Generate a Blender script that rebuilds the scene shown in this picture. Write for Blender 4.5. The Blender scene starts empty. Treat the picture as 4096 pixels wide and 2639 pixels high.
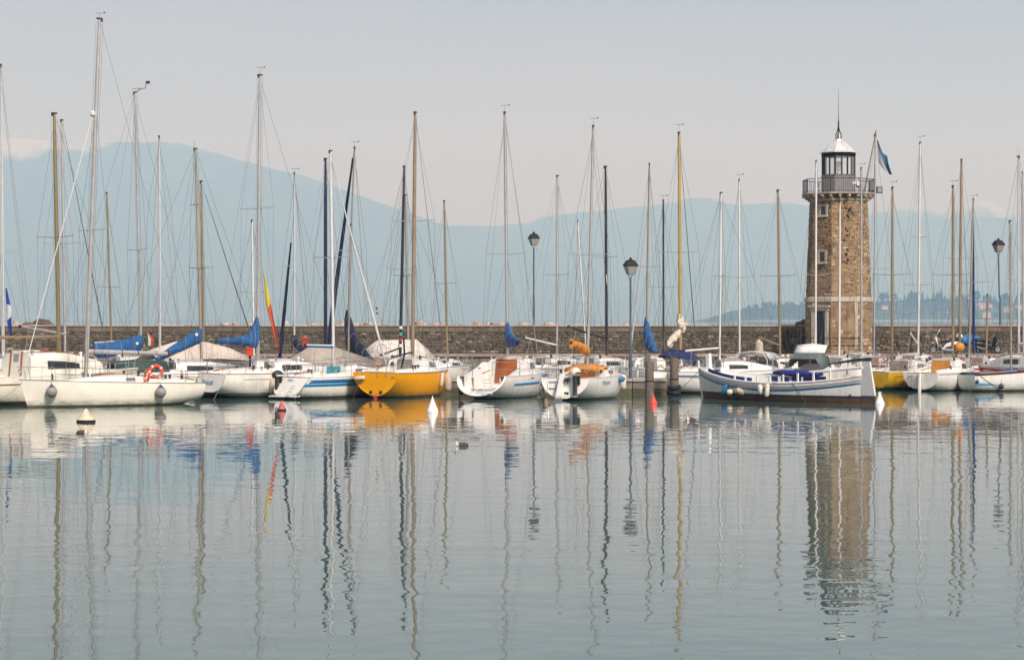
import bpy, math, random
from mathutils import Vector, Matrix, noise as mnoise
R = math.radians
random.seed(7)
S = bpy.context.scene
COL = S.collection

# ------------------------------------------------------------------ camera
H, F, CX, HY = 3.8, 8871.0, 2048.0, 1281.0     # eye height, focal length and horizon of the 4096 px photograph
cam = bpy.data.cameras.new('camera')
cam.sensor_width = 36.0
cam.lens = 36.0 * F / 4096.0
cam.shift_y = -(2639 / 2 - HY) / 4096.0
cam.clip_start, cam.clip_end = 0.5, 90000.0
camo = bpy.data.objects.new('camera', cam)
COL.objects.link(camo)
camo.location = (0, 0, H)
camo.rotation_euler = (R(90), 0, 0)
S.camera = camo

# ------------------------------------------------------------------ world, sun, exposure
SUN_EL, SUN_AZ = R(38), R(152)                 # azimuth clockwise from +Y (straight ahead): over the right shoulder
w = bpy.data.worlds.new('World')
S.world = w
w.use_nodes = True
nt = w.node_tree
nt.nodes.clear()
out = nt.nodes.new('ShaderNodeOutputWorld')
bg = nt.nodes.new('ShaderNodeBackground')
sky = nt.nodes.new('ShaderNodeTexSky')
sky.sky_type = 'NISHITA'
sky.sun_disc = False
sky.sun_elevation, sky.sun_rotation = SUN_EL, SUN_AZ
sky.altitude, sky.air_density, sky.dust_density, sky.ozone_density = 60, 1.0, 8.0, 1.5
hsv = nt.nodes.new('ShaderNodeHueSaturation')
hsv.inputs['Saturation'].default_value = 0.7
veil = nt.nodes.new('ShaderNodeMix'); veil.data_type = 'RGBA'
veil.inputs['Factor'].default_value = 0.64
cl = nt.nodes.new('ShaderNodeTexNoise'); cl.inputs['Scale'].default_value = 3.2; cl.inputs['Detail'].default_value = 6
tc = nt.nodes.new('ShaderNodeTexCoord'); mp = nt.nodes.new('ShaderNodeMapping'); mp.inputs['Scale'].default_value = (1, 1, 5)
ramp = nt.nodes.new('ShaderNodeValToRGB')
ramp.color_ramp.elements[0].position, ramp.color_ramp.elements[1].position = 0.35, 0.7
VEIL_A, VEIL_B = (5.4, 5.25, 6.9, 1), (8.1, 7.3, 8.1, 1)   # thin even overcast, in the units of the sky texture
ramp.color_ramp.elements[0].color = (0, 0, 0, 1); ramp.color_ramp.elements[1].color = (1, 1, 1, 1)
vm = nt.nodes.new('ShaderNodeMix'); vm.data_type = 'RGBA'
vm.inputs['A'].default_value = VEIL_A; vm.inputs['B'].default_value = VEIL_B
L = nt.links.new
L(tc.outputs['Generated'], mp.inputs['Vector']); L(mp.outputs['Vector'], cl.inputs['Vector'])
L(cl.outputs['Fac'], ramp.inputs['Fac']); L(ramp.outputs['Color'], vm.inputs['Factor'])
L(sky.outputs['Color'], hsv.inputs['Color']); L(hsv.outputs['Color'], veil.inputs['A'])
sepz = nt.nodes.new('ShaderNodeSeparateXYZ'); L(tc.outputs['Generated'], sepz.inputs[0])
glow = nt.nodes.new('ShaderNodeMapRange'); glow.interpolation_type = 'SMOOTHSTEP'       # warm murk along the whole horizon
glow.inputs['From Min'].default_value = 0.0; glow.inputs['From Max'].default_value = 0.17
L(sepz.outputs['Z'], glow.inputs['Value'])
low = nt.nodes.new('ShaderNodeMix'); low.data_type = 'RGBA'; low.inputs['A'].default_value = (12.2, 9.2, 7.6, 1)
L(glow.outputs['Result'], low.inputs['Factor']); L(vm.outputs['Result'], low.inputs['B'])
L(low.outputs['Result'], veil.inputs['B']); L(veil.outputs['Result'], bg.inputs['Color'])
bg.inputs['Strength'].default_value = 0.076
L(bg.outputs['Background'], out.inputs['Surface'])

sl = bpy.data.lights.new('sun', 'SUN')
sl.energy, sl.angle, sl.color = 4.5, R(13), (1.0, 0.945, 0.915)
so = bpy.data.objects.new('sun', sl)
COL.objects.link(so)
sd = Vector((math.sin(SUN_AZ) * math.cos(SUN_EL), math.cos(SUN_AZ) * math.cos(SUN_EL), math.sin(SUN_EL)))
so.rotation_euler = sd.to_track_quat('Z', 'Y').to_euler()
so.location = sd * 200

S.view_settings.view_transform = 'Standard'
S.view_settings.look = 'None'
S.view_settings.exposure = 0.0
S.view_settings.gamma = 1.0
S.render.engine = 'CYCLES'
S.cycles.use_denoising = True
S.cycles.max_bounces = 8
S.cycles.diffuse_bounces = 3
S.cycles.glossy_bounces = 4
S.cycles.transparent_max_bounces = 8
S.cycles.volume_bounces = 2
S.cycles.caustics_reflective = False
S.cycles.caustics_refractive = False
# ------------------------------------------------------------------ helpers
def W(px, py, D):
    """photograph pixel at depth D -> world point"""
    return Vector(((px - CX) / F * D, D, H + (HY - py) / F * D))

def tag(o, label=None, cat=None, group=None, kind=None):
    if label: o['label'] = label
    if cat: o['category'] = cat
    if group: o['group'] = group
    if kind: o['kind'] = kind
    return o

def empty(name, loc=(0, 0, 0), rz=0.0):
    o = bpy.data.objects.new(name, None)
    COL.objects.link(o)
    o.location = loc
    o.rotation_euler = (0, 0, rz)
    o.empty_display_size = 0.2
    return o

class MB:
    """collects geometry for ONE mesh object"""
    def __init__(s):
        s.v, s.f = [], []
    def add(s, vs, fs):
        n = len(s.v)
        s.v += [tuple(p) for p in vs]
        s.f += [tuple(i + n for i in f) for f in fs]
        return s
    def box(s, c, d, rz=0.0, top=1.0, m=None):
        x, y, z = d[0] / 2, d[1] / 2, d[2] / 2
        vs = [(-x, -y, -z), (x, -y, -z), (x, y, -z), (-x, y, -z), (-x * top, -y * top, z), (x * top, -y * top, z), (x * top, y * top, z), (-x * top, y * top, z)]
        M = (m if m is not None else Matrix.Rotation(rz, 3, 'Z'))
        return s.add([Vector(c) + M @ Vector(p) for p in vs], [(3, 2, 1, 0), (4, 5, 6, 7), (0, 1, 5, 4), (1, 2, 6, 5), (2, 3, 7, 6), (3, 0, 4, 7)])
    def bbox(s, c, d, b=0.02, rz=0.0):
        """box with chamfered vertical and top edges"""
        x, y, z = d[0] / 2, d[1] / 2, d[2] / 2
        M = Matrix.Rotation(rz, 3, 'Z')
        def ring(k, zz):
            X, Y = x - k, y - k
            bb = min(b, X * 0.4, Y * 0.4)
            return [(-X + bb, -Y, zz), (X - bb, -Y, zz), (X, -Y + bb, zz), (X, Y - bb, zz), (X - bb, Y, zz), (-X + bb, Y, zz), (-X, Y - bb, zz), (-X, -Y + bb, zz)]
        r = [ring(0, -z), ring(0, z - b), ring(b, z)]
        return s.loft([[Vector(c) + M @ Vector(p) for p in q] for q in r])
    def loft(s, rings, closed=True, cap0=True, cap1=True):
        n = len(rings[0])
        vs = [p for r in rings for p in r]
        fs = []
        for i in range(len(rings) - 1):
            for j in range(n if closed else n - 1):
                a, b = i * n + j, i * n + (j + 1) % n
                fs.append((a, b, b + n, a + n))
        if cap0: fs.append(tuple(reversed(range(n))))
        if cap1: fs.append(tuple(range((len(rings) - 1) * n, len(rings) * n)))
        return s.add(vs, fs)
    def tube(s, pts, r, n=6, cap=True, ell=1.0):
        pts = [Vector(p) for p in pts]
        rs = r if isinstance(r, (list, tuple)) else [r] * len(pts)
        rings = []
        t0 = (pts[1] - pts[0]).normalized()
        a = Vector((0, 0, 1)) if abs(t0.z) < 0.9 else Vector((1, 0, 0))
        u = (a - t0 * a.dot(t0)).normalized()
        for i, p in enumerate(pts):
            if i == 0: t = t0
            elif i == len(pts) - 1: t = (pts[i] - pts[i - 1]).normalized()
            else: t = ((pts[i + 1] - p).normalized() + (p - pts[i - 1]).normalized()).normalized()
            u = (u - t * u.dot(t)).normalized()
            w_ = t.cross(u)
            rings.append([p + (u * math.cos(k / n * 2 * math.pi) * ell + w_ * math.sin(k / n * 2 * math.pi)) * rs[i] for k in range(n)])
        return s.loft(rings, cap0=cap, cap1=cap)
    def lathe(s, prof, c=(0, 0, 0), n=20, m=None):
        """prof: (radius, z) from bottom to top"""
        c = Vector(c)
        rings = [[c + (m @ Vector((r * math.cos(k / n * 2 * math.pi), r * math.sin(k / n * 2 * math.pi), z)) if m is not None else Vector((r * math.cos(k / n * 2 * math.pi), r * math.sin(k / n * 2 * math.pi), z))) for k in range(n)] for r, z in prof]
        return s.loft(rings)
    def prism(s, poly, d, o=(0, 0, 0)):
        """poly: points; extruded by vector d"""
        n = len(poly)
        p = [Vector(o) + Vector(q) for q in poly]
        d = Vector(d)
        vs = p + [q + d for q in p]
        fs = [tuple(reversed(range(n))), tuple(range(n, 2 * n))] + [(i, (i + 1) % n, n + (i + 1) % n, n + i) for i in range(n)]
        return s.add(vs, fs)
    def sheet(s, rows):
        n = len(rows[0])
        return s.add([p for r in rows for p in r], [(i * n + j, i * n + j + 1, (i + 1) * n + j + 1, (i + 1) * n + j) for i in range(len(rows) - 1) for j in range(n - 1)])
    def build(s, name, mat, parent=None, smooth=None, solid=None, kind=None, attr=None):
        me = bpy.data.meshes.new(name)
        me.from_pydata(s.v, [], s.f)
        if attr:
            at = me.attributes.new(attr[0], 'FLOAT', 'POINT')
            at.data.foreach_set('value', attr[1])
        me.update()
        import bmesh
        bm = bmesh.new(); bm.from_mesh(me)
        bmesh.ops.recalc_face_normals(bm, faces=bm.faces)
        bm.to_mesh(me); bm.free()
        if smooth is not None:
            me.polygons.foreach_set('use_smooth', [True] * len(me.polygons))
            me.set_sharp_from_angle(angle=R(smooth))
        me.materials.append(mat)
        o = bpy.data.objects.new(name, me)
        COL.objects.link(o)
        if parent is not None: o.parent = parent
        if kind: o['kind'] = kind
        if solid:
            md = o.modifiers.new('thickness', 'SOLIDIFY'); md.thickness = solid; md.offset = 0
        return o

def mesh_obj(name, me, parent=None, loc=(0, 0, 0), rot=(0, 0, 0), sc=(1, 1, 1)):
    o = bpy.data.objects.new(name, me)
    COL.objects.link(o)
    o.location, o.rotation_euler, o.scale = loc, rot, sc
    if parent is not None: o.parent = parent
    return o

def copy_tree(o, parent=None):
    c = o.copy(); COL.objects.link(c); c.parent = parent
    for ch in list(o.children): copy_tree(ch, c)
    return c

def text(name, s, size, mat, parent, M, shear=0.0, ext=0.002, align='CENTER'):
    cu = bpy.data.curves.new(name, 'FONT')
    cu.body, cu.size, cu.shear, cu.extrude = s, size, shear, ext
    cu.align_x, cu.align_y = align, 'CENTER'
    cu.materials.append(mat)
    tmp = bpy.data.objects.new(name, cu)
    COL.objects.link(tmp)
    bpy.context.view_layer.update()
    me = bpy.data.meshes.new_from_object(tmp.evaluated_get(bpy.context.evaluated_depsgraph_get()))
    bpy.data.objects.remove(tmp)
    me.name = name
    o = bpy.data.objects.new(name, me)
    COL.objects.link(o)
    o.parent = parent
    o.matrix_local = M
    return o

def frame(x, y, o):
    """matrix from two axes and an origin"""
    x = Vector(x).normalized(); y = Vector(y); y = (y - x * y.dot(x)).normalized(); z = x.cross(y)
    M = Matrix((x, y, z)).transposed().to_4x4()
    M.translation = o
    return M

# ------------------------------------------------------------------ materials
MATS = {}
def nodes(name):
    m = bpy.data.materials.new(name)
    m.use_nodes = True
    t = m.node_tree
    return m, t, t.nodes['Principled BSDF'], t.nodes.new, t.links.new

def mat(name, col, rough=0.5, var=0.12, scale=6.0, metal=0.0, bump=0.0, streak=0.0, spec=0.5, bands=None, coat=0.0, dirt=(0.16, 0.14, 0.10)):
    """plain material with uneven colour, vertical weather streaks, optional paint bands [(z, colour)] by height on the object"""
    if name in MATS: return MATS[name]
    m, t, b, N, Lk = nodes(name)
    b.inputs['Roughness'].default_value = rough
    b.inputs['Metallic'].default_value = metal
    b.inputs['Specular IOR Level'].default_value = spec
    b.inputs['Coat Weight'].default_value = coat
    tc = N('ShaderNodeTexCoord')
    nz = N('ShaderNodeTexNoise'); nz.inputs['Scale'].default_value = scale; nz.inputs['Detail'].default_value = 5
    Lk(tc.outputs['Object'], nz.inputs['Vector'])
    src = None
    base = N('ShaderNodeRGB'); base.outputs[0].default_value = (*col, 1)
    cur = base.outputs[0]
    if bands:
        sp = N('ShaderNodeSeparateXYZ'); Lk(tc.outputs['Object'], sp.inputs[0])
        for z, c in bands:                      # from high to low: below z the colour is c
            lt = N('ShaderNodeMath'); lt.operation = 'LESS_THAN'; lt.inputs[1].default_value = z
            Lk(sp.outputs['Z'], lt.inputs[0])
            mx = N('ShaderNodeMix'); mx.data_type = 'RGBA'
            Lk(lt.outputs[0], mx.inputs['Factor']); Lk(cur, mx.inputs['A']); mx.inputs['B'].default_value = (*c, 1)
            cur = mx.outputs['Result']
    if bands:                                   # scum and stains creeping up from the water
        n3 = N('ShaderNodeTexNoise'); n3.inputs['Scale'].default_value = 2.2; n3.inputs['Detail'].default_value = 7; n3.inputs['Roughness'].default_value = 0.7
        mp3 = N('ShaderNodeMapping'); mp3.inputs['Scale'].default_value = (1, 1, 2.5); Lk(tc.outputs['Object'], mp3.inputs['Vector']); Lk(mp3.outputs['Vector'], n3.inputs['Vector'])
        zz = N('ShaderNodeMapRange'); zz.inputs['From Min'].default_value = 0.55; zz.inputs['From Max'].default_value = 0.02; Lk(sp.outputs['Z'], zz.inputs['Value'])
        ad = N('ShaderNodeMath'); ad.operation = 'MULTIPLY'; Lk(zz.outputs['Result'], ad.inputs[0]); Lk(n3.outputs['Fac'], ad.inputs[1])
        sm = N('ShaderNodeMapRange'); sm.inputs['From Min'].default_value = 0.22; sm.inputs['From Max'].default_value = 0.52; sm.inputs['To Max'].default_value = 0.75; Lk(ad.outputs[0], sm.inputs['Value'])
        sx = N('ShaderNodeMix'); sx.data_type = 'RGBA'; Lk(sm.outputs['Result'], sx.inputs['Factor']); Lk(cur, sx.inputs['A']); sx.inputs['B'].default_value = (0.13, 0.115, 0.06, 1)
        cur = sx.outputs['Result']
    mr = N('ShaderNodeMapRange'); mr.inputs['From Min'].default_value = 0.3; mr.inputs['From Max'].default_value = 0.7
    mr.inputs['To Min'].default_value = 1 - var; mr.inputs['To Max'].default_value = 1 + var
    Lk(nz.outputs['Fac'], mr.inputs['Value'])
    mu = N('ShaderNodeMix'); mu.data_type = 'RGBA'; mu.blend_type = 'MULTIPLY'; mu.inputs['Factor'].default_value = 1
    Lk(cur, mu.inputs['A']); Lk(mr.outputs['Result'], mu.inputs['B'])
    cur = mu.outputs['Result']
    if streak:
        mp = N('ShaderNodeMapping'); mp.inputs['Scale'].default_value = (9, 9, 0.7)
        n2 = N('ShaderNodeTexNoise'); n2.inputs['Scale'].default_value = 1.0; n2.inputs['Detail'].default_value = 3
        Lk(tc.outputs['Object'], mp.inputs['Vector']); Lk(mp.outputs['Vector'], n2.inputs['Vector'])
        r2 = N('ShaderNodeMapRange'); r2.inputs['From Min'].default_value = 0.5; r2.inputs['From Max'].default_value = 0.78
        r2.inputs['To Min'].default_value = 0; r2.inputs['To Max'].default_value = streak
        Lk(n2.outputs['Fac'], r2.inputs['Value'])
        m2 = N('ShaderNodeMix'); m2.data_type = 'RGBA'
        Lk(r2.outputs['Result'], m2.inputs['Factor']); Lk(cur, m2.inputs['A']); m2.inputs['B'].default_value = (*dirt, 1)
        cur = m2.outputs['Result']
    Lk(cur, b.inputs['Base Color'])
    if bump:
        bp = N('ShaderNodeBump'); bp.inputs['Strength'].default_value = 0.6; bp.inputs['Distance'].default_value = bump
        Lk(nz.outputs['Fac'], bp.inputs['Height']); Lk(bp.outputs['Normal'], b.inputs['Normal'])
    MATS[name] = m
    return m

def stone_mat(name, stops, rough=0.9, bump=0.02, scale=9.0, moss=0.25, mosscol=(0.06, 0.065, 0.04)):
    """masonry: each piece carries its own value 'tint'"""
    m, t, b, N, Lk = nodes(name)
    b.inputs['Roughness'].default_value = rough
    b.inputs['Specular IOR Level'].default_value = 0.25
    at = N('ShaderNodeAttribute'); at.attribute_name = 'tint'
    rp = N('ShaderNodeValToRGB')
    el = rp.color_ramp.elements
    while len(el) < len(stops): el.new(0.5)
    for e, (p, c) in zip(el, stops): e.position = p; e.color = (*c, 1)
    Lk(at.outputs['Fac'], rp.inputs['Fac'])
    ge = N('ShaderNodeNewGeometry')
    nz = N('ShaderNodeTexNoise'); nz.inputs['Scale'].default_value = scale; nz.inputs['Detail'].default_value = 6
    Lk(ge.outputs['Position'], nz.inputs['Vector'])
    mr = N('ShaderNodeMapRange'); mr.inputs['From Min'].default_value = 0.25; mr.inputs['From Max'].default_value = 0.75; mr.inputs['To Min'].default_value = 0.62; mr.inputs['To Max'].default_value = 1.3
    Lk(nz.outputs['Fac'], mr.inputs['Value'])
    mu = N('ShaderNodeMix'); mu.data_type = 'RGBA'; mu.blend_type = 'MULTIPLY'; mu.inputs['Factor'].default_value = 1
    Lk(rp.outputs['Color'], mu.inputs['A']); Lk(mr.outputs['Result'], mu.inputs['B'])
    n2 = N('ShaderNodeTexNoise'); n2.inputs['Scale'].default_value = 0.55; n2.inputs['Detail'].default_value = 7; n2.inputs['Roughness'].default_value = 0.65
    Lk(ge.outputs['Position'], n2.inputs['Vector'])
    r2 = N('ShaderNodeMapRange'); r2.inputs['From Min'].default_value = 0.42; r2.inputs['From Max'].default_value = 0.68; r2.inputs['To Max'].default_value = moss
    Lk(n2.outputs['Fac'], r2.inputs['Value'])
    mm = N('ShaderNodeMix'); mm.data_type = 'RGBA'
    Lk(r2.outputs['Result'], mm.inputs['Factor']); Lk(mu.outputs['Result'], mm.inputs['A']); mm.inputs['B'].default_value = (*mosscol, 1)
    Lk(mm.outputs['Result'], b.inputs['Base Color'])
    bp = N('ShaderNodeBump'); bp.inputs['Distance'].default_value = bump; bp.inputs['Strength'].default_value = 0.8
    Lk(nz.outputs['Fac'], bp.inputs['Height']); Lk(bp.outputs['Normal'], b.inputs['Normal'])
    return m
# ------------------------------------------------------------------ water
def water_mat():
    m, t, b, N, Lk = nodes('lake_water')
    b.inputs['Base Color'].default_value = (0.072, 0.118, 0.108, 1)
    b.inputs['Roughness'].default_value = 0.015
    b.inputs['IOR'].default_value = 1.333
    ge = N('ShaderNodeNewGeometry')
    def nz(sc, det, stretch=(1, 1, 1), rough=0.5):
        mp = N('ShaderNodeMapping'); mp.inputs['Scale'].default_value = stretch
        Lk(ge.outputs['Position'], mp.inputs['Vector'])
        n = N('ShaderNodeTexNoise'); n.inputs['Scale'].default_value = sc; n.inputs['Detail'].default_value = det; n.inputs['Roughness'].default_value = rough
        Lk(mp.outputs['Vector'], n.inputs['Vector'])
        return n.outputs['Fac']
    def mul(a, v):
        q = N('ShaderNodeMath'); q.operation = 'MULTIPLY'; Lk(a, q.inputs[0])
        if isinstance(v, float): q.inputs[1].default_value = v
        else: Lk(v, q.inputs[1])
        return q.outputs[0]
    def add(a, c):
        q = N('ShaderNodeMath'); q.operation = 'ADD'; Lk(a, q.inputs[0]); Lk(c, q.inputs[1]); return q.outputs[0]
    small = mul(nz(1.7, 1.2, (0.95, 1.0, 1), 0.4), 0.0078)
    mid = mul(nz(0.5, 1.5, (0.9, 1.0, 1)), 0.018)
    # patches of breeze: calm streaks and ruffled ones
    pr = N('ShaderNodeMapRange'); pr.inputs['From Min'].default_value = 0.38; pr.inputs['From Max'].default_value = 0.68
    pr.inputs['To Min'].default_value = 0.25; pr.inputs['To Max'].default_value = 1.35
    Lk(nz(0.05, 5, (0.4, 1.0, 1)), pr.inputs['Value'])
    h = mul(add(small, mid), pr.outputs['Result'])
    bp = N('ShaderNodeBump'); bp.inputs['Strength'].default_value = 1.0; bp.inputs['Distance'].default_value = 1.0
    Lk(h, bp.inputs['Height']); Lk(bp.outputs['Normal'], b.inputs['Normal'])
    return m

mb = MB()
ys = [-300, 0, 20, 60, 120, 200, 400, 1000, 3000, 8000, 7000, 14000, 26300]
mb.sheet([[(x, y, 0) for x in (-13000, -6000, -3000, -800, -200, 0, 200, 800, 3000, 6000, 13000)] for y in ys])
tag(mb.build('lake_water', water_mat()), kind='structure')

# ------------------------------------------------------------------ mountains beyond the lake
def mountain_mat(name, sl0):
    m, t, b, N, Lk = nodes(name)
    b.inputs['Roughness'].default_value = 1.0; b.inputs['Specular IOR Level'].default_value = 0.0
    ge = N('ShaderNodeNewGeometry'); at = N('ShaderNodeAttribute'); at.attribute_name = 'snow'
    n1 = N('ShaderNodeTexNoise'); n1.inputs['Scale'].default_value = 0.0042; n1.inputs['Detail'].default_value = 9; n1.inputs['Roughness'].default_value = 0.62
    Lk(ge.outputs['Position'], n1.inputs['Vector'])
    rp = N('ShaderNodeValToRGB'); e = rp.color_ramp.elements
    e[0].position, e[0].color = 0.35, (0.025, 0.038, 0.024, 1); e[1].position, e[1].color = 0.7, (0.085, 0.09, 0.07, 1)
    Lk(n1.outputs['Fac'], rp.inputs['Fac'])
    a = N('ShaderNodeMath'); a.operation = 'MULTIPLY_ADD'; a.inputs[1].default_value = 560.0; a.inputs[2].default_value = -290.0
    Lk(n1.outputs['Fac'], a.inputs[0])
    s = N('ShaderNodeMath'); s.operation = 'ADD'; Lk(a.outputs[0], s.inputs[0]); Lk(at.outputs['Fac'], s.inputs[1])
    mr = N('ShaderNodeMapRange'); mr.inputs['From Min'].default_value = -15; mr.inputs['From Max'].default_value = 110; mr.inputs['To Max'].default_value = 0.5
    Lk(s.outputs[0], mr.inputs['Value'])
    mx = N('ShaderNodeMix'); mx.data_type = 'RGBA'; Lk(mr.outputs['Result'], mx.inputs['Factor']); Lk(rp.outputs['Color'], mx.inputs['A'])
    mx.inputs['B'].default_value = (0.80, 0.80, 0.86, 1)
    Lk(mx.outputs['Result'], b.inputs['Base Color'])
    return m

def interp(tab, x):
    if x <= tab[0][0]: return tab[0][1]
    for (a, p), (c, q) in zip(tab, tab[1:]):
        if x <= c: return p + (q - p) * (x - a) / (c - a)
    return tab[-1][1]

def range_mesh(name, ridge, D, depth, snow, seed, kind='structure'):
    nx, ny = 320, 26
    vs, sn = [], []
    for j in range(ny + 1):
        v = j / ny                              # 0 foot, 0.72 ridge, 1 behind
        for i in range(nx + 1):
            px = -900 + i * (4096 + 1800) / nx
            X = (px - CX) / F * D
            Y = D - depth * (0.72 - v)
            rz = max((HY - interp(ridge, px)) / F * D + H, 0.0)
            g = (v / 0.72) ** 1.15 if v < 0.72 else 1 - ((v - 0.72) / 0.28) ** 1.3
            p = Vector((X * 0.00064, Y * 0.00064, seed))
            sp = abs(mnoise.noise(Vector((X * 0.00088, seed * 3.1, 0)) + Vector((Y * 0.00024, 0, 0))))
            fr = mnoise.fractal(p, 0.9, 2.1, 6)
            z = rz * g * (1 - 0.30 * sp * (1 - abs(g * 2 - 1))) + fr * 62 * min(1, 2.2 * (1 - g) + 0.12) * (1 if rz > 100 else rz / 100)
            vs.append((X, Y, max(z, -6) if 0 < j < ny else -6))
            sn.append(z - ((HY - interp(snow, px)) / F * D + H) if snow else -999.0)
    m = MB()
    n = nx + 1
    m.add(vs, [(j * n + i, j * n + i + 1, (j + 1) * n + i + 1, (j + 1) * n + i) for j in range(ny) for i in range(nx)])
    o = m.build(name, mountain_mat(name + '_ground', 0), smooth=60, attr=('snow', sn))
    return tag(o, kind='structure')

RIDGE1 = [(-900, 520), (-400, 528), (0, 540), (150, 546), (260, 566), (330, 574), (400, 562), (480, 556), (570, 560), (650, 557), (720, 562), (800, 583), (900, 612), (960, 632), (1000, 637),
          (1040, 655), (1100, 668), (1200, 688), (1300, 722), (1400, 762), (1500, 797), (1600, 832), (1700, 868), (1760, 888), (1840, 903), (1950, 925), (2150, 990), (2400, 1100), (2700, 1230), (3000, 1281), (5000, 1281)]
SNOW1 = [(-900, 640), (0, 640), (150, 648), (330, 628), (400, 604), (500, 590), (600, 576), (700, 572), (800, 575), (1000, 560), (5000, 400)]
RIDGE2 = [(-900, 1281), (600, 1281), (1100, 1120), (1500, 960), (1700, 905), (1840, 897), (1980, 900), (2060, 892), (2130, 886), (2155, 866), (2200, 858), (2250, 851), (2330, 838), (2420, 832), (2510, 820), (2600, 815), (2700, 800),
          (2760, 786), (2800, 781), (2840, 786), (2900, 806), (2950, 815), (3050, 808), (3150, 805), (3240, 818), (3350, 842), (3480, 852), (3560, 862), (3640, 858), (3700, 862), (3800, 868), (3900, 866), (4000, 862), (4096, 866), (5000, 900)]
RIDGE3 = [(-900, 1281), (2600, 1281), (3000, 1000), (3300, 850), (3450, 846), (3540, 835), (3600, 812), (3660, 822), (3760, 848), (3830, 826), (3900, 800), (3935, 790), (3990, 812), (4050, 838), (4096, 842), (5000, 860)]
SNOW3 = [(-900, 870), (5000, 862)]
range_mesh('mountain', RIDGE1, 20000, 3000, SNOW1, 1.3)
range_mesh('mountain', RIDGE2, 21500, 2800, None, 5.7)
range_mesh('mountain', RIDGE3, 24500, 2600, SNOW3, 9.1)

# ------------------------------------------------------------------ the air: one box of thin blue haze round everything
def haze():
    m = bpy.data.materials.new('haze_air')
    m.use_nodes = True
    t = m.node_tree
    t.nodes.clear()
    o = t.nodes.new('ShaderNodeOutputMaterial'); v = t.nodes.new('ShaderNodeVolumePrincipled')
    v.inputs['Density'].default_value = HAZE_D
    v.inputs['Color'].default_value = (*HAZE_C, 1)
    v.inputs['Absorption Color'].default_value = (1, 1, 1, 1)
    v.inputs['Anisotropy'].default_value = 0.0
    v.inputs['Density Attribute'].default_value = ''
    v.inputs['Temperature Attribute'].default_value = ''
    v.inputs['Color Attribute'].default_value = ''
    t.links.new(v.outputs['Volume'], o.inputs['Volume'])
    m.cycles.homogeneous_volume = True
    mb = MB()
    mb.box((0, 12700, 1059), (27000, 27600, 2120))
    h = mb.build('haze', m)
    return tag(h, 'pale blue haze in the air over the lake', 'haze', kind='stuff')
HAZE_D, HAZE_C = 1.36e-4, (0.37, 0.66, 1.0)
haze()
# ------------------------------------------------------------------ shared materials
WHITE = (0.80, 0.79, 0.75)
M_white = mat('gelcoat_white', WHITE, 0.28, 0.05, 3, streak=0.10, coat=0.3)
M_cream = mat('gelcoat_cream', (0.80, 0.77, 0.67), 0.28, 0.05, 3, streak=0.12, coat=0.3)
M_deck = mat('deck_grey_white', (0.55, 0.54, 0.51), 0.55, 0.08, 5, streak=0.08)
M_alu = mat('mast_aluminium', (0.46, 0.46, 0.455), 0.38, 0.12, 3, metal=0.35, streak=0.2)
M_whitealu = mat('mast_white', (0.66, 0.66, 0.655), 0.4, 0.06, 3, streak=0.15)
M_gold = mat('mast_gold_anodised', (0.29, 0.225, 0.115), 0.42, 0.12, 3, metal=0.3, streak=0.2)
M_ochre = mat('mast_ochre', (0.46, 0.31, 0.09), 0.42, 0.12, 3, metal=0.2, streak=0.2)
M_brownmast = mat('mast_brown', (0.27, 0.20, 0.13), 0.5, 0.15, 3, streak=0.2)
M_greygold = mat('mast_champagne', (0.36, 0.32, 0.25), 0.42, 0.12, 3, metal=0.3, streak=0.2)
M_black = mat('mast_black', (0.018, 0.02, 0.026), 0.45, 0.15, 3)
M_steel = mat('steel_tube', (0.48, 0.48, 0.48), 0.3, 0.12, 20, metal=0.7)
M_wire = mat('rigging_wire', (0.13, 0.13, 0.13), 0.5, 0.2, 20, metal=0.3)
M_dark = mat('dark_fitting', (0.03, 0.03, 0.032), 0.5, 0.3, 20)
M_glass = mat('smoked_window', (0.02, 0.025, 0.028), 0.08, 0.2, 6, spec=0.6)
M_glassg = mat('grey_window', (0.16, 0.15, 0.18), 0.1, 0.15, 6)
M_wood = mat('varnished_wood', (0.30, 0.10, 0.035), 0.4, 0.25, 14, streak=0.2)
M_teak = mat('teak_brown', (0.17, 0.075, 0.035), 0.5, 0.25, 14)
M_washgrey = mat('grey_brown_board', (0.24, 0.20, 0.165), 0.5, 0.2, 9, streak=0.3)
M_navy = mat('navy_canvas', (0.012, 0.018, 0.055), 0.85, 0.4, 3, bump=0.12)
M_blue = mat('blue_canvas', (0.012, 0.085, 0.24), 0.85, 0.4, 3, bump=0.16, streak=0.12, dirt=(0.05, 0.16, 0.36))
M_blue2 = mat('royal_blue_canvas', (0.018, 0.026, 0.19), 0.8, 0.25, 4, bump=0.05)
M_teal = mat('turquoise_board', (0.06, 0.36, 0.42), 0.5, 0.15, 5, streak=0.25)
M_orange = mat('orange_canvas', (0.62, 0.24, 0.03), 0.8, 0.2, 4, bump=0.04, streak=0.15)
M_green = mat('dark_green_tarp', (0.025, 0.06, 0.05), 0.7, 0.3, 4, bump=0.05)
M_beige = mat('beige_canvas', (0.60, 0.52, 0.46), 0.85, 0.12, 4, bump=0.03, streak=0.15)
M_taupe = mat('grey_tarp', (0.36, 0.32, 0.27), 0.85, 0.12, 4, bump=0.03, streak=0.15)
M_sail = mat('bundled_sailcloth', (0.62, 0.56, 0.47), 0.85, 0.15, 6, bump=0.05)
M_rope = mat('rope', (0.30, 0.27, 0.22), 0.9, 0.25, 30)
M_drope = mat('dark_rope', (0.05, 0.05, 0.05), 0.9, 0.25, 30)
M_red = mat('red_paint', (0.52, 0.035, 0.02), 0.5, 0.15, 8, streak=0.2)
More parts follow.
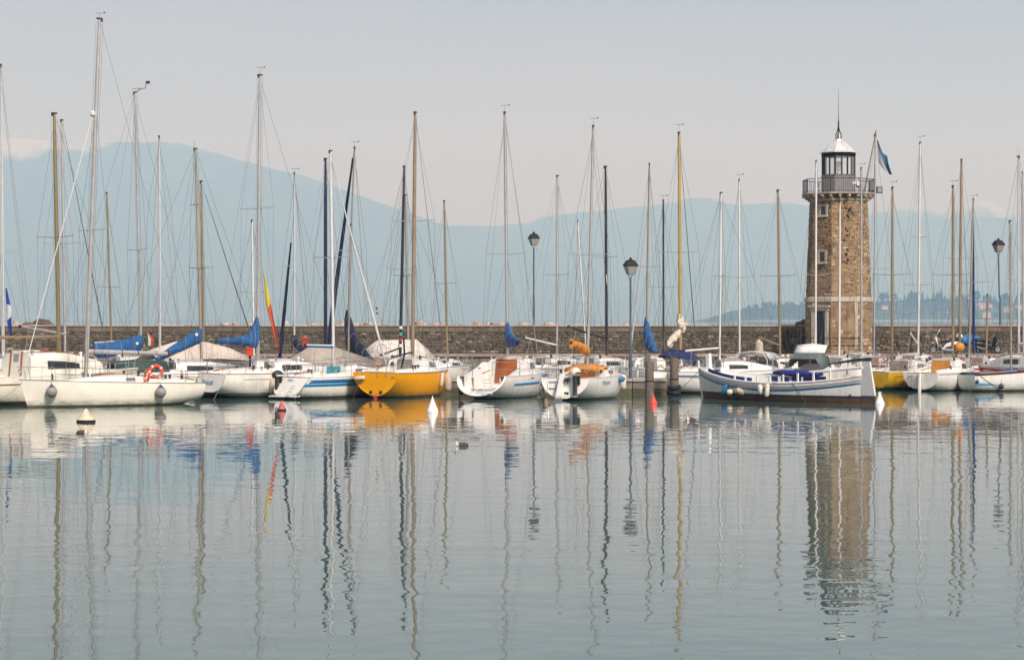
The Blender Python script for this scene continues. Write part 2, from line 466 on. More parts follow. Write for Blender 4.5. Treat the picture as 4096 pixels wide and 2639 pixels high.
M_redor = mat('lifering_orange', (0.62, 0.07, 0.02), 0.6, 0.15, 8)
M_bluepaint = mat('blue_stripe', (0.018, 0.115, 0.27), 0.35, 0.08, 6)
M_skyblue = mat('sky_blue_paint', (0.05, 0.28, 0.55), 0.4, 0.12, 6)
M_maroon = mat('maroon_paint', (0.09, 0.012, 0.012), 0.5, 0.2, 8)
M_fgrey = mat('fender_grey', (0.27, 0.25, 0.235), 0.6, 0.15, 6, streak=0.25)
M_fwhite = mat('fender_white', (0.66, 0.63, 0.54), 0.5, 0.12, 6, streak=0.3, dirt=(0.3, 0.27, 0.2))
M_fbeige = mat('fender_beige', (0.52, 0.42, 0.33), 0.6, 0.15, 6, streak=0.3)
M_fblue = mat('fender_blue', (0.02, 0.14, 0.30), 0.5, 0.15, 6)
M_fnavy = mat('fender_navy', (0.03, 0.05, 0.13), 0.5, 0.2, 6)
M_fpurple = mat('fender_faded_purple', (0.13, 0.11, 0.24), 0.8, 0.2, 6)
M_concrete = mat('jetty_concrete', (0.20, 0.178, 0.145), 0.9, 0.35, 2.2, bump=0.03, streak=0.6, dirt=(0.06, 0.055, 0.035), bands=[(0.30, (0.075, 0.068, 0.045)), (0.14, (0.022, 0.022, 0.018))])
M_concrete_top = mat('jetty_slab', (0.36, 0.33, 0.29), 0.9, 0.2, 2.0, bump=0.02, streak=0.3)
M_mortar = mat('mortar_dark', (0.13, 0.112, 0.086), 0.95, 0.3, 3, bump=0.03)
M_iron = mat('iron_black', (0.014, 0.015, 0.018), 0.6, 0.25, 9, spec=0.25)
M_post = mat('post_blue_grey', (0.06, 0.085, 0.12), 0.45, 0.25, 9, streak=0.2)
M_rubber = mat('tyre_rubber', (0.012, 0.013, 0.016), 0.7, 0.3, 9)
M_pile = mat('weathered_pile', (0.15, 0.115, 0.095), 0.9, 0.35, 5, bump=0.05, streak=0.6, dirt=(0.04, 0.03, 0.025))
M_letter_blue = mat('lettering_blue', (0.03, 0.14, 0.32), 0.5, 0.05)
M_letter_teal = mat('lettering_teal', (0.01, 0.26, 0.42), 0.5, 0.05)
M_letter_grey = mat('lettering_grey', (0.12, 0.14, 0.2), 0.5, 0.05)

# ------------------------------------------------------------------ masonry helper
def stones_on(quad, rows, wid, proud, rng, skip=None, jit=0.35, tintf=None):
    """irregular courses on a quad; quad(u, v) -> (point, outward normal); rows / wid are fractions of v / u.
    returns [(area, verts, faces, tint)]"""
    out = []
    vb = 0.0
    vlist = [0.0]
    while vb < 1.0:
        vb += rows * rng.uniform(0.65, 1.45)
        vlist.append(min(vb, 1.0))
    if vlist[-1] - vlist[-2] < rows * 0.4: vlist.pop(-2)
    for v0, v1 in zip(vlist, vlist[1:]):
        u = rng.uniform(-0.5, 0) * wid
        while u < 1.0:
            du = wid * rng.uniform(0.5, 1.6)
            a, b = max(u, 0.0), min(u + du, 1.0)
            u += du
            if b - a < wid * 0.22: continue
            g = 0.045
            hu, hv = (b - a), (v1 - v0)
            def J(): return rng.uniform(-1, 1) * jit * 0.22
            c = [(a + hu * (g + abs(J())), v0 + hv * (g * 1.5 + abs(J()))), (b - hu * (g + abs(J())), v0 + hv * (g * 1.5 + abs(J()))),
                 (b - hu * (g + abs(J())), v1 - hv * (g * 1.5 + abs(J()))), (a + hu * (g + abs(J())), v1 - hv * (g * 1.5 + abs(J())))]
            mu, mv = (a + b) / 2, (v0 + v1) / 2
            if skip and skip(mu, mv): continue
            # six-sided outline: two mid points pushed out
            oc = [c[0], ((c[0][0] + c[1][0]) / 2 + hu * J() * .5, v0 + hv * g * 1.2), c[1], c[2], ((c[2][0] + c[3][0]) / 2 + hu * J() * .5, v1 - hv * g * 1.2), c[3]]
            pr = proud * rng.uniform(0.45, 1.25)
            back = [quad(*q) for q in oc]
            fr = [quad(mu + (q[0] - mu) * 0.80, mv + (q[1] - mv) * 0.76) for q in oc]
            vs = [p - n * 0.01 for p, n in back] + [p + n * (pr * rng.uniform(0.8, 1.2)) for p, n in fr]
            fs = [tuple(range(6, 12))] + [(i, (i + 1) % 6, 6 + (i + 1) % 6, 6 + i) for i in range(6)]
            ar = (back[2][0] - back[0][0]).length * (back[5][0] - back[0][0]).length
            t = tintf(mu, mv, rng) if tintf else rng.random()
            out.append((ar, vs, fs, t))
    return out

def place_stones(lst, name, m, parent, single=300, keyf=None):
    lst = sorted(lst, key=lambda q: -q[0])
    for ar, vs, fs, t in lst[:single]:
        mb = MB(); mb.add(vs, fs)
        mb.build(name, m, parent, attr=('tint', [t] * len(vs)))
    rest = lst[single:]
    if rest:
        mb = MB(); tt = []
        for ar, vs, fs, t in rest:
            mb.add(vs, fs); tt += [t] * len(vs)
        mb.build('rubble_stones', m, parent, attr=('tint', tt), kind='stuff')

# ------------------------------------------------------------------ breakwater: quay, wall, coping
DW = 142.0                                            # front face of the breakwater wall
XL, XR = (-260 - CX) / F * DW, (4360 - CX) / F * DW
rng = random.Random(11)
M_rubble = stone_mat('rubble_stone', [(0.0, (0.065, 0.054, 0.041)), (0.35, (0.12, 0.102, 0.076)), (0.62, (0.18, 0.155, 0.118)), (0.85, (0.28, 0.24, 0.19)), (1.0, (0.44, 0.38, 0.31))], moss=0.55, mosscol=(0.06, 0.052, 0.036))
M_block = stone_mat('wall_block', [(0, (0.11, 0.092, 0.07)), (1, (0.22, 0.185, 0.145))], moss=0.6)
M_coping = stone_mat('coping_stone', [(0, (0.34, 0.23, 0.18)), (0.6, (0.44, 0.31, 0.25)), (1, (0.52, 0.42, 0.35))], moss=0.25, mosscol=(0.2, 0.15, 0.12))
wall = empty('breakwater_wall', (0, DW, 0))
tag(wall, 'long dark rubble stone breakwater wall with pink coping behind the boats', 'wall')
Zq, Zw = 1.72, 3.50                                   # quay floor, top of the wall
mb = MB(); mb.box(((XL + XR) / 2, 0.75, (Zq + Zw) / 2 - 0.6), (XR - XL, 1.5, Zw - Zq + 1.0)); mb.build('core', M_mortar, wall)
def qf(u, v):
    x_ = XL + (XR - XL) * u
    wv = math.sin(math.pi * v) * 0.12 * mnoise.noise(Vector((x_ * 0.9, v * 3.0, 3.0))) + math.sin(math.pi * v) * 0.07 * mnoise.noise(Vector((x_ * 2.6, v * 6.0, 8.0)))
    return Vector((x_ + 0.08 * mnoise.noise(Vector((x_ * 2.0, v * 9.0, 1.0))), -0.002, Zq + v * 1.36 + wv)), Vector((0, -1, 0))
def tf(u, v, r): return min(1, max(0, r.betavariate(1.6, 2.6) + (0.25 if r.random() < 0.08 else 0)))
place_stones(stones_on(qf, 0.125, 0.30 / (XR - XL), 0.06, rng, tintf=tf), 'stone', M_rubble, wall)
x = XL; k = 0
while x < XR:                                         # a course of dressed blocks, then the coping slabs
    wd = rng.uniform(0.7, 1.3)
    mb = MB(); mb.box((x + wd / 2, 0.33 - rng.uniform(0, .012), Zw - 0.255), (wd - 0.02, 0.72, 0.30)); t = rng.random()
    mb.build('block', M_block, wall, attr=('tint', [t] * 8)); x += wd
x = XL
while x < XR:
    wd = rng.uniform(1.1, 2.0)
    mb = MB(); mb.box((x + wd / 2, 0.55, Zw - 0.045 + rng.uniform(-.006, .006)), (wd - 0.015, 1.34, 0.09)); t = rng.random()
    mb.build('coping_slab', M_coping, wall, attr=('tint', [t] * 8)); x += wd

quay = empty('quay', (0, 137.0, 0)); tag(quay, kind='structure')
mb = MB(); mb.box(((XL + XR) / 2, 2.5, Zq / 2 - 1.0), (XR - XL, 4.9, Zq + 1.86)); mb.build('core', M_concrete, quay)
x = XL
while x < XR:
    wd = rng.uniform(1.6, 2.4)
    mb = MB(); mb.box((x + wd / 2, 0.35, Zq - 0.08 + rng.uniform(-.006, .006)), (wd - 0.02, 0.9, 0.16)); t = rng.random()
    mb.build('coping_slab', M_coping, quay, attr=('tint', [t] * 8)); x += wd
# thin guard rail of the quay: posts and two pipes
def guard(x0, x1, y):
    g = empty('guard_rail', (x0, y, Zq)); n = max(2, int((x1 - x0) / 2.2))
    for i in range(n + 1):
        mb = MB(); mb.tube([((x1 - x0) * i / n, 0, 0), ((x1 - x0) * i / n, 0, 1.0)], 0.025, 6); mb.build('post', M_iron, g)
    for z in (0.5, 0.98):
        mb = MB(); mb.tube([(0, 0, z), (x1 - x0, 0, z)], 0.02, 6); mb.build('rail', M_iron, g)
    return g
tag(guard((3240 - CX) / F * 138, (3640 - CX) / F * 138, 137.6), 'thin dark pipe railing on the quay below the lighthouse', 'railing')

# ------------------------------------------------------------------ boulders of the breakwater showing above the coping
M_rock = mat('pale_boulder', (0.38, 0.33, 0.29), 0.95, 0.35, 2.2, bump=0.12)
M_rockd = mat('dark_boulder', (0.11, 0.085, 0.06), 0.95, 0.4, 2.5, bump=0.12)
def boulder(px, py, wpx, hpx, D, m, label, seed):
    r = random.Random(seed)
    wd, ht = wpx / F * D, hpx / F * D
    base = W(px, py + hpx, D)
    mb = MB(); nu, nv = 9, 6
    rings = []
    for j in range(nv + 1):
        ph = -math.pi / 2 + math.pi * j / nv
        ring = []
        for i in range(nu):
            th = 2 * math.pi * i / nu
            d = Vector((math.cos(th) * math.cos(ph), math.sin(th) * math.cos(ph), math.sin(ph)))
            k = 1 + 0.55 * mnoise.noise(d * 1.3 + Vector((seed * 1.7, 0, 0))) + 0.22 * mnoise.noise(d * 3.1 + Vector((0, seed, 0)))
            ring.append(Vector((d.x * wd * 0.52 * k, d.y * wd * 0.45 * k, d.z * ht * 0.95 * k)))
        rings.append(ring)
    mb.loft(rings)
    o = mb.build('boulder', m)
    o.location = base
    return tag(o, label, 'boulder', 'boulders along the breakwater')
ORD = lambda n: {1: 'first', 2: 'second', 3: 'third', 4: 'fourth', 5: 'fifth', 6: 'sixth', 7: 'seventh', 8: 'eighth', 9: 'ninth', 10: 'tenth', 11: 'eleventh', 12: 'twelfth'}.get(n, '%d%s' % (n, 'th' if 10 < n % 100 < 14 else {1: 'st', 2: 'nd', 3: 'rd'}.get(n % 10, 'th')))
PALE = 'pale rough boulder peeking over the breakwater wall coping'
for i, (px, py, wd, ht) in enumerate([(66, 1277, 60, 24), (640, 1288, 50, 12), (900, 1287, 44, 12), (945, 1283, 34, 16), (1000, 1289, 40, 9), (1250, 1284, 44, 18), (1330, 1283, 36, 18), (1365, 1280, 44, 22), (1423, 1284, 30, 14), (1472, 1283, 44, 16), (1512, 1290, 30, 9),
                                      (1680, 1275, 50, 26), (1740, 1287, 46, 12), (1775, 1285, 36, 16), (1840, 1290, 50, 9), (1908, 1278, 40, 22), (1948, 1286, 34, 14), (1990, 1284, 46, 16), (2095, 1286, 56, 14), (2200, 1286, 60, 15), (2300, 1292, 40, 8), (2505, 1288, 40, 12), (2735, 1286, 44, 14), (2940, 1290, 34, 10)]):
    boulder(px, py + 3, wd * (0.75 + 0.5 * ((i * 7) % 5) / 5), ht * 0.85, 145.5, M_rock, PALE + ', ' + ORD(i + 1) + ' from the left', i + 1)
boulder(176, 1274, 88, 28, 145.5, M_rockd, 'dark brown jagged boulder above the wall by the gold mast', 41)
boulder(118, 1288, 70, 14, 145.2, M_rockd, 'low brown boulder left of the dark jagged one', 42)
boulder(3215, 1278, 60, 24, 145.2, M_rockd, 'dark boulder above the wall beside the lighthouse door', 43)

# ------------------------------------------------------------------ jetty in front with bollards and piles
jet = empty('jetty', (0, 114.0, 0)); tag(jet, kind='structure')
JX0, JX1, JZ = (1560 - CX) / F * 114, (2668 - CX) / F * 114, 0.80
n = 8
for i in range(n):                                    # cast segments with a joint between them
    a = JX0 + (JX1 - JX0) * i / n; b = JX0 + (JX1 - JX0) * (i + 1) / n
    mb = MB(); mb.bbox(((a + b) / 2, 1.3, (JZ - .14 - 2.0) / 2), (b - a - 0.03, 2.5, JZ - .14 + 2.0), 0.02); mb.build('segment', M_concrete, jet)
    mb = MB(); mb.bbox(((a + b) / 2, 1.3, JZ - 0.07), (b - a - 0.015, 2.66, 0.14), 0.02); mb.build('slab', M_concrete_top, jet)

def pile(px, ytop, ybot, wpx, D, label):
    p = empty('mooring_pile', (W(px, 0, D).x, D, 0)); r = wpx / 2 / F * D; zt = W(px, ytop, D).z
    mb = MB(); prof = [(r * 1.03, -1.2), (r * 1.04, 0.0), (r * 1.0, zt * 0.5), (r * 0.97, zt - 0.05), (r * 0.86, zt)]
    mb.lathe(prof, n=18)
    o = mb.build('trunk', M_pile, p, smooth=50)
    mb = MB(); mb.lathe([(r * 1.06, zt * 0.42), (r * 1.07, zt * 0.42 + 0.05)], n=18); mb.build('band', M_iron, p)
    return tag(p, label, 'pile', 'wooden piles by the jetty end')
pile(2598, 1446, 1585, 35, 111.4, 'wooden mooring pile without tyres, behind the red buoy')
pile(2697, 1432, 1580, 35, 112.6, 'wooden mooring pile rising out of two black tyres')
def tyre(c, label, tilt):
    mb = MB(); n, k = 22, 8
    rings = []
    for i in range(n):
        th = 2 * math.pi * i / n
        rings.append([Vector(((0.225 + 0.115 * math.cos(2 * math.pi * j / k)) * math.cos(th), (0.225 + 0.115 * math.cos(2 * math.pi * j / k)) * math.sin(th), 0.125 * math.sin(2 * math.pi * j / k))) for j in range(k)])
    mb.loft(rings + [rings[0]], cap0=False, cap1=False)
    t = empty('tyre', c); t.rotation_euler = tilt
    mb.build('carcass', M_rubber, t, smooth=60)
    for i in range(0, n, 2):
        th = 2 * math.pi * i / n
        b = MB(); b.box((0.338 * math.cos(th), 0.338 * math.sin(th), 0), (0.02, 0.05, 0.16), th); b.build('tread', M_rubber, t)
    return tag(t, label, 'tyre', 'tyres round the pile')
px_ = W(2697, 0, 112.6).x
tyre((px_, 112.6, 0.40), 'upper black tyre slipped over the mooring pile, tilted', (R(8), R(-5), 0))
tyre((px_, 112.6, 0.12), 'lower black tyre on the mooring pile at the waterline', (R(-3), R(3), 0))

# ------------------------------------------------------------------ street lamps
M_lampglass = mat('lamp_milk_glass', (0.30, 0.285, 0.26), 0.35, 0.06, 5)
def lamp(px, ytop, D, z0, label, lean=0.0):
    g = empty('street_lamp', (W(px, 0, D).x, D, z0))
    zt = W(px, ytop, D).z - z0
    s = 1.0
    hz = zt - 1.02                                     # foot of the lantern
    mb = MB(); mb.tube([(0, 0, 0), (0, 0, hz * 0.42), (lean * .5, 0, hz * 0.425), (lean, 0, hz)], [0.075, 0.068, 0.058, 0.048], 10); mb.build('post', M_post, g, smooth=40)
    mb = MB(); mb.lathe([(0.13, 0), (0.13, 0.06), (0.085, 0.10), (0.08, 0.45), (0.06, 0.52)], n=12); mb.build('foot', M_post, g, smooth=40)
    ln = MB()
    for i in range(4):                                 # curved bracket arms under the lantern
        a = R(45 + 90 * i)
        ln.tube([(lean + 0.03 * math.cos(a), 0.03 * math.sin(a), hz - 0.02), (lean + 0.11 * math.cos(a), 0.11 * math.sin(a), hz + 0.05), (lean + 0.12 * math.cos(a), 0.12 * math.sin(a), hz + 0.13)], 0.012, 5)
    lo = ln.build('bracket', M_iron, g)
    b0, t0 = hz + 0.14, hz + 0.58
    c = Matrix.Rotation(R(18), 3, 'Z')
    def sq(r, z): return [Vector((lean, 0, z)) + c @ Vector(q) for q in ((-r, -r, 0), (r, -r, 0), (r, r, 0), (-r, r, 0))]
    fr = MB()
    B, T = sq(0.15, b0), sq(0.275, t0)
    for i in range(4):
        fr.tube([B[i], T[i]], 0.014, 5); fr.tube([B[i], B[(i + 1) % 4]], 0.014, 5); fr.tube([T[i], T[(i + 1) % 4]], 0.014, 5)
    fo = fr.build('lantern_frame', M_iron, g)
    for i in range(4):
        p = [B[i], B[(i + 1) % 4], T[(i + 1) % 4], T[i]]
        cc = sum(p, Vector()) / 4
        pm = MB(); n_ = (p[1] - p[0]).cross(p[3] - p[0]).normalized()
        pm.prism([cc + (q - cc) * 0.95 for q in p], n_ * 0.008); pm.build('pane', M_lampglass, fo)
    rf = MB(); rf.loft([sq(0.325, t0 + 0.012), sq(0.325, t0 + 0.035), sq(0.20, t0 + 0.25), sq(0.215, t0 + 0.26), sq(0.07, t0 + 0.33)])
    ro = rf.build('roof', M_iron, g)
    fi = MB(); fi.lathe([(0.065, t0 + 0.32), (0.055, t0 + 0.36), (0.10, t0 + 0.395), (0.05, t0 + 0.42), (0.012, t0 + 0.45)], (lean, 0, 0), 10); fi.build('finial', M_iron, ro)
    return tag(g, label, 'street lamp', 'lantern street lamps')
lamp(2522, 1030, 114.9, JZ, 'black lantern street lamp standing on the front jetty near the piles')
lamp(2135, 927, 143.2, Zw - 0.3, 'slim lantern street lamp on the breakwater at mid picture')
lamp(4001, 953, 143.2, Zw - 0.3, 'slim lantern street lamp on the breakwater at far right', lean=-0.12)
# ------------------------------------------------------------------ lighthouse
DL = 139.6
lh = empty('lighthouse', (W(3354, 0, DL).x, DL, Zq), R(2.0))
tag(lh, 'octagonal stone lighthouse with railed gallery, glazed lantern, silver dome and spire', 'lighthouse')
def PZ(py): return W(0, py, DL).z - Zq                 # pixel row -> height on the tower
def PM(n): return n / F * DL
M_lstone = stone_mat('lighthouse_stone', [(0.0, (0.07, 0.05, 0.03)), (0.3, (0.19, 0.132, 0.075)), (0.5, (0.32, 0.225, 0.13)), (0.64, (0.36, 0.205, 0.10)), (0.82, (0.47, 0.36, 0.22)), (1.0, (0.62, 0.53, 0.38))], moss=0.6, mosscol=(0.11, 0.085, 0.058), bump=0.03)
M_lmortar = mat('lighthouse_render', (0.29, 0.20, 0.115), 0.95, 0.4, 1.6, bump=0.05, streak=0.35, dirt=(0.12, 0.085, 0.05))
M_pale = mat('pale_limestone', (0.50, 0.455, 0.36), 0.85, 0.15, 4, streak=0.25, bump=0.01)
M_corb = mat('corbel_stone', (0.40, 0.34, 0.26), 0.9, 0.25, 4, streak=0.4, bump=0.01)
M_hole_shade = mat('hollow_shade', (0.02, 0.016, 0.012), 1.0, 0.3, 4)
M_drum = mat('drum_grey', (0.20, 0.20, 0.205), 0.5, 0.15, 4, streak=0.2)
M_zinc = mat('dome_zinc', (0.66, 0.65, 0.64), 0.4, 0.15, 4, metal=0.25, streak=0.3)
zb, zband, ztop = -0.2, PZ(1207), PZ(806)
def rad(z):                                            # apothem
    return 1.935 - (1.935 - 1.70) * max(0, (z - zband)) / (ztop - zband) if z > zband else 1.965
def octa(r, z, n=8): return [Vector((r / math.cos(math.pi / 8) * math.cos(R(22.5 + 45 * k)), r / math.cos(math.pi / 8) * math.sin(R(22.5 + 45 * k)), z)) for k in range(n)]
mb = MB(); mb.loft([octa(1.965, zb), octa(1.965, zband)]); mb.build('lower_tower', M_lmortar, lh)
mb = MB(); mb.loft([octa(1.935, zband + 0.001), octa(1.70, ztop)]); mb.build('upper_tower', M_lmortar, lh)
mb = MB(); mb.loft([octa(2.0, zband - 0.02), octa(2.035, zband), octa(2.035, zband + PM(15)), octa(1.98, zband + PM(18))]); mb.build('string_course', M_pale, lh)
rng = random.Random(5)
HOLES = [(0.62, 0.93), (0.7, 0.90), (0.78, 0.915), (0.66, 0.86), (0.74, 0.84), (0.86, 0.88), (0.6, 0.72), (0.66, 0.70), (0.62, 0.66), (0.72, 0.67), (0.63, 0.52), (0.68, 0.50), (0.6, 0.46), (0.66, 0.405), (0.62, 0.37), (0.52, 0.60), (0.83, 0.93)]
allst = []
for k in range(8):                                     # facets; 4..7 look towards the camera
    a0, a1 = R(22.5 + 45 * k), R(22.5 + 45 * (k + 1))
    if k in (0, 1, 2): continue
    nrm = Vector((math.cos((a0 + a1) / 2), math.sin((a0 + a1) / 2), 0))
    def fq(z0, z1):
        def q(u, v):
            z = z0 + (z1 - z0) * v + math.sin(math.pi * min(1, max(0, v))) * (0.07 * mnoise.noise(Vector((u * 2.2 + k * 3, v * (z1 - z0) * 1.5, 4.0))) + 0.04 * mnoise.noise(Vector((u * 6 + k * 3, v * (z1 - z0) * 4, 7.0))))
            r = rad(z + 1e-4) / math.cos(math.pi / 8)
            p = Vector((r * math.cos(a0), r * math.sin(a0), z)).lerp(Vector((r * math.cos(a1), r * math.sin(a1), z)), u)
            return p, nrm
        return q
    front = (k == 5)
    lf = (k == 4)
    def skip_up(u, v):
        if front and any(abs(u - hu) < 0.045 and abs(v - hv) < 0.014 for hu, hv in HOLES): return True
        if lf and abs(u - 0.52) < 0.24 and (0.348 < v < 0.53 or 0.80 < v < 0.985): return True
        if v < 0.33 and rng.random() < 0.55: return True          # rendered zone: few stones show
        return rng.random() < 0.12
    def skip_lo(u, v):
        if lf and 0.02 < u < 0.98 and v < 0.94: return True
        if front and u > 0.93: return True
        return v > 0.5 and rng.random() < 0.6
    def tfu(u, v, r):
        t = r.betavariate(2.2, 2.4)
        return min(1, t + 0.12) if (front or k == 6) else t * 0.85  # facet shading put into the stone tint: front and right lighter, rest darker
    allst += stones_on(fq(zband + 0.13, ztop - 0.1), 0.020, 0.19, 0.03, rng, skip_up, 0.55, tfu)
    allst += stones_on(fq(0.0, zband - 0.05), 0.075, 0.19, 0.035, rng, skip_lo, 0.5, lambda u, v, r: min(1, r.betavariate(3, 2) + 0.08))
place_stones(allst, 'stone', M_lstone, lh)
# flat dark plates: shade of sockets where stones have fallen out, put into colour
a0, a1 = R(22.5 + 45 * 5), R(22.5 + 45 * 6)
for hu, hv in HOLES:
    z = zband + 0.13 + (ztop - 0.23 - zband) * hv
    r = rad(z) / math.cos(math.pi / 8)
    p = Vector((r * math.cos(a0), r * math.sin(a0), z)).lerp(Vector((r * math.cos(a1), r * math.sin(a1), z)), hu)
    s = rng.uniform(0.07, 0.13)
    mb = MB(); mb.prism([(p.x + s * .8 * math.cos(t), p.y - 0.012, p.z + s * math.sin(t)) for t in [i * math.pi / 3.5 + rng.uniform(-.2, .2) for i in range(7)]], (0, 0.02, 0)); mb.build('socket_shade', M_hole_shade, lh)
def facet_frame(k, u, z, off=0.0):
    a0, a1 = R(22.5 + 45 * k), R(22.5 + 45 * (k + 1))
    r = rad(z + 1e-4) / math.cos(math.pi / 8)
    p0, p1 = Vector((r * math.cos(a0), r * math.sin(a0), z)), Vector((r * math.cos(a1), r * math.sin(a1), z))
    t = (p1 - p0).normalized(); n = Vector((math.cos((a0 + a1) / 2), math.sin((a0 + a1) / 2), 0))
    return p0.lerp(p1, u) + n * off, t, n
def fbox(k, u, z, wd, ht, th, off=0.0, name='piece', m=None, parent=None):
    p, t, n = facet_frame(k, u, z, off)
    m3 = Matrix((t, n, Vector((0, 0, 1)))).transposed()
    mb = MB(); mb.box(p, (wd, th, ht), m=m3)
    return mb.build(name, m, parent or lh)
# pilaster strip at the right edge of the front facet, below the band
fbox(5, 0.955, PZ(1300), 0.20, PM(186), 0.10, 0.0, 'pilaster', M_pale)
fbox(5, 0.005, PZ(1300), 0.10, PM(186), 0.05, 0.0, 'quoin', M_lmortar)
# door in the left facet
dz = PZ(1310); d = empty('door', (0, 0, 0)); d.parent = lh
fbox(4, 0.5, PZ(1312), 0.62, PM(138), 0.06, 0.03, 'leaf', mat('door_dark', (0.018, 0.022, 0.04), 0.5, 0.3, 5), d)
fbox(4, 0.185, PZ(1312), 0.20, PM(140), 0.16, 0.04, 'jamb', M_pale, d); fbox(4, 0.815, PZ(1312), 0.20, PM(140), 0.16, 0.04, 'jamb', M_pale, d)
fbox(4, 0.5, PZ(1236), 1.34, PM(14), 0.18, 0.05, 'lintel', M_pale, d); fbox(4, 0.5, PZ(1226), 1.56, PM(7), 0.30, 0.08, 'cornice', M_pale, d)
for zc, hh in ((1030, 56), (847, 50)):
    wv = empty('window', (0, 0, 0)); wv.parent = lh
    fbox(4, 0.55, PZ(zc), 0.34, PM(hh - 16), 0.04, 0.02, 'pane', M_glass, wv)
    for uu in (0.37, 0.73): fbox(4, uu, PZ(zc), 0.14, PM(hh - 14), 0.10, 0.03, 'frame', M_corb, wv)
    fbox(4, 0.55, PZ(zc - hh / 2 + 4), 0.68, PM(8), 0.12, 0.035, 'frame', M_corb, wv); fbox(4, 0.55, PZ(zc + hh / 2 - 4), 0.74, PM(8), 0.16, 0.05, 'sill', M_pale, wv)
# gallery: moulding, corbels, slab
zg = PZ(779)
mb = MB(); mb.loft([octa(1.72, ztop - 0.03), octa(1.80, ztop + 0.02), octa(1.80, ztop + 0.09), octa(1.70, ztop + 0.10)]); mb.build('moulding', M_pale, lh)
mb = MB(); mb.loft([octa(1.70, ztop + 0.09), octa(1.72, zg - 0.1)]); mb.build('gallery_neck', M_lmortar, lh)
for k in range(24):
    a = R(15 * k + 7.5)
    dn = Vector((math.cos(a), math.sin(a), 0)); tn = Vector((-math.sin(a), math.cos(a), 0))
    af = math.pi / 4; rr = 1.72 / math.cos((a + math.pi / 8) % af - math.pi / 8 if False else ((a % af) - af / 2 if False else 0))
    m3 = Matrix((tn, dn, Vector((0, 0, 1)))).transposed()
    mb = MB(); mb.box(dn * (rr + 0.24) + Vector((0, 0, zg - 0.14)), (0.15, 0.62, 0.12), m=m3); mb.box(dn * (rr + 0.15) + Vector((0, 0, zg - 0.26)), (0.14, 0.42, 0.115), m=m3); mb.box(dn * (rr + 0.07) + Vector((0, 0, zg - 0.37)), (0.13, 0.26, 0.10), m=m3)
    mb.build('corbel', M_corb, lh)
rg = PM(141) * 0.985                                   # gallery apothem
mb = MB(); mb.loft([octa(rg - 0.10, zg - 0.07), octa(rg, zg - 0.02), octa(rg, zg + 0.05), octa(rg - 0.03, zg + 0.06)]); mb.build('gallery_slab', M_corb, lh)
rl = empty('railing', (0, 0, 0)); rl.parent = lh
hr = PM(55)
ring = octa(rg - 0.08, zg + 0.06)
for i in range(8):
    a, b = ring[i], ring[(i + 1) % 8]
    mb = MB(); mb.tube([a + Vector((0, 0, hr)), b + Vector((0, 0, hr))], 0.022, 5); mb.build('handrail', M_iron, rl)
    mb = MB(); mb.tube([a + Vector((0, 0, 0.08)), b + Vector((0, 0, 0.08))], 0.014, 5); mb.build('bottom_rail', M_iron, rl)
    mb = MB(); mb.tube([a, a + Vector((0, 0, hr))], 0.024, 5); mb.build('corner_post', M_iron, rl)
    for j in range(1, 13):
        p = a.lerp(b, j / 13); mb = MB(); mb.tube([p + Vector((0, 0, 0.02)), p + Vector((0, 0, hr))], 0.008, 4); mb.build('baluster', M_iron, rl)
# lantern house
zd0, zd1, ze, zdome = zg + 0.05, PZ(703), PZ(612), PZ(559)
mb = MB(); mb.loft([octa(PM(64), zd0), octa(PM(64), zd1 - 0.06), octa(PM(66), zd1 - 0.05), octa(PM(66), zd1)]); mb.build('drum', M_drum, lh)
rlan = PM(60)
rb, rt = octa(rlan, zd1), octa(rlan, ze)
la = empty('lantern', (0, 0, 0)); la.parent = lh
M_lpane = None
gm, gt, gb, GN, GL = nodes('lantern_glass')
gb.inputs['Base Color'].default_value = (0.8, 0.85, 0.88, 1); gb.inputs['Roughness'].default_value = 0.05; gb.inputs['Alpha'].default_value = 0.10
for i in range(8):
    mb = MB(); d = (rt[i] - rb[i]); mb.tube([rb[i], rt[i]], 0.055, 6); mb.build('mullion', M_iron, la)
    a, b, c, e = rb[i], rb[(i + 1) % 8], rt[(i + 1) % 8], rt[i]
    for f0, f1 in ((0.08, 0.16), (0.84, 0.92)):
        pass
    mb = MB(); mb.tube([a.lerp(b, .5), e.lerp(c, .5)], 0.03, 5); mb.build('glazing_bar', M_iron, la)
    mb = MB(); mb.tube([e.lerp(a, .1), c.lerp(b, .1)], 0.11, 4); mb.build('head_rail', M_iron, la)
    mb = MB(); mb.tube([a, b], 0.045, 4); mb.build('bottom_rail', M_iron, la)
    cc = (a + b + c + e) / 4; mb = MB(); n_ = (b - a).cross(e - a).normalized(); mb.prism([cc + (q - cc) * .96 for q in (a, b, c, e)], n_ * 0.006); mb.build('pane', gm, la)
mb = MB(); mb.lathe([(0.10, zd1), (0.10, zd1 + .35), (0.17, zd1 + .38), (0.20, zd1 + .6), (0.17, zd1 + .85), (0.06, zd1 + .9)], n=12); mb.build('optic', M_whitealu, la, smooth=40)
mb = MB(); prof = [(PM(69), ze - 0.02), (PM(69), ze + 0.03), (PM(58), ze + 0.06), (PM(50), ze + 0.22), (PM(40), ze + 0.42), (PM(29), ze + 0.60), (PM(17), ze + 0.72), (PM(14), zdome + 0.02)]
mb.loft([octa(r_, z_) for r_, z_ in prof]); dome = mb.build('dome', M_zinc, lh)
for k in range(8):
    a = R(22.5 + 45 * k); mb = MB(); mb.tube([Vector((r_ / math.cos(math.pi / 8) * math.cos(a), r_ / math.cos(math.pi / 8) * math.sin(a), z_)) for r_, z_ in prof[2:]], 0.014, 4); mb.build('seam', M_zinc, dome)
zv0, zv1 = zdome, PZ(522)
ve = empty('ventilator', (0, 0, 0)); ve.parent = lh
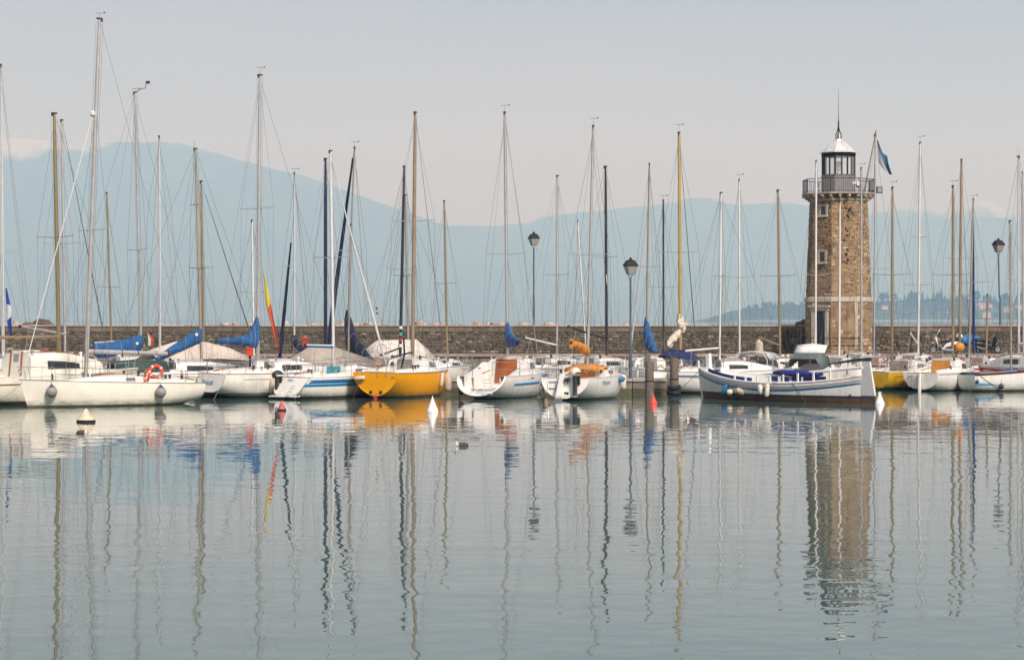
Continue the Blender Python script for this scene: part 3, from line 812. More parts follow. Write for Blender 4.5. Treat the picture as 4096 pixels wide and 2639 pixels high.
mb = MB(); mb.lathe([(0.11, zv0), (0.12, zv0 + .12), (0.10, zv0 + .3), (0.04, zv0 + .42)], n=10); mb.build('cowl', M_zinc, ve, smooth=50)
for k in range(6):
    a = R(60 * k + 20)
    mb = MB(); mb.tube([(0.19 * math.cos(a), 0.19 * math.sin(a), zv0 - .03), (0.19 * math.cos(a), 0.19 * math.sin(a), zv0 + .33), (0.14 * math.cos(a), 0.14 * math.sin(a), zv0 + .45), (0.03 * math.cos(a), 0.03 * math.sin(a), zv1)], 0.03, 5); mb.build('rib', M_iron, ve)
mb = MB(); mb.lathe([(0.10, zv1 - .03), (0.11, zv1), (0.05, zv1 + .06), (0.09, zv1 + .12), (0.045, zv1 + .17), (0.05, zv1 + .5), (0.03, zv1 + .55), (0.034, zv1 + .6), (0.018, zv1 + .7), (0.012, PZ(420)), (0.004, PZ(352))], n=8); mb.build('spire', M_iron, lh, smooth=40)
# things fixed to the gallery: surveillance camera, flood light, flag staff
c0 = W(3425, 735, DL - 2.0)
cc = empty('surveillance_camera', c0); tag(cc, 'white dome surveillance camera on the right of the lighthouse gallery', 'camera')
mb = MB(); mb.box((-0.12, 0, 0.06), (0.22, 0.12, 0.16)); mb.build('bracket', M_whitealu, cc)
mb = MB(); mb.lathe([(0.02, -.18), (0.11, -.14), (0.14, -.02), (0.14, .10), (0.05, .17)], (0.09, 0, 0), 12); mb.build('housing', M_whitealu, cc, smooth=50)
mb = MB(); mb.lathe([(0.03, -.235), (0.09, -.20), (0.11, -.15)], (0.09, 0, 0), 12); mb.build('lens', M_dark, cc, smooth=50)
f0 = W(3515, 760, DL - 0.6)
fl = empty('flood_light', f0); tag(fl, 'square dark flood light beside the lighthouse gallery', 'flood light')
mb = MB(); mb.box((0.04, 0, 0), (0.36, 0.2, 0.40)); mb.build('housing', M_iron, fl)
mb = MB(); mb.box((0.05, -0.11, 0), (0.28, 0.015, 0.30)); mb.build('pane', M_lampglass, fl)
mb = MB(); mb.tube([(-0.45, 0.1, -0.05), (0, 0.0, -0.05)], 0.03, 5); mb.build('bracket', M_iron, fl)
fs = empty('flag_staff', W(3456, 772, DL - 1.2)); tag(fs, 'leaning flag staff rising from the lighthouse gallery', 'flag staff')
tp = W(3505, 520, DL - 1.2) - fs.location
mb = MB(); mb.tube([(0, 0, 0), tp], [0.05, 0.03], 8); mb.build('pole', M_brownmast, fs)
mb = MB(); mb.box(tp * 0.91, (0.16, 0.12, 0.16)); mb.build('truck', M_drope, fs)
mb = MB(); mb.tube([tp * 0.9 + Vector((0.04, 0, 0)), Vector((0.16, 0, 0.3))], 0.006, 4); mb.build('halyard', M_rope, fs)
# flag: white hoist, light blue fly, hanging in folds
mflag, t_, b_, N_, L_ = nodes('flag_white_blue')
b_.inputs['Roughness'].default_value = 0.9
atn = N_('ShaderNodeAttribute'); atn.attribute_name = 'tint'
rp = N_('ShaderNodeValToRGB'); rp.color_ramp.interpolation = 'CONSTANT'; e = rp.color_ramp.elements
e[0].color = (0.36, 0.35, 0.36, 1); e[1].position = 0.42; e[1].color = (0.03, 0.12, 0.21, 1)
L_(atn.outputs['Fac'], rp.inputs['Fac']); L_(rp.outputs['Color'], b_.inputs['Base Color'])
def cloth_flag(name, outline_l, outline_r, D, m, label, fold=0.10, nv=14, nu=8, tintrow=False, parent=None):
    """hanging cloth between two pixel polylines (left edge, right edge)"""
    rows, tt = [], []
    def along(pl, t):
        s = t * (len(pl) - 1); i = min(int(s), len(pl) - 2); f = s - i
        return (pl[i][0] + (pl[i + 1][0] - pl[i][0]) * f, pl[i][1] + (pl[i + 1][1] - pl[i][1]) * f)
    o0 = W(outline_l[0][0], outline_l[0][1], D)
    for j in range(nv + 1):
        a, b = along(outline_l, j / nv), along(outline_r, j / nv)
        r = []
        for i in range(nu + 1):
            f = i / nu
            p = W(a[0] + (b[0] - a[0]) * f, a[1] + (b[1] - a[1]) * f, D) - o0
            p.y += fold * math.sin(f * 7 + j * 0.35) * (0.4 + f)
            r.append(p); tt.append(j / nv if tintrow else f)
        rows.append(r)
    mb = MB(); mb.sheet(rows)
    o = mb.build(name, m, smooth=80, solid=0.006, attr=('tint', tt)); o.location = o0
    return tag(o, label, 'flag')
cloth_flag('flag', [(3508, 560), (3512, 610), (3516, 650), (3530, 672), (3556, 697)], [(3512, 562), (3532, 612), (3549, 625), (3552, 655), (3567, 699)], DL - 1.2, mflag, 'white and light blue flag hanging from the lighthouse staff', fold=0.09)
# ------------------------------------------------------------------ wooded promontory across the water
DP = 7200.0
PROM = [(2840, 1281), (2890, 1268), (2930, 1256), (2980, 1240), (3040, 1234), (3120, 1226), (3200, 1222), (3300, 1226), (3420, 1222), (3520, 1212), (3620, 1205), (3760, 1200), (3860, 1205), (3980, 1212), (4096, 1215), (4400, 1225), (5000, 1245)]
vs = []; nx, ny = 120, 12
for j in range(ny + 1):
    v = j / ny
    for i in range(nx + 1):
        px = 2830 + i * (4700 - 2830) / nx
        X = (px - CX) / F * DP; Y = DP - 10 + v * 840
        z = max(0, (HY - interp(PROM, px)) / F * (DP + 320) + H * 0.3) * math.sin(min(1, v * 1.9 + 0.06) * math.pi / 2) * (1 if v < 0.6 else 1 - (v - 0.6) * 2.2)
        z += 2.4 * mnoise.noise(Vector((X * .015, Y * .015, 2)))
        vs.append((X, Y, max(z, -2)))
mb = MB(); n = nx + 1
mb.add(vs, [(j * n + i, j * n + i + 1, (j + 1) * n + i + 1, (j + 1) * n + i) for j in range(ny) for i in range(nx)])
M_prom = mat('promontory_ground', (0.07, 0.085, 0.045), 1.0, 0.35, 0.05, spec=0.0)
tag(mb.build('promontory', M_prom, smooth=60), kind='structure')
M_leaf = mat('foliage_far', (0.035, 0.055, 0.028), 0.95, 0.4, 0.4, spec=0.1)
M_leaf2 = mat('foliage_far_olive', (0.06, 0.075, 0.04), 0.95, 0.4, 0.4, spec=0.1)
M_bark = mat('bark_far', (0.05, 0.04, 0.03), 1.0, 0.3, 2)
def clump(mb, c, r, rg, n=7, sq=1.0):
    """a loose ball of leafy facets"""
    for _ in range(n):
        d = Vector((rg.gauss(0, 1), rg.gauss(0, 1), rg.gauss(0, 1))).normalized()
        p = Vector(c) + Vector((d.x * r, d.y * r, d.z * r * sq)) * rg.uniform(0.55, 1.05)
        t = d.orthogonal().normalized(); b_ = d.cross(t); s = r * rg.uniform(0.4, 0.75); a = rg.uniform(0, 6)
        q = [p + (t * math.cos(a + k * 1.57) + b_ * math.sin(a + k * 1.57)) * s * rg.uniform(.7, 1.2) + d * rg.uniform(-.25, .25) * s for k in range(4)]
        mb.add(q + [p - d * s * .7], [(0, 1, 2), (0, 2, 3), (0, 1, 4), (1, 2, 4), (2, 3, 4), (3, 0, 4)])
def tree_mesh(kind, seed):
    rg = random.Random(seed); cr, tr = MB(), MB()
    if kind == 'cypress':
        h, r = 1.0, 0.13
        for k in range(16):
            f = k / 15
            rr = r * (0.5 + 1.1 * f if f < 0.35 else 0.9 * (1 - f) / 0.65 + 0.08)
            clump(cr, (rg.uniform(-.02, .02), rg.uniform(-.02, .02), 0.1 + 0.88 * f), rr, rg, 8, 1.3)
        tr.tube([(0, 0, -0.05), (0, 0, 0.5)], [0.03, 0.012], 6)
    elif kind == 'fir':
        for k in range(12):
            f = k / 11
            rr = 0.26 * (1 - f) ** 0.9 + 0.02
            for j in range(4):
                a = j * 1.57 + k
                clump(cr, (rr * .6 * math.cos(a), rr * .6 * math.sin(a), 0.12 + 0.86 * f), rr * .6 + .015, rg, 5, 0.6)
        tr.tube([(0, 0, -0.05), (0, 0, 0.9)], [0.03, 0.006], 6)
    else:
        for k in range(18):
            a, e = rg.uniform(0, 6.28), rg.uniform(-.2, 1)
            clump(cr, (0.30 * math.cos(a) * (1 - e * .4), 0.30 * math.sin(a) * (1 - e * .4), 0.55 + 0.32 * e), rg.uniform(.12, .2), rg, 9)
        tr.tube([(0, 0, -0.05), (0.02, 0, 0.3), (0, 0, 0.6)], [0.05, 0.04, 0.02], 6)
        for j in range(3):
            a = j * 2.1; tr.tube([(0.01, 0, 0.28), (0.2 * math.cos(a), 0.2 * math.sin(a), 0.55)], [0.025, 0.01], 5)
    return cr, tr
def ground_z(px, py_extra=0, Dd=DP + 60): return max(0, (HY - interp(PROM, px)) / F * Dd)
# the mass of the wood on the slope, one crowd
wood, rg = MB(), random.Random(3)
for i in range(2300):
    px = rg.uniform(2880, 4650); v = rg.random() ** 0.8
    D_ = DP + 20 + v * 520
    g = max(0, (HY - interp(PROM, px)) / F * (DP + 320) + H * .3) * math.sin(min(1, (D_ - DP + 10) / 840 * 1.9 + .06) * math.pi / 2)
    s = rg.uniform(3.6, 7.6) * (0.45 if px < 2960 else 1)
    clump(wood, ((px - CX) / F * D_, D_, g + s * .55), s, rg, 5)
tag(wood.build('wood', M_leaf), 'dense hazy wood covering the far promontory', 'wood', kind='stuff')
protos = {}
for kd, sd, mt in (('cypress', 1, M_leaf), ('cypress', 2, M_leaf), ('fir', 3, M_leaf), ('fir', 4, M_leaf), ('broad', 5, M_leaf2), ('broad', 6, M_leaf2)):
    cr, tr = tree_mesh(kd, sd)
    a = cr.build('crown', mt); b = tr.build('trunk', M_bark)
    protos.setdefault(kd, []).append((a.data, b.data)); bpy.data.objects.remove(a); bpy.data.objects.remove(b)
NAMES = {'cypress': ('cypress_tree', 'narrow dark cypress rising above the far wooded promontory'), 'fir': ('conifer_tree', 'pointed conifer standing on the skyline of the far promontory'), 'broad': ('broadleaf_tree', 'rounded broadleaf tree on the skyline of the far promontory')}
rg = random.Random(21)
TREES = []
px = 3620
while px < 4110:
    TREES.append((px, rg.choice(('cypress', 'cypress', 'fir', 'fir', 'broad')), rg.uniform(22, 44))); px += rg.uniform(10, 26)
for px in range(2990, 3230, 30): TREES.append((px + rg.uniform(-9, 9), 'broad', rg.uniform(16, 24)))
for px in range(3490, 3620, 22): TREES.append((px + rg.uniform(-6, 6), rg.choice(('broad', 'cypress')), rg.uniform(20, 34)))
TREES += [(3000, 'cypress', 22), (3535, 'broad', 40), (3100, 'fir', 22), (3765, 'cypress', 50), (3645, 'fir', 44), (3690, 'cypress', 42)]
cnt = {}
for px, kd, hp in sorted(TREES):
    cnt[kd] = cnt.get(kd, 0) + 1
    D_ = DP + 300 + rg.uniform(-40, 120)
    h = hp / F * D_
    nm, lb = NAMES[kd]
    o = empty(nm, ((px - CX) / F * D_, D_, ground_z(px, 0, D_) + 0.3), rg.uniform(0, 6)); o.scale = (h * (1.15 if kd != 'broad' else 1.3),) * 2 + (h * 1.15,)
    ca, tb = rg.choice(protos[kd]); mesh_obj('crown', ca, o); mesh_obj('trunk', tb, o)
    tag(o, lb + ', ' + ORD(cnt[kd]) + ' from the left', 'tree', {'cypress': 'cypresses of the promontory', 'fir': 'conifers of the promontory', 'broad': 'broadleaf trees of the promontory'}[kd])
M_villa = mat('villa_plaster', (0.60, 0.50, 0.42), 0.9, 0.1, 0.5); M_villap = mat('villa_pink_plaster', (0.50, 0.33, 0.27), 0.9, 0.1, 0.5)
M_tile = mat('villa_roof', (0.30, 0.16, 0.11), 0.9, 0.2, 1); M_vwin = mat('villa_window', (0.04, 0.045, 0.05), 0.3, 0.2, 1)
def villa(px, py, wpx, hpx, D, m, label, cols, rows, hip=True):
    wd, ht, dp = wpx / F * D, hpx / F * D, wpx / F * D * .6
    c = W(px, py, D); v = empty('villa', (c.x, D, c.z))
    mb = MB(); mb.box((0, 0, ht / 2 - 2), (wd, dp, ht + 4)); mb.build('wall', m, v)
    mb = MB(); e = 0.9; mb.loft([[(-wd / 2 - e, -dp / 2 - e, ht), (wd / 2 + e, -dp / 2 - e, ht), (wd / 2 + e, dp / 2 + e, ht), (-wd / 2 - e, dp / 2 + e, ht)], [(-wd * .28, -.1, ht * 1.3), (wd * .28, -.1, ht * 1.3), (wd * .28, .1, ht * 1.3), (-wd * .28, .1, ht * 1.3)]])
    rf = mb.build('roof', M_tile, v)
    mb = MB(); mb.box((wd * .2, .2, ht * 1.27), (1.4, 1.4, 3)); mb.build('chimney', m, rf)
    for r_ in range(rows):
        for q in range(cols):
            mb = MB(); mb.box((-wd / 2 + wd * (q + .5) / cols, -dp / 2 - .03, ht * (r_ + .5) / rows), (wd / cols * .42, .12, ht / rows * .5)); mb.build('window', M_vwin, v)
    return tag(v, label, 'villa', 'villas on the promontory')
villa(3935, 1236, 60, 20, DP + 190, M_villa, 'widest pale villa with many windows among the far trees', 6, 2)
villa(3650, 1258, 24, 16, DP + 140, M_villap, 'small pink villa left of the other far villas', 3, 2)
villa(3945, 1266, 32, 16, DP + 10, M_villa, 'low pale villa near the far shore, below the widest one', 3, 1)
villa(4030, 1258, 40, 24, DP + 120, M_villap, 'tall pinkish villa at the right end of the far shore', 4, 3)
villa(3788, 1262, 20, 12, DP + 80, M_villap, 'tiny pinkish villa right of a gold mast', 2, 1)
villa(3538, 1232, 26, 8, DP + 160, M_villa, 'small pale villa just right of the lighthouse', 3, 1)
villa(3790, 1244, 22, 8, DP + 160, M_villa, 'tiny pale villa high in the far trees', 2, 1)
villa(4075, 1236, 30, 14, DP + 180, M_villa, 'pale villa at the right edge of the far shore', 3, 2)
# ------------------------------------------------------------------ boats
def lerp(a, b, t): return a + (b - a) * t
def smooth01(t): t = max(0.0, min(1.0, t)); return t * t * (3 - 2 * t)

class Hull:
    """x forward from the transom, y to port, z up from the water line"""
    def __init__(s, L, B, Fs, Fb, sag=0.12, tr=0.78, um=0.42, zt=0.12, draft=0.38, rake=0.7, trake=0.15, ns=2.1, nm=2.6, nb=1.7, pb=2.0):
        s.__dict__.update(locals())
    def b(s, u):
        if u < s.um: return s.B / 2 * (s.tr + (1 - s.tr) * math.sin(math.pi / 2 * u / s.um))
        q = (u - s.um) / (1 - s.um)
        return s.B / 2 * max(0.006, 1 - q ** s.pb)
    def zs(s, u): return s.Fs + (s.Fb - s.Fs) * u - s.sag * 4 * u * (1 - u)
    def zk(s, u):
        if u < 0.45: return lerp(s.zt, -s.draft, math.sin(math.pi / 2 * u / 0.45))
        return -s.draft * (1 - 0.55 * smooth01((u - 0.6) / 0.4))
    def n(s, u): return lerp(s.ns, s.nm, smooth01(u / 0.4)) if u < 0.45 else lerp(s.nm, s.nb, smooth01((u - 0.45) / 0.5))
    def x(s, u, z):
        zs = s.zs(u); d = (zs - z) / max(zs, 0.1)
        return u * s.L - s.rake * d * smooth01((u - 0.55) / 0.45) ** 2 + s.trake * d * (1 - smooth01(u / 0.35))
    def pt(s, u, t, side=1, off=0.0):
        th = t * math.pi / 2; e = 2 / s.n(u)
        zs, zk, b = s.zs(u), s.zk(u), s.b(u)
        y = b * max(math.cos(th), 0.0) ** e; z = zs - (zs - zk) * math.sin(th) ** e
        return Vector((s.x(u, z), side * (y + off), z))
    def at(s, u, drop, side=1, off=0.0):
        """point on the side, 'drop' metres under the sheer"""
        zs, zk = s.zs(u), s.zk(u); f = min(1.0, max(0.0, drop / (zs - zk)))
        e = 2 / s.n(u); sn = f ** (1 / e); th = math.asin(min(1, sn)); y = s.b(u) * max(math.cos(th), 0.0) ** e
        z = zs - drop
        return Vector((s.x(u, z), side * (y + off), z))

US = [0, .02, .05, .1, .16, .22, .3, .38, .46, .54, .62, .7, .77, .84, .9, .94, .97, .99, 1.0]
def build_hull(h, root, m, open_stern=False, nt=10):
    mb = MB()
    rows = []
    for u in US:
        rows.append([h.pt(u, t / nt, 1) for t in range(nt + 1)] + [h.pt(u, t / nt, -1) for t in range(nt - 1, -1, -1)])
    mb.sheet(rows)
    if not open_stern:
        mb.add(rows[0], [tuple(range(len(rows[0])))])
    return mb.build('hull', m, root, smooth=45)

def build_deck(h, root, m, ck=(0.03, 0.36), floor=0.45, open_stern=False, inner=0.62):
    us = sorted(set(US + [ck[0], ck[0] + 0.001, ck[1], ck[1] + 0.001])) if ck else US
    fr = [1, .985, inner + .015, inner, 0, -inner, -inner - .015, -.985, -1]
    rows = []
    for u in us:
        z = h.zs(u); r = []
        inck = ck and (ck[0] + 0.0005 if not open_stern else -1) < u < ck[1] + 0.0005
        for f in fr:
            zz = z + 0.05 * (1 - f * f) * min(1, h.b(u)) - 0.004
            if abs(f) == .985: zz = z + 0.012
            if inck and abs(f) <= inner: zz = floor
            r.append(Vector((h.x(u, zz) if not (inck and abs(f) <= inner) else max(u * h.L, h.x(u, zz) if u < 0.02 else u * h.L), f * h.b(u), zz)))
        rows.append(r)
    mb = MB(); mb.sheet(rows)
    return mb.build('deck', m, root, smooth=30)

def strip(h, root, name, m, d0, d1, u0=0.0, u1=1.0, sides=(1, -1), off=0.006, n=22, d0b=None, d1b=None):
    """painted band that follows the sheer; sides are separate pieces"""
    for sd in sides:
        rows = []
        for i in range(n + 1):
            u = lerp(u0, u1, i / n)
            a, b = lerp(d0, d0 if d0b is None else d0b, i / n), lerp(d1, d1 if d1b is None else d1b, i / n)
            rows.append([h.at(u, a, sd, off), h.at(u, (a + b) / 2, sd, off), h.at(u, b, sd, off)])
        mb = MB(); mb.sheet(rows); mb.build(name, m, root, smooth=60, solid=0.008)

def toe_rail(h, root, m, r=0.02):
    for sd in (1, -1):
        mb = MB(); mb.tube([h.pt(u, 0, sd) + Vector((0, 0, 0.015)) for u in US], r, 5); mb.build('toe_rail', m, root, smooth=50)

class Cabin:
    def __init__(s, h, u0, u1, hgt, wf=0.66, tip=0.35, nose=0.45, z_off=0.0):
        s.__dict__.update(locals()); s.W0 = None
    def w(s, f):
        u = lerp(s.u0, s.u1, f); ww = min(s.h.b(u) * s.wf, s.h.B / 2 * s.wf)
        return ww * (1 - (1 - s.nose) * max(0, (f - .45) / .55) ** 1.6)
    def top(s, f): return s.hgt * (1 if f < .35 else lerp(1, s.tip, ((f - .35) / .65) ** 1.4))
    def pt(s, f, g, side=1, off=0.0):
        """f along, g 0 deck edge .. 1 roof centre"""
        u = lerp(s.u0, s.u1, f); z0 = s.h.zs(u) + 0.0 + s.z_off; w, t = s.w(f), s.top(f)
        if g <= .6: q = g / .6; y, z = w * (1 - .10 * q) + off, z0 + t * .78 * q
        elif g <= .8: q = (g - .6) / .2; y, z = w * lerp(.90, .74, q) + off * .7, z0 + t * lerp(.78, .97, q) + off * .7
        else: q = (g - .8) / .2; y, z = w * .74 * (1 - q), z0 + t * lerp(.97, 1.04, q) + off
        slope = 0.12 * s.hgt if f < .02 else 0
        return Vector((u * s.h.L + slope * g, side * y, z))
    def build(s, root, m, name='cabin'):
        rings = []
        for i in range(13):
            f = i / 12
            rings.append([s.pt(f, g, 1) for g in (0, .3, .6, .7, .8, .9)] + [s.pt(f, 1, 1)] + [s.pt(f, g, -1) for g in (.9, .8, .7, .6, .3, 0)])
        mb = MB(); mb.loft(rings, closed=True)
        return mb.build(name, m, root, smooth=35)
    def window(s, root, f0, f1, g0, g1, m, sides=(1, -1), taper=0.0, name='window', par=None):
        for sd in sides:
            rows = []
            for i in range(7):
                f = lerp(f0, f1, i / 6); k = taper * (i / 6)
                rows.append([s.pt(f, g0, sd, .012), s.pt(f, lerp(g0, g1 - k, .5), sd, .014), s.pt(f, g1 - k, sd, .012)])
            mb = MB(); mb.sheet(rows); mb.build(name, m, root, solid=0.012)
    def board(s, root, m, w=0.36, z0=-.35, z1=0.9, name='washboard', off=0.03, vent=None):
        """companionway board in the aft bulkhead"""
        p = s.pt(0, 0); x0 = p.x; zb = s.h.zs(s.u0) + s.z_off
        a, b = zb + z0, zb + s.hgt * z1
        mb = MB(); xs0, xs1 = x0 - off, x0 + .1 * s.hgt * z1 - off
        mb.prism([(xs0, -w, a), (xs0, w, a), (xs1, w * .88, b), (xs1, -w * .88, b)], (off * .8, 0, 0))
        o = mb.build(name, m, root)
        return o, (xs0, a, b)
    def hatch(s, root, m, w=0.40, f1=0.4):
        mb = MB(); rows = []
        for i in range(5):
            f = f1 * i / 4
            p = s.pt(f, 1); rows.append([Vector((p.x, -w, p.z - .02)), Vector((p.x, -w, p.z + .05)), Vector((p.x, 0, p.z + .075)), Vector((p.x, w, p.z + .05)), Vector((p.x, w, p.z - .02))])
        mb.loft(rows); mb.build('sliding_hatch', m, root)

def pulpit(h, root, m=None, ht=0.6, u0=0.86):
    m = m or M_steel
    mb = MB()
    top = []
    for u, sd in ((u0, 1), (.93, 1), (.99, 1), (.99, -1), (.93, -1), (u0, -1)):
        p = h.pt(u, 0, sd); p.y = sd * max(abs(p.y) * 0.92, 0.14); top.append(Vector((p.x + (.12 if u > .95 else 0), p.y, h.zs(u) + ht)))
    mb.tube(top, 0.015, 5)
    for u, sd in ((u0, 1), (u0, -1), (.95, 1), (.95, -1)):
        p = h.pt(u, 0, sd); q = Vector((p.x + (.1 if u > .9 else 0), sd * max(abs(p.y) * .92, .12), h.zs(u) + ht)); mb.tube([p, q], 0.013, 5)
    mb.build('pulpit', m, root)

def pushpit(h, root, ht=0.6, u1=0.13, gate=False, m=None, mid=True):
    m = m or M_steel
    path = []
    for u, sd, k in ((u1, 1, .95), (.04, 1, .95), (.005, 1, .8), (.005, -1, .8), (.04, -1, .95), (u1, -1, .95)):
        p = h.pt(u, 0, sd); path.append(Vector((p.x + .03, p.y * k, h.zs(u) + ht)))
    if gate:
        path[2].y = path[1].y * .42; path[3].y = path[4].y * .42
    for seg in ((path[:3], path[3:]) if gate else (path,)):
        mb = MB(); mb.tube(seg, 0.017, 5)
        if mid: mb.tube([p - Vector((0, 0, ht * .5)) for p in seg], 0.012, 5)
        for p in (seg[0], seg[2], seg[-1]) if gate else (seg[0], seg[2], seg[3], seg[5]): mb.tube([p - Vector((0, 0, ht)), p], 0.015, 5)
        mb.build('pushpit', m, root)

def lifelines(h, root, us=(0.13, .3, .48, .66, .86), ht=0.58, sides=(1, -1)):
    for sd in sides:
        tops = []
        for u in us:
            p = h.pt(u, 0, sd) * 1.0; p.y *= .95; q = p + Vector((0, 0, ht)); tops.append((p, q))
            if u not in (us[0], us[-1]):
                mb = MB(); mb.tube([p, q], 0.014, 5); mb.build('stanchion', M_steel, root)
        for k in (1.0, .52):
            mb = MB(); mb.tube([p.lerp(q, k) for p, q in tops], 0.007, 4); mb.build('lifeline', M_wire, root)

def to_local(root, p):
    return Matrix.Rotation(-root.rotation_euler.z, 3, 'Z') @ (Vector(p) - root.location)

def boat_root(name, px, D, a, label, cat, group=None):
    """a: heading in degrees, 0 = away from the camera, 90 = to the right"""
    dr = Vector((math.sin(R(a)), math.cos(R(a)), 0))
    o = empty(name, ((px - CX) / F * D, D, 0), math.atan2(dr.y, dr.x))
    tag(o, label, cat, group)
    o['_dir'] = list(dr)
    return o

def solve_x(root, px):
    """local x on the centre line that the photograph sees at pixel column px"""
    d = root['_dir']; k = (px - CX) / F
    return (k * root.location.y - root.location.x) / (d[0] - k * d[1])

MASTS = {}
def mast(root, h, mx, top, wpx, m, spr=(), foot=0.9, vane=None, fore=0.93, fore_u=0.985, back=True, furl=None, shr=True, ell=1.35, lean_y=0.0, ant=None, hounds=0.97, rfore=0.007):
    """mx local x of the foot; top photo pixel; spr [(py, left px, right px)]; furl (material, r, lower, upper) rolled sail on the forestay"""
    base = Vector((mx, 0, foot))
    wb = root.matrix_basis @ base if False else Matrix.Rotation(root.rotation_euler.z, 3, 'Z') @ base + root.location
    D = wb.y
    tpw = W(top[0], top[1], D)
    tp = to_local(root, tpw)
    r = wpx * .88 / 2 / F * D
    MASTS[root.name] = (base, tp)
    mo = MB(); q = [base, base.lerp(tp, .55), base.lerp(tp, .85), tp]
    mo.tube(q, [r * 1.0, r, r * .9, r * .62], 10, ell=1.0)
    mo = mo.build('mast', m, root, smooth=50)
    mb = MB(); mb.box(tp + Vector((0, 0, .03)), (r * 2.7, r * 1.2, .07)); mb.box(tp + Vector((-r * 1.1, 0, -.05)), (r * .8, r * .8, .12)); mb.build('masthead', M_dark, mo)
    # halyards close along the mast
    for dx, dy in ((-1.7, .4), (1.6, -.5)):
        mb = MB(); mb.tube([base + Vector((r * dx, r * dy, .5)), tp + Vector((r * dx * .9, r * dy, -.1))], 0.006, 4); mb.build('halyard', M_wire, mo)
    tips = []
    ca = max(.55, abs(math.cos(math.atan2(root['_dir'][0], root['_dir'][1]))))
    for (py, x0, x1) in spr:
        f = (base.lerp(tp, 0).z, tp.z); zc = W(0, py, D).z; t = (zc - base.z) / (tp.z - base.z); c = base.lerp(tp, t)
        wx = CX + F * (root.location.x + (Matrix.Rotation(root.rotation_euler.z, 3, 'Z') @ c).x) / D
        ln = min(1.35, max(.35, (abs(x1 - x0) / 2) / F * D / ca))
        pair = []
        for sd in (1, -1):
            tip = c + Vector((-0.10, sd * ln, 0.05)); pair.append(tip)
            mb = MB(); mb.tube([c, tip], [0.022, 0.014], 6); mb.box(tip, (.05, .05, .05)); mb.build('spreader', M_greygold if m in (M_gold, M_greygold) else M_alu, mo)
        tips.append((t, pair))
    tips.sort()
    if shr:
        chu = min(.95, max(.05, (mx - .1) / h.L))
        for i, sd in enumerate((1, -1)):
            ch = h.pt(chu, 0, sd) * 1.0; ch.y *= .93
            path = [base.lerp(tp, hounds)] + [pr[i] for t, pr in reversed(tips)] + [ch]
            mb = MB(); mb.tube(path, 0.007, 4); mb.build('shroud', M_wire, root)
            if tips:
                low = base.lerp(tp, tips[0][0] - .01); ch2 = ch + Vector((-.3, 0, 0))
                mb = MB(); mb.tube([low, ch2], 0.006, 4); mb.build('lower_shroud', M_wire, root)
    bow = Vector((h.x(fore_u, h.zs(fore_u)), 0, h.zs(fore_u) + .05))
    ft = base.lerp(tp, fore) + Vector((r, 0, 0))
    if fore > 0:
        mb = MB(); mb.tube([bow, ft], rfore, 5); mb.build('forestay', M_whitealu if rfore > .012 else M_wire, root)
    if furl:
        fm, fr, f0, f1 = furl
        a, b = bow.lerp(ft, f0), bow.lerp(ft, f1)
        mb = MB(); n = 14
        mb.tube([a.lerp(b, i / n) for i in range(n + 1)], [fr * (.55 + .5 * min(1, i / 2.0)) * (1 - .62 * (i / n) ** 1.3) * (1 + .07 * math.sin(i * 2.3)) for i in range(n + 1)], 8); mb.build('furled_jib', fm, root, smooth=60)
        mb = MB(); mb.lathe([(.03, -.06), (.10, -.05), (.10, .06), (.03, .07)], a, 10); mb.build('furling_drum', M_dark, root)
    if back:
        st = Vector((h.x(0, h.zs(0)), 0, h.zs(0)))
        k_ = tp.lerp(st, .86)
        mb = MB(); mb.tube([tp, k_], 0.0065, 4); mb.build('backstay', M_wire, root)
        for sd in (1, -1):
            mb = MB(); mb.tube([k_, st + Vector((.05, sd * h.b(0) * .7, .05))], 0.006, 4); mb.build('backstay_leg', M_wire, root)
    if tips:                                        # flag halyards and a running stay
        for i, sd in enumerate((1, -1)):
            tip = tips[0][1][i].lerp(base.lerp(tp, tips[0][0]), .35); ch = h.pt(min(.95, max(.05, (mx - .5) / h.L)), 0, sd)
            mb = MB(); mb.tube([tip, ch], 0.0045, 4); mb.build('flag_halyard', M_wire, root)
        mb = MB(); mb.tube([base.lerp(tp, min(.9, tips[0][0] + .05)), Vector((min(h.L * .9, mx + h.L * .2), 0, h.zs(.8)))], 0.0055, 4); mb.build('inner_stay', M_wire, root)
    if vane:
        z = (vane_h := vane) / F * D
        mb = MB(); mb.tube([tp, tp + Vector((0, 0, z))], 0.006, 4)
        c = tp + Vector((0, 0, z)); lx = to_local(root, root.location + Vector((1, 0, 0))) 
        mb.tube([c - lx * .19, c + lx * .14], 0.008, 4); mb.prism([c + lx * .13, c + lx * .25 + Vector((0, 0, .07)), c + lx * .25 - Vector((0, 0, .01))], lx.cross(Vector((0, 0, 1))) * .008)
        mb.build('wind_vane', M_dark, mo)
    if ant:
        mb = MB(); mb.tube([tp + Vector((-.05, 0, 0)), tp + Vector((-.05, 0, ant / F * D))], 0.006, 4); mb.build('antenna', M_dark, mo)
    return base, tp, r, D

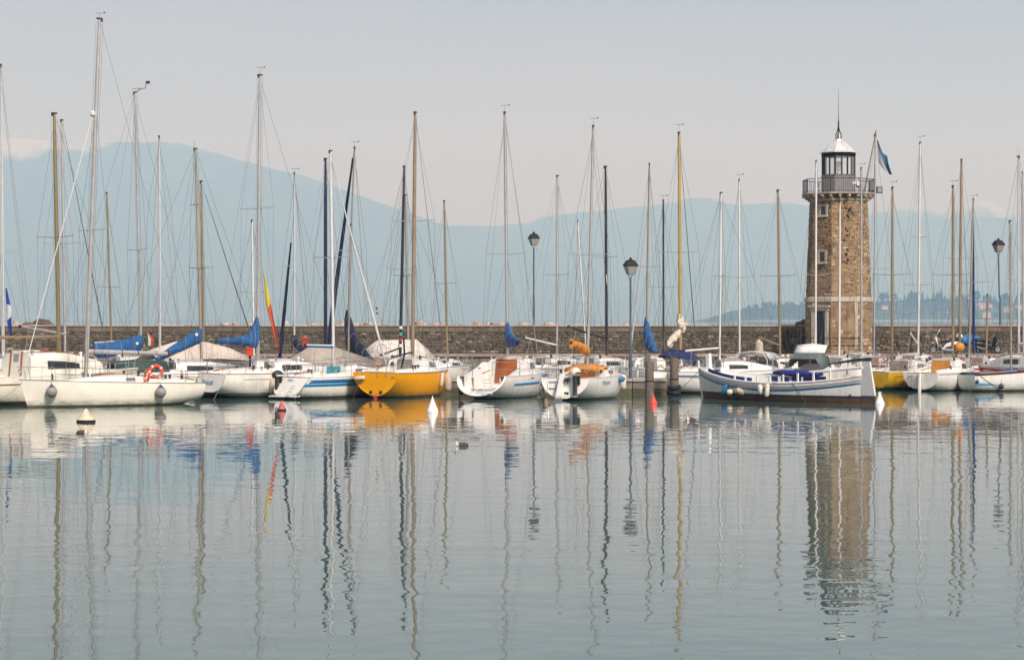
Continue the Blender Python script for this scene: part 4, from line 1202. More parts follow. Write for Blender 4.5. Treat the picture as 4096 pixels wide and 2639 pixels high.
def boom(root, mbase, mtop, zg, ex, m, r=0.05, end_z=None, cover=None, cm=None, name='boom', side=0.0):
    """zg gooseneck height, ex boom length along -x (aft); cover: [(t, z below, z above, half width)]"""
    t = (zg - mbase.z) / (mtop.z - mbase.z); g = mbase.lerp(mtop, t)
    e = g + Vector((-ex, side, (end_z - zg) if end_z is not None else 0.05))
    mb = MB(); mb.tube([g, e], [r, r * .9], 8); bo = mb.build(name, m, root, smooth=50)
    mb = MB(); mb.box(e, (.08, r * 2.3, r * 2.3)); mb.build('end_cap', M_dark, bo)
    if cover:
        n = 12
        rings = []
        for (tt, lo, hi, hw) in cover:
            c = g.lerp(e, tt)
            rings.append([c + Vector((0, hw * math.cos(2 * math.pi * k / n) * (1 + .10 * math.sin(5 * tt * 6 + k)), lo + (hi - lo) * (.5 + .5 * math.sin(2 * math.pi * k / n)))) for k in range(n)])
        # creases: many thin cross sections, pulled in where the cover is laced
        fine = []
        for q in range(len(rings) - 1):
            for s_ in range(4):
                f = s_ / 4; ra, rb_ = rings[q], rings[q + 1]; ring = [a_.lerp(b_, f) for a_, b_ in zip(ra, rb_)]
                cc = sum(ring, Vector()) / n; k_ = 1 - .05 * ((q * 4 + s_) % 3 == 0)
                fine.append([cc + (p - cc) * (k_ + .07 * mnoise.noise(p * 2.7) + .05 * mnoise.noise(p * 7.1)) for p in ring])
        fine.append(rings[-1])
        mb = MB(); mb.loft(fine); co = mb.build('sail_cover', cm, bo, smooth=70)
        for q in range(6, len(fine) - 1, 4):
            cc = sum(fine[q], Vector()) / n
            mb = MB(); mb.tube([cc + (p - cc) * 1.015 for p in fine[q]] + [cc + (fine[q][0] - cc) * 1.015], .010, 4); mb.build('lacing', M_rope if cm in (M_blue, M_navy) else M_drope, co)
    return g, e, bo

COVER = [(-.02, -.10, .95, .07), (.02, -.16, .80, .13), (.08, -.18, .50, .17), (.2, -.16, .34, .17), (.45, -.14, .26, .14), (.75, -.12, .18, .11), (.97, -.08, .10, .07)]

def outboard(root, loc, rz=0.0, cowl=M_dark, s=1.0, tilt=0.0):
    o = empty('outboard_motor', loc, rz); o.parent = root; o.rotation_euler = (0, tilt, rz); o.scale = (s,) * 3
    mb = MB(); rings = []
    for x, z0, z1, w in ((-.30, .05, .20, .10), (-.24, .0, .30, .15), (-.05, -.02, .36, .17), (.12, .0, .32, .15), (.2, .06, .24, .10)):
        rings.append([Vector((x, w * math.cos(k / 10 * 2 * math.pi), lerp(z0, z1, .5 + .5 * math.sin(k / 10 * 2 * math.pi)))) for k in range(10)])
    mb.loft(rings); c = mb.build('cowl', cowl, o, smooth=50)
    mb = MB(); rings = []
    for x, z0, z1, w in ((-.26, .1, .15, .152), (-.05, .1, .16, .176), (.14, .1, .15, .152)):
        rings.append([Vector((x, w * sg, z)) for sg, z in ((-1, z0), (1, z0), (1, z1), (-1, z1))])
    mb.loft(rings); mb.build('cowl_stripe', M_whitealu if cowl is M_dark else M_dark, c)
    mb = MB(); mb.loft([[Vector((x + dx, dy, z)) for dx, dy in ((-.09, -.06), (.07, -.05), (.07, .05), (-.09, .06))] for x, z in ((-.06, 0), (-.05, -.35), (-.07, -.75))]); mb.build('leg', M_dark, o)
    mb = MB(); mb.lathe([(.02, -.14), (.06, -.05), (.06, .08), (.03, .16)], (-.08, 0, -.8), 8, Matrix.Rotation(R(90), 3, 'Y')); mb.box((-.08, 0, -.68), (.26, .14, .015)); mb.build('gearcase', M_fgrey, o)
    mb = MB(); mb.box((.10, 0, -.16), (.08, .22, .34)); mb.build('bracket', M_dark, o)
    return o

def ladder(root, p0, p1, side, wd=0.32, n=4, m=None, name='boarding_ladder'):
    p0, p1, sv = Vector(p0), Vector(p1), Vector(side).normalized() * wd / 2
    o = empty(name); o.parent = root
    for k in (-1, 1):
        mb = MB(); mb.tube([p0 + sv * k, p1 + sv * k], 0.016, 6); mb.build('rail', m or M_whitealu, o)
    for i in range(n):
        c = p0.lerp(p1, (i + .12) / (n - .4)); mb = MB(); mb.tube([c - sv, c + sv], 0.02, 5); mb.build('rung', m or M_whitealu, o)
    return o

def tent(root, pts, m, name='boom_tent', solid=0.015):
    """pts: list of cross sections, each a list of points port -> starboard"""
    mb = MB(); mb.sheet([[Vector(p) for p in r] for r in pts]); return mb.build(name, m, root, smooth=25, solid=solid)

def rope(root, a, b, sag=0.15, r=0.010, m=None, name='mooring_line', n=8):
    a, b = Vector(a), Vector(b)
    mb = MB(); mb.tube([a.lerp(b, i / n) - Vector((0, 0, sag * 4 * (i / n) * (1 - i / n))) for i in range(n + 1)], r, 5); return mb.build(name, m or M_rope, root)

def fender(p, kind, m, label, L_=0.55, r=0.11, tilt=(0, 0, 0), line=0.35, cap=None):
    f = empty('fender', p); f.rotation_euler = tilt
    if kind == 'ball':
        mb = MB(); mb.lathe([(0.02, -r)] + [(r * math.sin(t), -r * math.cos(t)) for t in [math.pi * i / 12 for i in range(1, 11)]] + [(r * .32, r * 1.0), (r * .18, r * 1.22)], n=18); mb.build('ball', m, f, smooth=60)
        mb = MB(); mb.lathe([(r * .62, r * .80), (r * .40, r * .98), (r * .2, r * 1.2), (r * .1, r * 1.34)], n=12); mb.build('eye', M_fnavy, f, smooth=60)
        top = r * 1.3
    else:
        prof = [(r * .25, -L_ / 2 - r * .35), (r * .7, -L_ / 2 - r * .15), (r, -L_ / 2 + r * .4), (r * 1.03, 0), (r, L_ / 2 - r * .4), (r * .7, L_ / 2 + r * .1), (r * .3, L_ / 2 + r * .35)]
        mb = MB(); mb.lathe(prof, n=14); mb.build('body', m, f, smooth=60)
        mb = MB(); mb.lathe([(r * .5, -L_ / 2 - r * .45), (r * .72, -L_ / 2 - r * .1), (r * .85, -L_ / 2 + r * .1)], n=12); mb.build('end_cap', cap or m, f, smooth=60)
        top = L_ / 2 + r * .3
    mb = MB(); mb.tube([(0, 0, top), (0, 0, top + line)], 0.008, 4); mb.build('line', M_rope, f)
    return tag(f, label, 'fender', 'fenders hanging on the boats')

def hang(root, h, u, drop, side, out=0.12):
    """world point beside the hull"""
    p = h.at(u, drop, side, out)
    return Matrix.Rotation(root.rotation_euler.z, 3, 'Z') @ p + root.location

def rudder(root, h, x, zt, zb, chord=0.4, m=None, th=0.05):
    mb = MB(); mb.prism([(x, -th / 2, zt), (x - chord * .55, -th / 2, zt), (x - chord, -th / 2, zb), (x + .02, -th / 2, zb)], (0, th, 0)); return mb.build('rudder', m or M_white, root)

def winch(root, p, m=None):
    mb = MB(); mb.lathe([(.07, 0), (.06, .05), (.05, .10), (.075, .15), (.07, .18)], p, 10); mb.build('winch', m or M_dark, root, smooth=50)

def coamings(h, root, m, u0, u1, hgt=0.22, f=0.70):
    for sd in (1, -1):
        rings = []
        for i in range(6):
            u = lerp(u0, u1, i / 5); y = h.b(u) * f; z = h.zs(u); hh = hgt * (.55 + .45 * i / 5)
            rings.append([Vector((u * h.L, sd * y, z - .02)), Vector((u * h.L, sd * (y + .10), z + .01)), Vector((u * h.L, sd * (y + .06), z + hh)), Vector((u * h.L, sd * (y - .05), z + hh))])
        mb = MB(); mb.loft(rings); mb.build('coaming', m, root, smooth=30)

def clutter(root, h, c, seed, b_=None, t_=None, e=None):
    """the small gear every boat carries: vents, grab rails, coils, tiller, lines, topping lift"""
    rg = random.Random(seed)
    for sd in (1, -1):
        mb = MB(); mb.tube([c.pt(f, .86, sd) + Vector((0, 0, .05)) for f in (.1, .3, .5, .7)], .016, 5)
        for f in (.1, .4, .7): mb.tube([c.pt(f, .86, sd), c.pt(f, .86, sd) + Vector((0, 0, .055))], .014, 4)
        mb.build('grab_rail', rg.choice((M_teak, M_steel, M_wood)), root)
        winch(root, c.pt(.05, .75, sd) + Vector((0, 0, .02)), rg.choice((M_dark, M_steel)))
        u = c.u0 * .72; winch(root, Vector((u * h.L, sd * h.b(u) * .74, h.zs(u) + .18)), rg.choice((M_dark, M_steel)))
        if rg.random() < .7:
            mb = MB(); p = c.pt(rg.uniform(.5, .8), .9, sd); mb.lathe([(.05, 0), (.05, .12), (.09, .14), (.09, .2), (.03, .22)], p, 8); mb.build('deck_vent', rg.choice((M_white, M_steel)), root, smooth=40)
    # coil of rope on the pushpit, horseshoe or bag
    p = h.pt(.03, 0, rg.choice((1, -1))) + Vector((.05, 0, .42)); p.y *= .8
    mb = MB(); mb.tube([p + Vector((.03 * math.sin(i), .11 * math.cos(i * .9), .16 * math.sin(i * .9))) for i in range(16)], .018, 5); mb.build('rope_coil', rg.choice((M_rope, M_drope, M_fblue, M_rope)), root)
    if not 99 < seed < 120 and rg.random() < .3:
        q = h.pt(.04, 0, -1) + Vector((.1, 0, .40)); q.y *= .72
        mb = MB(); mb.tube([q + Vector((0, .2 * math.cos(a), .2 * math.sin(a))) for a in [R(-60 + 300 * i / 14) for i in range(15)]], .06, 7); mb.build('horseshoe_float', rg.choice((M_redor, M_fwhite, M_orange, M_fwhite)), root, smooth=60)
    mb = MB(); mb.tube([(.1, 0, h.zs(0) + .15), (1.0, rg.uniform(-.2, .2), h.zs(.1) + .30)], [.03, .02], 6); mb.build('tiller', M_wood, root)
    for k in range(rg.randint(2, 4)):
        f = rg.uniform(.02, .5); sd = rg.choice((1, -1)); p = c.pt(f, .95, sd); q = c.pt(f + .3, .98, sd * .5)
        mb = MB(); mb.tube([p + Vector((0, 0, .03)), q + Vector((0, 0, .04))], .012, 4); mb.build('deck_line', rg.choice((M_rope, M_drope, M_red, M_fblue)), root)
    mb = MB(); p = c.pt(.62, 1); mb.bbox(p + Vector((0, 0, .03)), (.5, .5, .08), .02); mb.build('fore_hatch', rg.choice((M_glass, M_deck, M_glassg)), root)
    if b_ is not None:
        for k, (dx, dy) in enumerate(((.12, .1), (-.1, -.12), (.02, .2))):
            a = b_ + Vector((dx, dy, .0)); mb = MB(); mb.tube([a + Vector((0, 0, -.1)), b_.lerp(t_, .12 + .05 * k) + Vector((.06, dy * .3, 0))], .009, 4); mb.build('mast_line', rg.choice((M_rope, M_drope, M_rope)), root)
    if e is not None and t_ is not None:
        mb = MB(); mb.tube([e, t_], .0055, 4); mb.build('topping_lift', M_wire, root)
        f = Vector((e.x * .6 + .6, 0, h.zs(.15) + .05)); mb = MB(); mb.tube([e * .8 + b_ * .2 + Vector((0, 0, e.z * .2 - b_.z * .2)), f], .014, 4); mb.build('mainsheet', M_rope, root)
# ------------------------------------------------------------------ front row, left to right
GB = 'boats moored in the front row'
def hullmat(name, col, bands=None, **k):
    return mat('hull_' + name, col, 0.25, 0.05, 2.0, streak=k.pop('streak', 0.24), coat=0.35, bands=bands, **k)

# --- A0 cream sailing boat with deckhouse, gold mast (left edge)
r0 = boat_root('sailing_boat', -70, 99.5, 42, 'cream sailing boat with brown stripe, tall louvred companionway and gold mast', 'sailing boat', GB)
h0 = Hull(8.8, 3.0, 1.25, 1.5, sag=.05, tr=.85, zt=-.05, draft=.5, rake=.9, ns=2.8)
build_hull(h0, r0, hullmat('cream_brown', (0.80, 0.77, 0.66), [(0.16, (0.012, 0.012, 0.012))]))
build_deck(h0, r0, M_cream, ck=(0.02, 0.20), floor=.8); toe_rail(h0, r0, M_cream)
strip(h0, r0, 'brown_stripe', M_teak, .30, .36)
c0 = Cabin(h0, 0.20, 0.72, 1.05, wf=.86, tip=.45, nose=.5); cb = c0.build(r0, M_cream, 'deckhouse')
c0.window(r0, .20, .60, .22, .50, M_glass, taper=.08)
wb_, (bx, za, zb2) = c0.board(r0, M_cream, w=.40, z0=-.1, z1=1.12, name='washboard')
for sd in (1, -1):
    mb = MB(); mb.prism([(bx - .03, sd * .40, za), (bx - .03, sd * .47, za), (bx + .09, sd * .44, zb2 - .05), (bx + .09, sd * .37, zb2 - .05)], (.04, 0, 0)); mb.build('hatch_trim', M_wood, r0)
for i in range(4):
    zz = lerp(za, zb2, .62 + .075 * i); mb = MB(); mb.box((bx - .005 + .11 * (.62 + .075 * i), 0, zz), (.02, .36 + .02 * i, .028)); mb.build('louvre', M_dark, wb_)
c0.hatch(r0, M_cream, w=.46, f1=.22)
for sd in (1, -1):
    rows = [c0.pt(f, .84, sd, .0) + Vector((0, 0, .05)) for f in (.02, .2, .4, .6)]
    mb = MB(); mb.tube(rows, .022, 6); mb.build('handrail', M_wood, r0)
b_, t_, _, _ = mast(r0, h0, solve_x(r0, 236), (217, 456), 19, M_gold, [(950, 140, 325)], foot=2.2, vane=None, back=False, fore=0.98)
boom(r0, b_, t_, 3.05, 3.9, M_gold, .075, end_z=3.02)
pulpit(h0, r0); lifelines(h0, r0, (.2, .4, .6, .86))

# --- A1 white racing yacht, broadside
r1 = boat_root('racing_yacht', 784, 102.2, -128.3, 'long low cream racing yacht lying broadside with two grey ball fenders', 'sailing boat', GB)
h1 = Hull(8.85, 2.8, .92, 1.20, sag=.02, tr=.62, um=.40, zt=.16, draft=.42, rake=.42, trake=.10, ns=2.6, nm=2.9, nb=1.9, pb=2.1)
build_hull(h1, r1, hullmat('cream_racer', (0.82, 0.79, 0.68), [(0.07, (0.03, 0.035, 0.02)), (0.035, (0.01, 0.011, 0.01))], streak=.06))
build_deck(h1, r1, M_cream, ck=(.02, .36), floor=.45); toe_rail(h1, r1, M_alu, .022)
c1 = Cabin(h1, .36, .74, .34, wf=.62, tip=.15, nose=.4); c1.build(r1, M_cream)
c1.window(r1, .12, .26, .15, .52, M_glassg, taper=.05)
strip_red = mat('thin_red_line', (0.6, 0.1, 0.06), 0.5, 0.05)
coamings(h1, r1, M_cream, .06, .36, .2)
b_, t_, _, _ = mast(r1, h1, solve_x(r1, 343), (398, 78), 20, M_alu, [(922, 307, 473)], foot=1.25, vane=24, fore=.745, rfore=.022, hounds=.75)
g, e, bo = boom(r1, b_, t_, 2.42, 4.1, M_alu, .105, end_z=2.28)
for f in (.08, .42, .62, .85):
    mb = MB(); mb.tube([g.lerp(e, f) + Vector((.02, 0, 0)), g.lerp(e, f) - Vector((.02, 0, 0))], .109, 10); mb.build('boom_band', M_red if f in (.08, .85) else M_dark, bo)
mb = MB(); mb.lathe([(.02, -.14), (.13, -.05), (.13, .08), (.02, .16)], b_.lerp(t_, .735) + Vector((.16, 0, 0)), 8); mb.build('radar_reflector', M_whitealu, r1)
for k in (.25, .7):
    rope(r1, g.lerp(e, k), Vector((g.lerp(e, k).x, .3 - k, 1.35)), 0, .012, M_wire, 'mainsheet')
pulpit(h1, r1, ht=.58, u0=.84); pushpit(h1, r1, ht=.55); lifelines(h1, r1, (.13, .30, .48, .66, .84))
for u, f in ((.3, .5), (.22, .5), (.12, .5)):
    winch(r1, (u * h1.L, h1.b(u) * f * -1, h1.zs(u) + .18)); winch(r1, (u * h1.L, h1.b(u) * f, h1.zs(u) + .18))
rope(r1, h1.at(.985, .05, 1) , h1.at(.985, .05, 1) + Vector((1.6, .9, -.75)), .12, .012)
mb = MB(); mb.tube([(7.5, .5, 1.15), (7.5, .5, 1.45)], .05, 8); mb.build('deck_vent', M_dark, r1)
rudder(r1, h1, .35, .05, -.7, .35, M_white)
fender(hang(r1, h1, .875, .47, 1, .19), 'ball', M_fgrey, 'grey ball fender near the bow of the broadside racing yacht', r=.25, line=.85)
fender(hang(r1, h1, .305, .40, 1, .19), 'ball', M_fgrey, 'grey ball fender amidships on the broadside racing yacht', r=.25, line=.5)

# --- A2 white boat with thin blue line, name on the transom, tall mast, blue sail cover
r2 = boat_root('sailing_boat', 848, 108.3, 47, 'white sailing boat with flowing blue name on its transom and the tall middle-left mast', 'sailing boat', GB)
h2 = Hull(8.6, 2.9, 1.18, 1.3, sag=.06, tr=.80, zt=.30, draft=.42, rake=.8, trake=-.28, ns=2.6, nm=2.9)
build_hull(h2, r2, hullmat('white_tealboot', (0.78, 0.76, 0.70), [(0.25, (0.22, 0.31, 0.34)), (.10, (0.02, 0.03, 0.035))]))
build_deck(h2, r2, M_white, ck=(.03, .36), floor=.6); toe_rail(h2, r2, M_teak)
strip(h2, r2, 'blue_line', M_letter_grey, .24, .262, 0.12, .85, sides=(-1,))
c2 = Cabin(h2, .36, .80, .62, wf=.70, tip=.3); c2.build(r2, M_white); c2.hatch(r2, M_deck, .4)
c2.board(r2, M_washgrey, w=.42, z0=-.35, z1=.92); c2.window(r2, .12, .45, .2, .5, M_glass)
for yy in (-.68, .68):
    mb = MB(); mb.box((.36 * h2.L - .03, yy, 1.45), (.03, .2, .2)); mb.build('instrument', M_dark, r2)
coamings(h2, r2, M_white, .05, .36, .3)
b_, t_, _, _ = mast(r2, h2, solve_x(r2, 1031), (1040, 303), 17, M_alu, [(835, 938, 1124)], foot=1.7, vane=32, fore=.97)
boom(r2, b_, t_, 2.72, 2.5, M_alu, .06, cover=[(-.03, -.2, 1.55, .08), (0, -.32, 1.5, .13), (.07, -.32, 1.15, .2), (.16, -.26, .62, .2), (.26, -.2, .36, .18), (.55, -.16, .22, .15), (.97, -.1, .14, .1)], cm=M_blue)
pulpit(h2, r2); pushpit(h2, r2, gate=True); lifelines(h2, r2)
winch(r2, (.3 * h2.L, -h2.b(.3) * .78, h2.zs(.3) + .28)); winch(r2, (.2 * h2.L, -h2.b(.2) * .78, h2.zs(.2) + .24))
p0_, p1_ = h2.at(0, .36, 1), h2.at(0, .36, -1)
tx = text('lettering', 'Beauté', .34, M_letter_blue, r2, frame((0, -1, 0), (.22, 0, 1), Vector((h2.x(0, h2.zs(0) - .40) - .03, .25, h2.zs(0) - .40))), shear=.35)
rope(r2, h2.at(.0, .1, -1), h2.at(0, .1, -1) + Vector((-.9, -.2, -1.15)), .05)
fender(hang(r2, h2, .30, .62, -1, .10), 'long', M_fbeige, 'big beige sausage fender on the starboard side behind the outboard motor', L_=.70, r=.16, cap=M_fnavy)
mb = MB(); mb.box((2.2, -.9, 1.55), (.45, .16, .5)); mb.build('cockpit_locker', M_white, r2)

# --- A3 small white boat with two blue stripes, turquoise washboard, ladder and outboard
r3 = boat_root('sailing_boat', 1172, 107.6, 38, 'white boat with two broad blue stripes and a turquoise companionway board', 'sailing boat', GB)
h3 = Hull(7.2, 2.55, 1.02, 1.16, sag=.04, tr=.78, zt=.10, draft=.35, rake=.7, trake=-.75, ns=2.6, nm=2.8)
build_hull(h3, r3, hullmat('white_a3', (0.78, 0.76, 0.71), [(.11, (0.01, 0.012, 0.014))]))
build_deck(h3, r3, M_white, ck=(.10, .40), floor=.55); toe_rail(h3, r3, M_deck)
strip(h3, r3, 'blue_stripe', M_bluepaint, .10, .265, .03, .80); strip(h3, r3, 'blue_stripe', mat('blue_stripe_light', (.02, .22, .42), .35, .08), .285, .43, -.0, .80)
c3 = Cabin(h3, .40, .84, .50, wf=.66, tip=.35); c3.build(r3, M_white); c3.board(r3, M_teal, w=.50, z0=-.35, z1=.98); c3.window(r3, .25, .55, .2, .52, M_glassg); c3.hatch(r3, M_deck, .42)
coamings(h3, r3, M_white, .08, .40, .22)
b_, t_, _, _ = mast(r3, h3, solve_x(r3, 1335), (1322, 606), 13, M_whitealu, [(1032, 1250, 1395)], foot=1.5, vane=None, fore=.95, furl=(M_whitealu, .065, .02, .92), fore_u=.97)
boom(r3, b_, t_, 2.47, 2.0, M_bluepaint, .055, end_z=2.52); boom(r3, b_, t_, 2.55, 2.02, M_whitealu, .04, end_z=2.6, name='boom_top')
pushpit(h3, r3, ht=.62, gate=True); lifelines(h3, r3, (.13, .40, .65, .86)); pulpit(h3, r3)
for yy in (-.85, .85): winch(r3, (2.2, yy, 1.18))
text('lettering', 'SISU', .21, M_letter_teal, r3, frame((0, -1, 0), (.62, 0, 1), Vector((h3.x(0, .90) - .03, .05, .90))), shear=.15)
ladder(r3, (h3.x(0, .62) - .10, -.42, .66), (h3.x(0, .12) - .22, -.42, .10), (0, 1, 0), .36, 4)
ladder_p = r3
outboard(r3, (h3.x(0, .95) - .22, .72, .98), 0, M_dark, 1.15)
rope(r3, h3.at(.02, .02, -1) + Vector((0, 0, .05)), h3.at(.02, .02, -1) + Vector((-1.2, -.05, -1.05)), .02, .014, M_drope)
mb = MB(); mb.prism([(-.75 - .02, -.9, .1), (-.75 - .02, .9, .1), (-.45, .9, .13), (-.45, -.9, .13)], (0, 0, .05)); mb.build('bathing_platform', M_white, r3)

# --- A4 yellow boat
r4 = boat_root('sailing_boat', 1500, 107.7, 22.5, 'orange-yellow sailing boat seen from its rounded transom', 'sailing boat', GB)
h4 = Hull(8.4, 2.85, 1.26, 1.34, sag=.06, tr=.84, um=.45, zt=.13, draft=.5, rake=.85, trake=.12, ns=1.75, nm=2.5, nb=1.8)
M_yel = mat('hull_yellow', (0.86, 0.37, 0.004), 0.38, 0.05, 2.0, streak=.05, bands=[(.09, (.04, .02, .008))], spec=.35)
build_hull(h4, r4, M_yel); build_deck(h4, r4, M_white, ck=(.07, .40), floor=.7); toe_rail(h4, r4, M_white, .03)
strip(h4, r4, 'gunwale_trim', M_washgrey, .02, .045, .02, .95, sides=(-1,))
# raised rim of the transom
rim = [h4.pt(0, t / 12, 1) for t in range(13)] + [h4.pt(0, t / 12, -1) for t in range(11, -1, -1)]
mb = MB(); mb.tube(rim, .022, 5); mb.build('transom_rim', M_yel, r4, smooth=60)
c4 = Cabin(h4, .40, .80, .66, wf=.70, tip=.3); c4.build(r4, M_white); c4.board(r4, M_washgrey, w=.46, z0=-.30, z1=.96); c4.hatch(r4, M_deck, .44); c4.window(r4, .30, .52, .25, .55, M_glassg)
mb = MB(); mb.lathe([(.11, 0), (.11, .02)], (.40 * h4.L - .035, .66, 1.62), 14, Matrix.Rotation(R(90), 3, 'Y')); mb.build('compass', M_dark, r4)
coamings(h4, r4, M_white, .06, .40, .26)
b_, t_, _, _ = mast(r4, h4, solve_x(r4, 1650), (1661, 452), 15, M_brownmast, [(885, 1568, 1742)], foot=1.8, fore=.985, furl=(M_wire, .02, .02, .96))
boom(r4, b_, t_, 2.2, 2.2, M_dark, .05, end_z=2.0)
pushpit(h4, r4, ht=.74, u1=.2); lifelines(h4, r4, (.2, .4, .6, .86), ht=.6); pulpit(h4, r4, ht=.75)
for yy in (-.16, -.62):                                     # tall stern hoop
    pass
mb = MB(); mb.tube([(.05, -.12, 1.25), (.05, -.12, 2.55), (.05, -.22, 2.62), (.05, -.5, 2.62), (.05, -.6, 2.52), (.05, -.6, 1.25)], .018, 6); mb.build('stern_arch', M_steel, r4)
mb = MB(); mb.tube([(.05, -.12, 1.95), (.05, -.6, 1.95)], .012, 5); mb.build('arch_bar', M_steel, r4)
for yy in (.27, -.27):
    mb = MB(); mb.lathe([(.085, 0), (.085, .025)], (h4.x(0, .28) - .03, yy, .31), 12, Matrix.Rotation(R(90), 3, 'Y')); mb.build('exhaust_port', M_dark, r4)
mb = MB(); mb.prism([(h4.x(0, .2) + .1, -.03, .2), (h4.x(0, .2) - .22, -.03, .12), (h4.x(0, 0) - .12, -.03, -.6), (h4.x(0, 0) + .2, -.03, -.6)], (0, .06, 0)); mb.build('rudder', M_red, r4)
for yy in (-.12, -.6):
    mb = MB(); mb.box((h4.x(0, 1.15) - .01, yy, 1.14), (.03, .05, .16)); mb.build('bracket', M_steel, r4)
mb = MB(); mb.box((h4.x(0, 1.0) - .015, -.95, 1.04), (.02, .16, .07)); mb.build('plate', M_washgrey, r4)
mb = MB(); mb.tube([(3.1, .05, 1.45), (2.5, -.4, 2.1), (2.2, -.5, 2.9)], .05, 6); mb.build('rolled_tiller_cover', M_navy, r4)
rope(r4, h4.at(0, .02, 1) * .55 + Vector((0, 0, .55)), Vector((-.5, .95, 0)), .02, .010, M_drope)
for x_, y_ in ((2.8, -1.0), (2.1, -1.05), (2.8, 1.0)): winch(r4, (x_, y_, 1.42))
mb = MB(); mb.box((4.6, -.75, 1.62), (.34, .02, .26), 0); mb.build('side_hatch', M_glassg, r4)
fw = Matrix.Rotation(r4.rotation_euler.z, 3, 'Z') @ Vector((h4.x(0, .98) - .13, .76, .99)) + r4.location
fender(fw, 'long', M_fwhite, 'white fender lying across the yellow transom', L_=.46, r=.105, tilt=(R(84), 0, r4.rotation_euler.z), line=.05)
fender(hang(r4, h4, .56, .42, -1, .09), 'long', M_fwhite, 'slim white fender on the flank of the yellow boat', L_=.62, r=.09, tilt=(0, R(6), 0))
fender(hang(r4, h4, .72, .60, -1, .16), 'long', M_fbeige, 'large beige fender at the bow of the yellow boat', L_=.80, r=.19)

# --- A5 white boat with open stern and red-brown companionway board
r5 = boat_root('sailing_boat', 1927, 107.2, 21.5, 'white open-stern sailing boat with red-brown board and blue side stripe', 'sailing boat', GB)
h5 = Hull(8.0, 2.95, 1.08, 1.26, sag=.04, tr=.86, um=.42, zt=.16, draft=.4, rake=.7, trake=-.75, ns=2.05, nm=2.6)
build_hull(h5, r5, hullmat('white_a5', (0.80, 0.78, 0.74), [(.06, (.012, .014, .02))]), open_stern=True)
build_deck(h5, r5, M_white, ck=(.0, .40), floor=.40, open_stern=True, inner=.72); toe_rail(h5, r5, M_deck)
def scoop(h, root, m, floor=.40, xa=.9, rim=.04):
    """inside of an open stern: curved shell from the hull edge inward"""
    rows = []
    for k in range(5):
        x_ = lerp(0, xa, k / 4)
        row = []
        for t in range(21):
            sd = 1 if t <= 10 else -1; tt = t / 10 if t <= 10 else (20 - t) / 10
            p = h.pt(0, tt, sd); p.y *= .955 - .12 * k / 4; p.z = p.z + rim * (tt)
            p.z = max(p.z, lerp(h.zt + rim, floor, min(1, k / 2)))
            row.append(Vector((p.x + x_ + .004, p.y, p.z)))
        rows.append(row)
    mb = MB(); mb.sheet(rows); mb.build('cockpit_well', m, root, smooth=40)
    a = [h.pt(0, t / 12, 1) for t in range(13)] + [h.pt(0, t / 12, -1) for t in range(11, -1, -1)]
    mb = MB(); rr = [[p, Vector((p.x + .01, p.y * .93, p.z + .035))] for p in a]; mb.sheet(rr); mb.build('stern_rim', M_white, root, solid=.02)
scoop(h5, r5, M_white)
mb = MB(); mb.prism([(.1, -.42, .42), (.1, .42, .42), (2.9, .5, .44), (2.9, -.5, .44)], (0, 0, .03)); mb.build('cockpit_sole', M_deck, r5)
c5 = Cabin(h5, .40, .82, .78, wf=.74, tip=.3); c5.build(r5, M_white); c5.board(r5, mat('red_brown_board', (.36, .10, .025), .45, .15, 4, streak=.12), w=.62, z0=-.42, z1=.98, off=.05); c5.hatch(r5, M_deck, .6, .3); c5.window(r5, .2, .42, .25, .55, M_glassg)
for sd in (1, -1):
    rings = []
    for x_, z1 in ((.35, .95), (1.4, 1.22), (2.6, 1.50), (3.15, 1.72)):
        rings.append([Vector((x_, sd * .85, .42)), Vector((x_, sd * 1.32, .9)), Vector((x_, sd * 1.28, z1)), Vector((x_, sd * .98, z1))])
    mb = MB(); mb.loft(rings); mb.build('cockpit_seat', M_white, r5, smooth=30)
strip(h5, r5, 'blue_stripe', M_skyblue, .34, .46, .14, .52, sides=(-1, 1)); strip(h5, r5, 'blue_stripe', M_skyblue, .48, .60, .55, .80, sides=(-1, 1)); strip(h5, r5, 'blue_stripe', M_skyblue, .32, .43, .66, .80, sides=(-1, 1)); strip(h5, r5, 'blue_tick', M_skyblue, .02, .34, .585, .615, sides=(-1, 1))
for sd in (1, -1):
    pa, pb_ = h5.at(.30, .16, sd, .012), h5.at(.46, .16, sd, .012)
    ax = (pb_ - pa) * (1 if sd < 0 else -1); text('lettering', 'WINTER', .13, M_letter_grey, r5, frame(ax, (0, 0, 1), (pa + pb_) / 2 + Vector((0, sd * .012, 0))), shear=.1)
    pa, pb_ = h5.at(.52, .42, sd, .012), h5.at(.62, .42, sd, .012); text('lettering', 'one', .18, M_letter_grey, r5, frame((pb_ - pa) * (1 if sd < 0 else -1), (0, 0, 1), (pa + pb_) / 2 + Vector((0, sd * .016, 0))))
b_, t_, _, _ = mast(r5, h5, solve_x(r5, 2030), (2019, 452), 13, M_alu, [(1018, 1945, 2100)], foot=1.7, vane=30, fore=.98, furl=(M_alu, .022, .02, .95))
boom(r5, b_, t_, 2.75, 2.0, M_alu, .06, end_z=2.75, side=-1.35, cover=[(-.05, -.15, 1.15, .05), (.0, -.22, 1.08, .12), (.06, -.28, .9, .18), (.14, -.3, .66, .22), (.35, -.28, .38, .22), (.8, -.24, .22, .18), (1.0, -.15, .12, .12)], cm=M_blue)
mb = MB(); mb.box((2.35, .0, 1.9), (.03, .04, 1.6)); 
pushpit(h5, r5, ht=.70, u1=.2, gate=True); lifelines(h5, r5, (.2, .4, .62, .86)); pulpit(h5, r5)
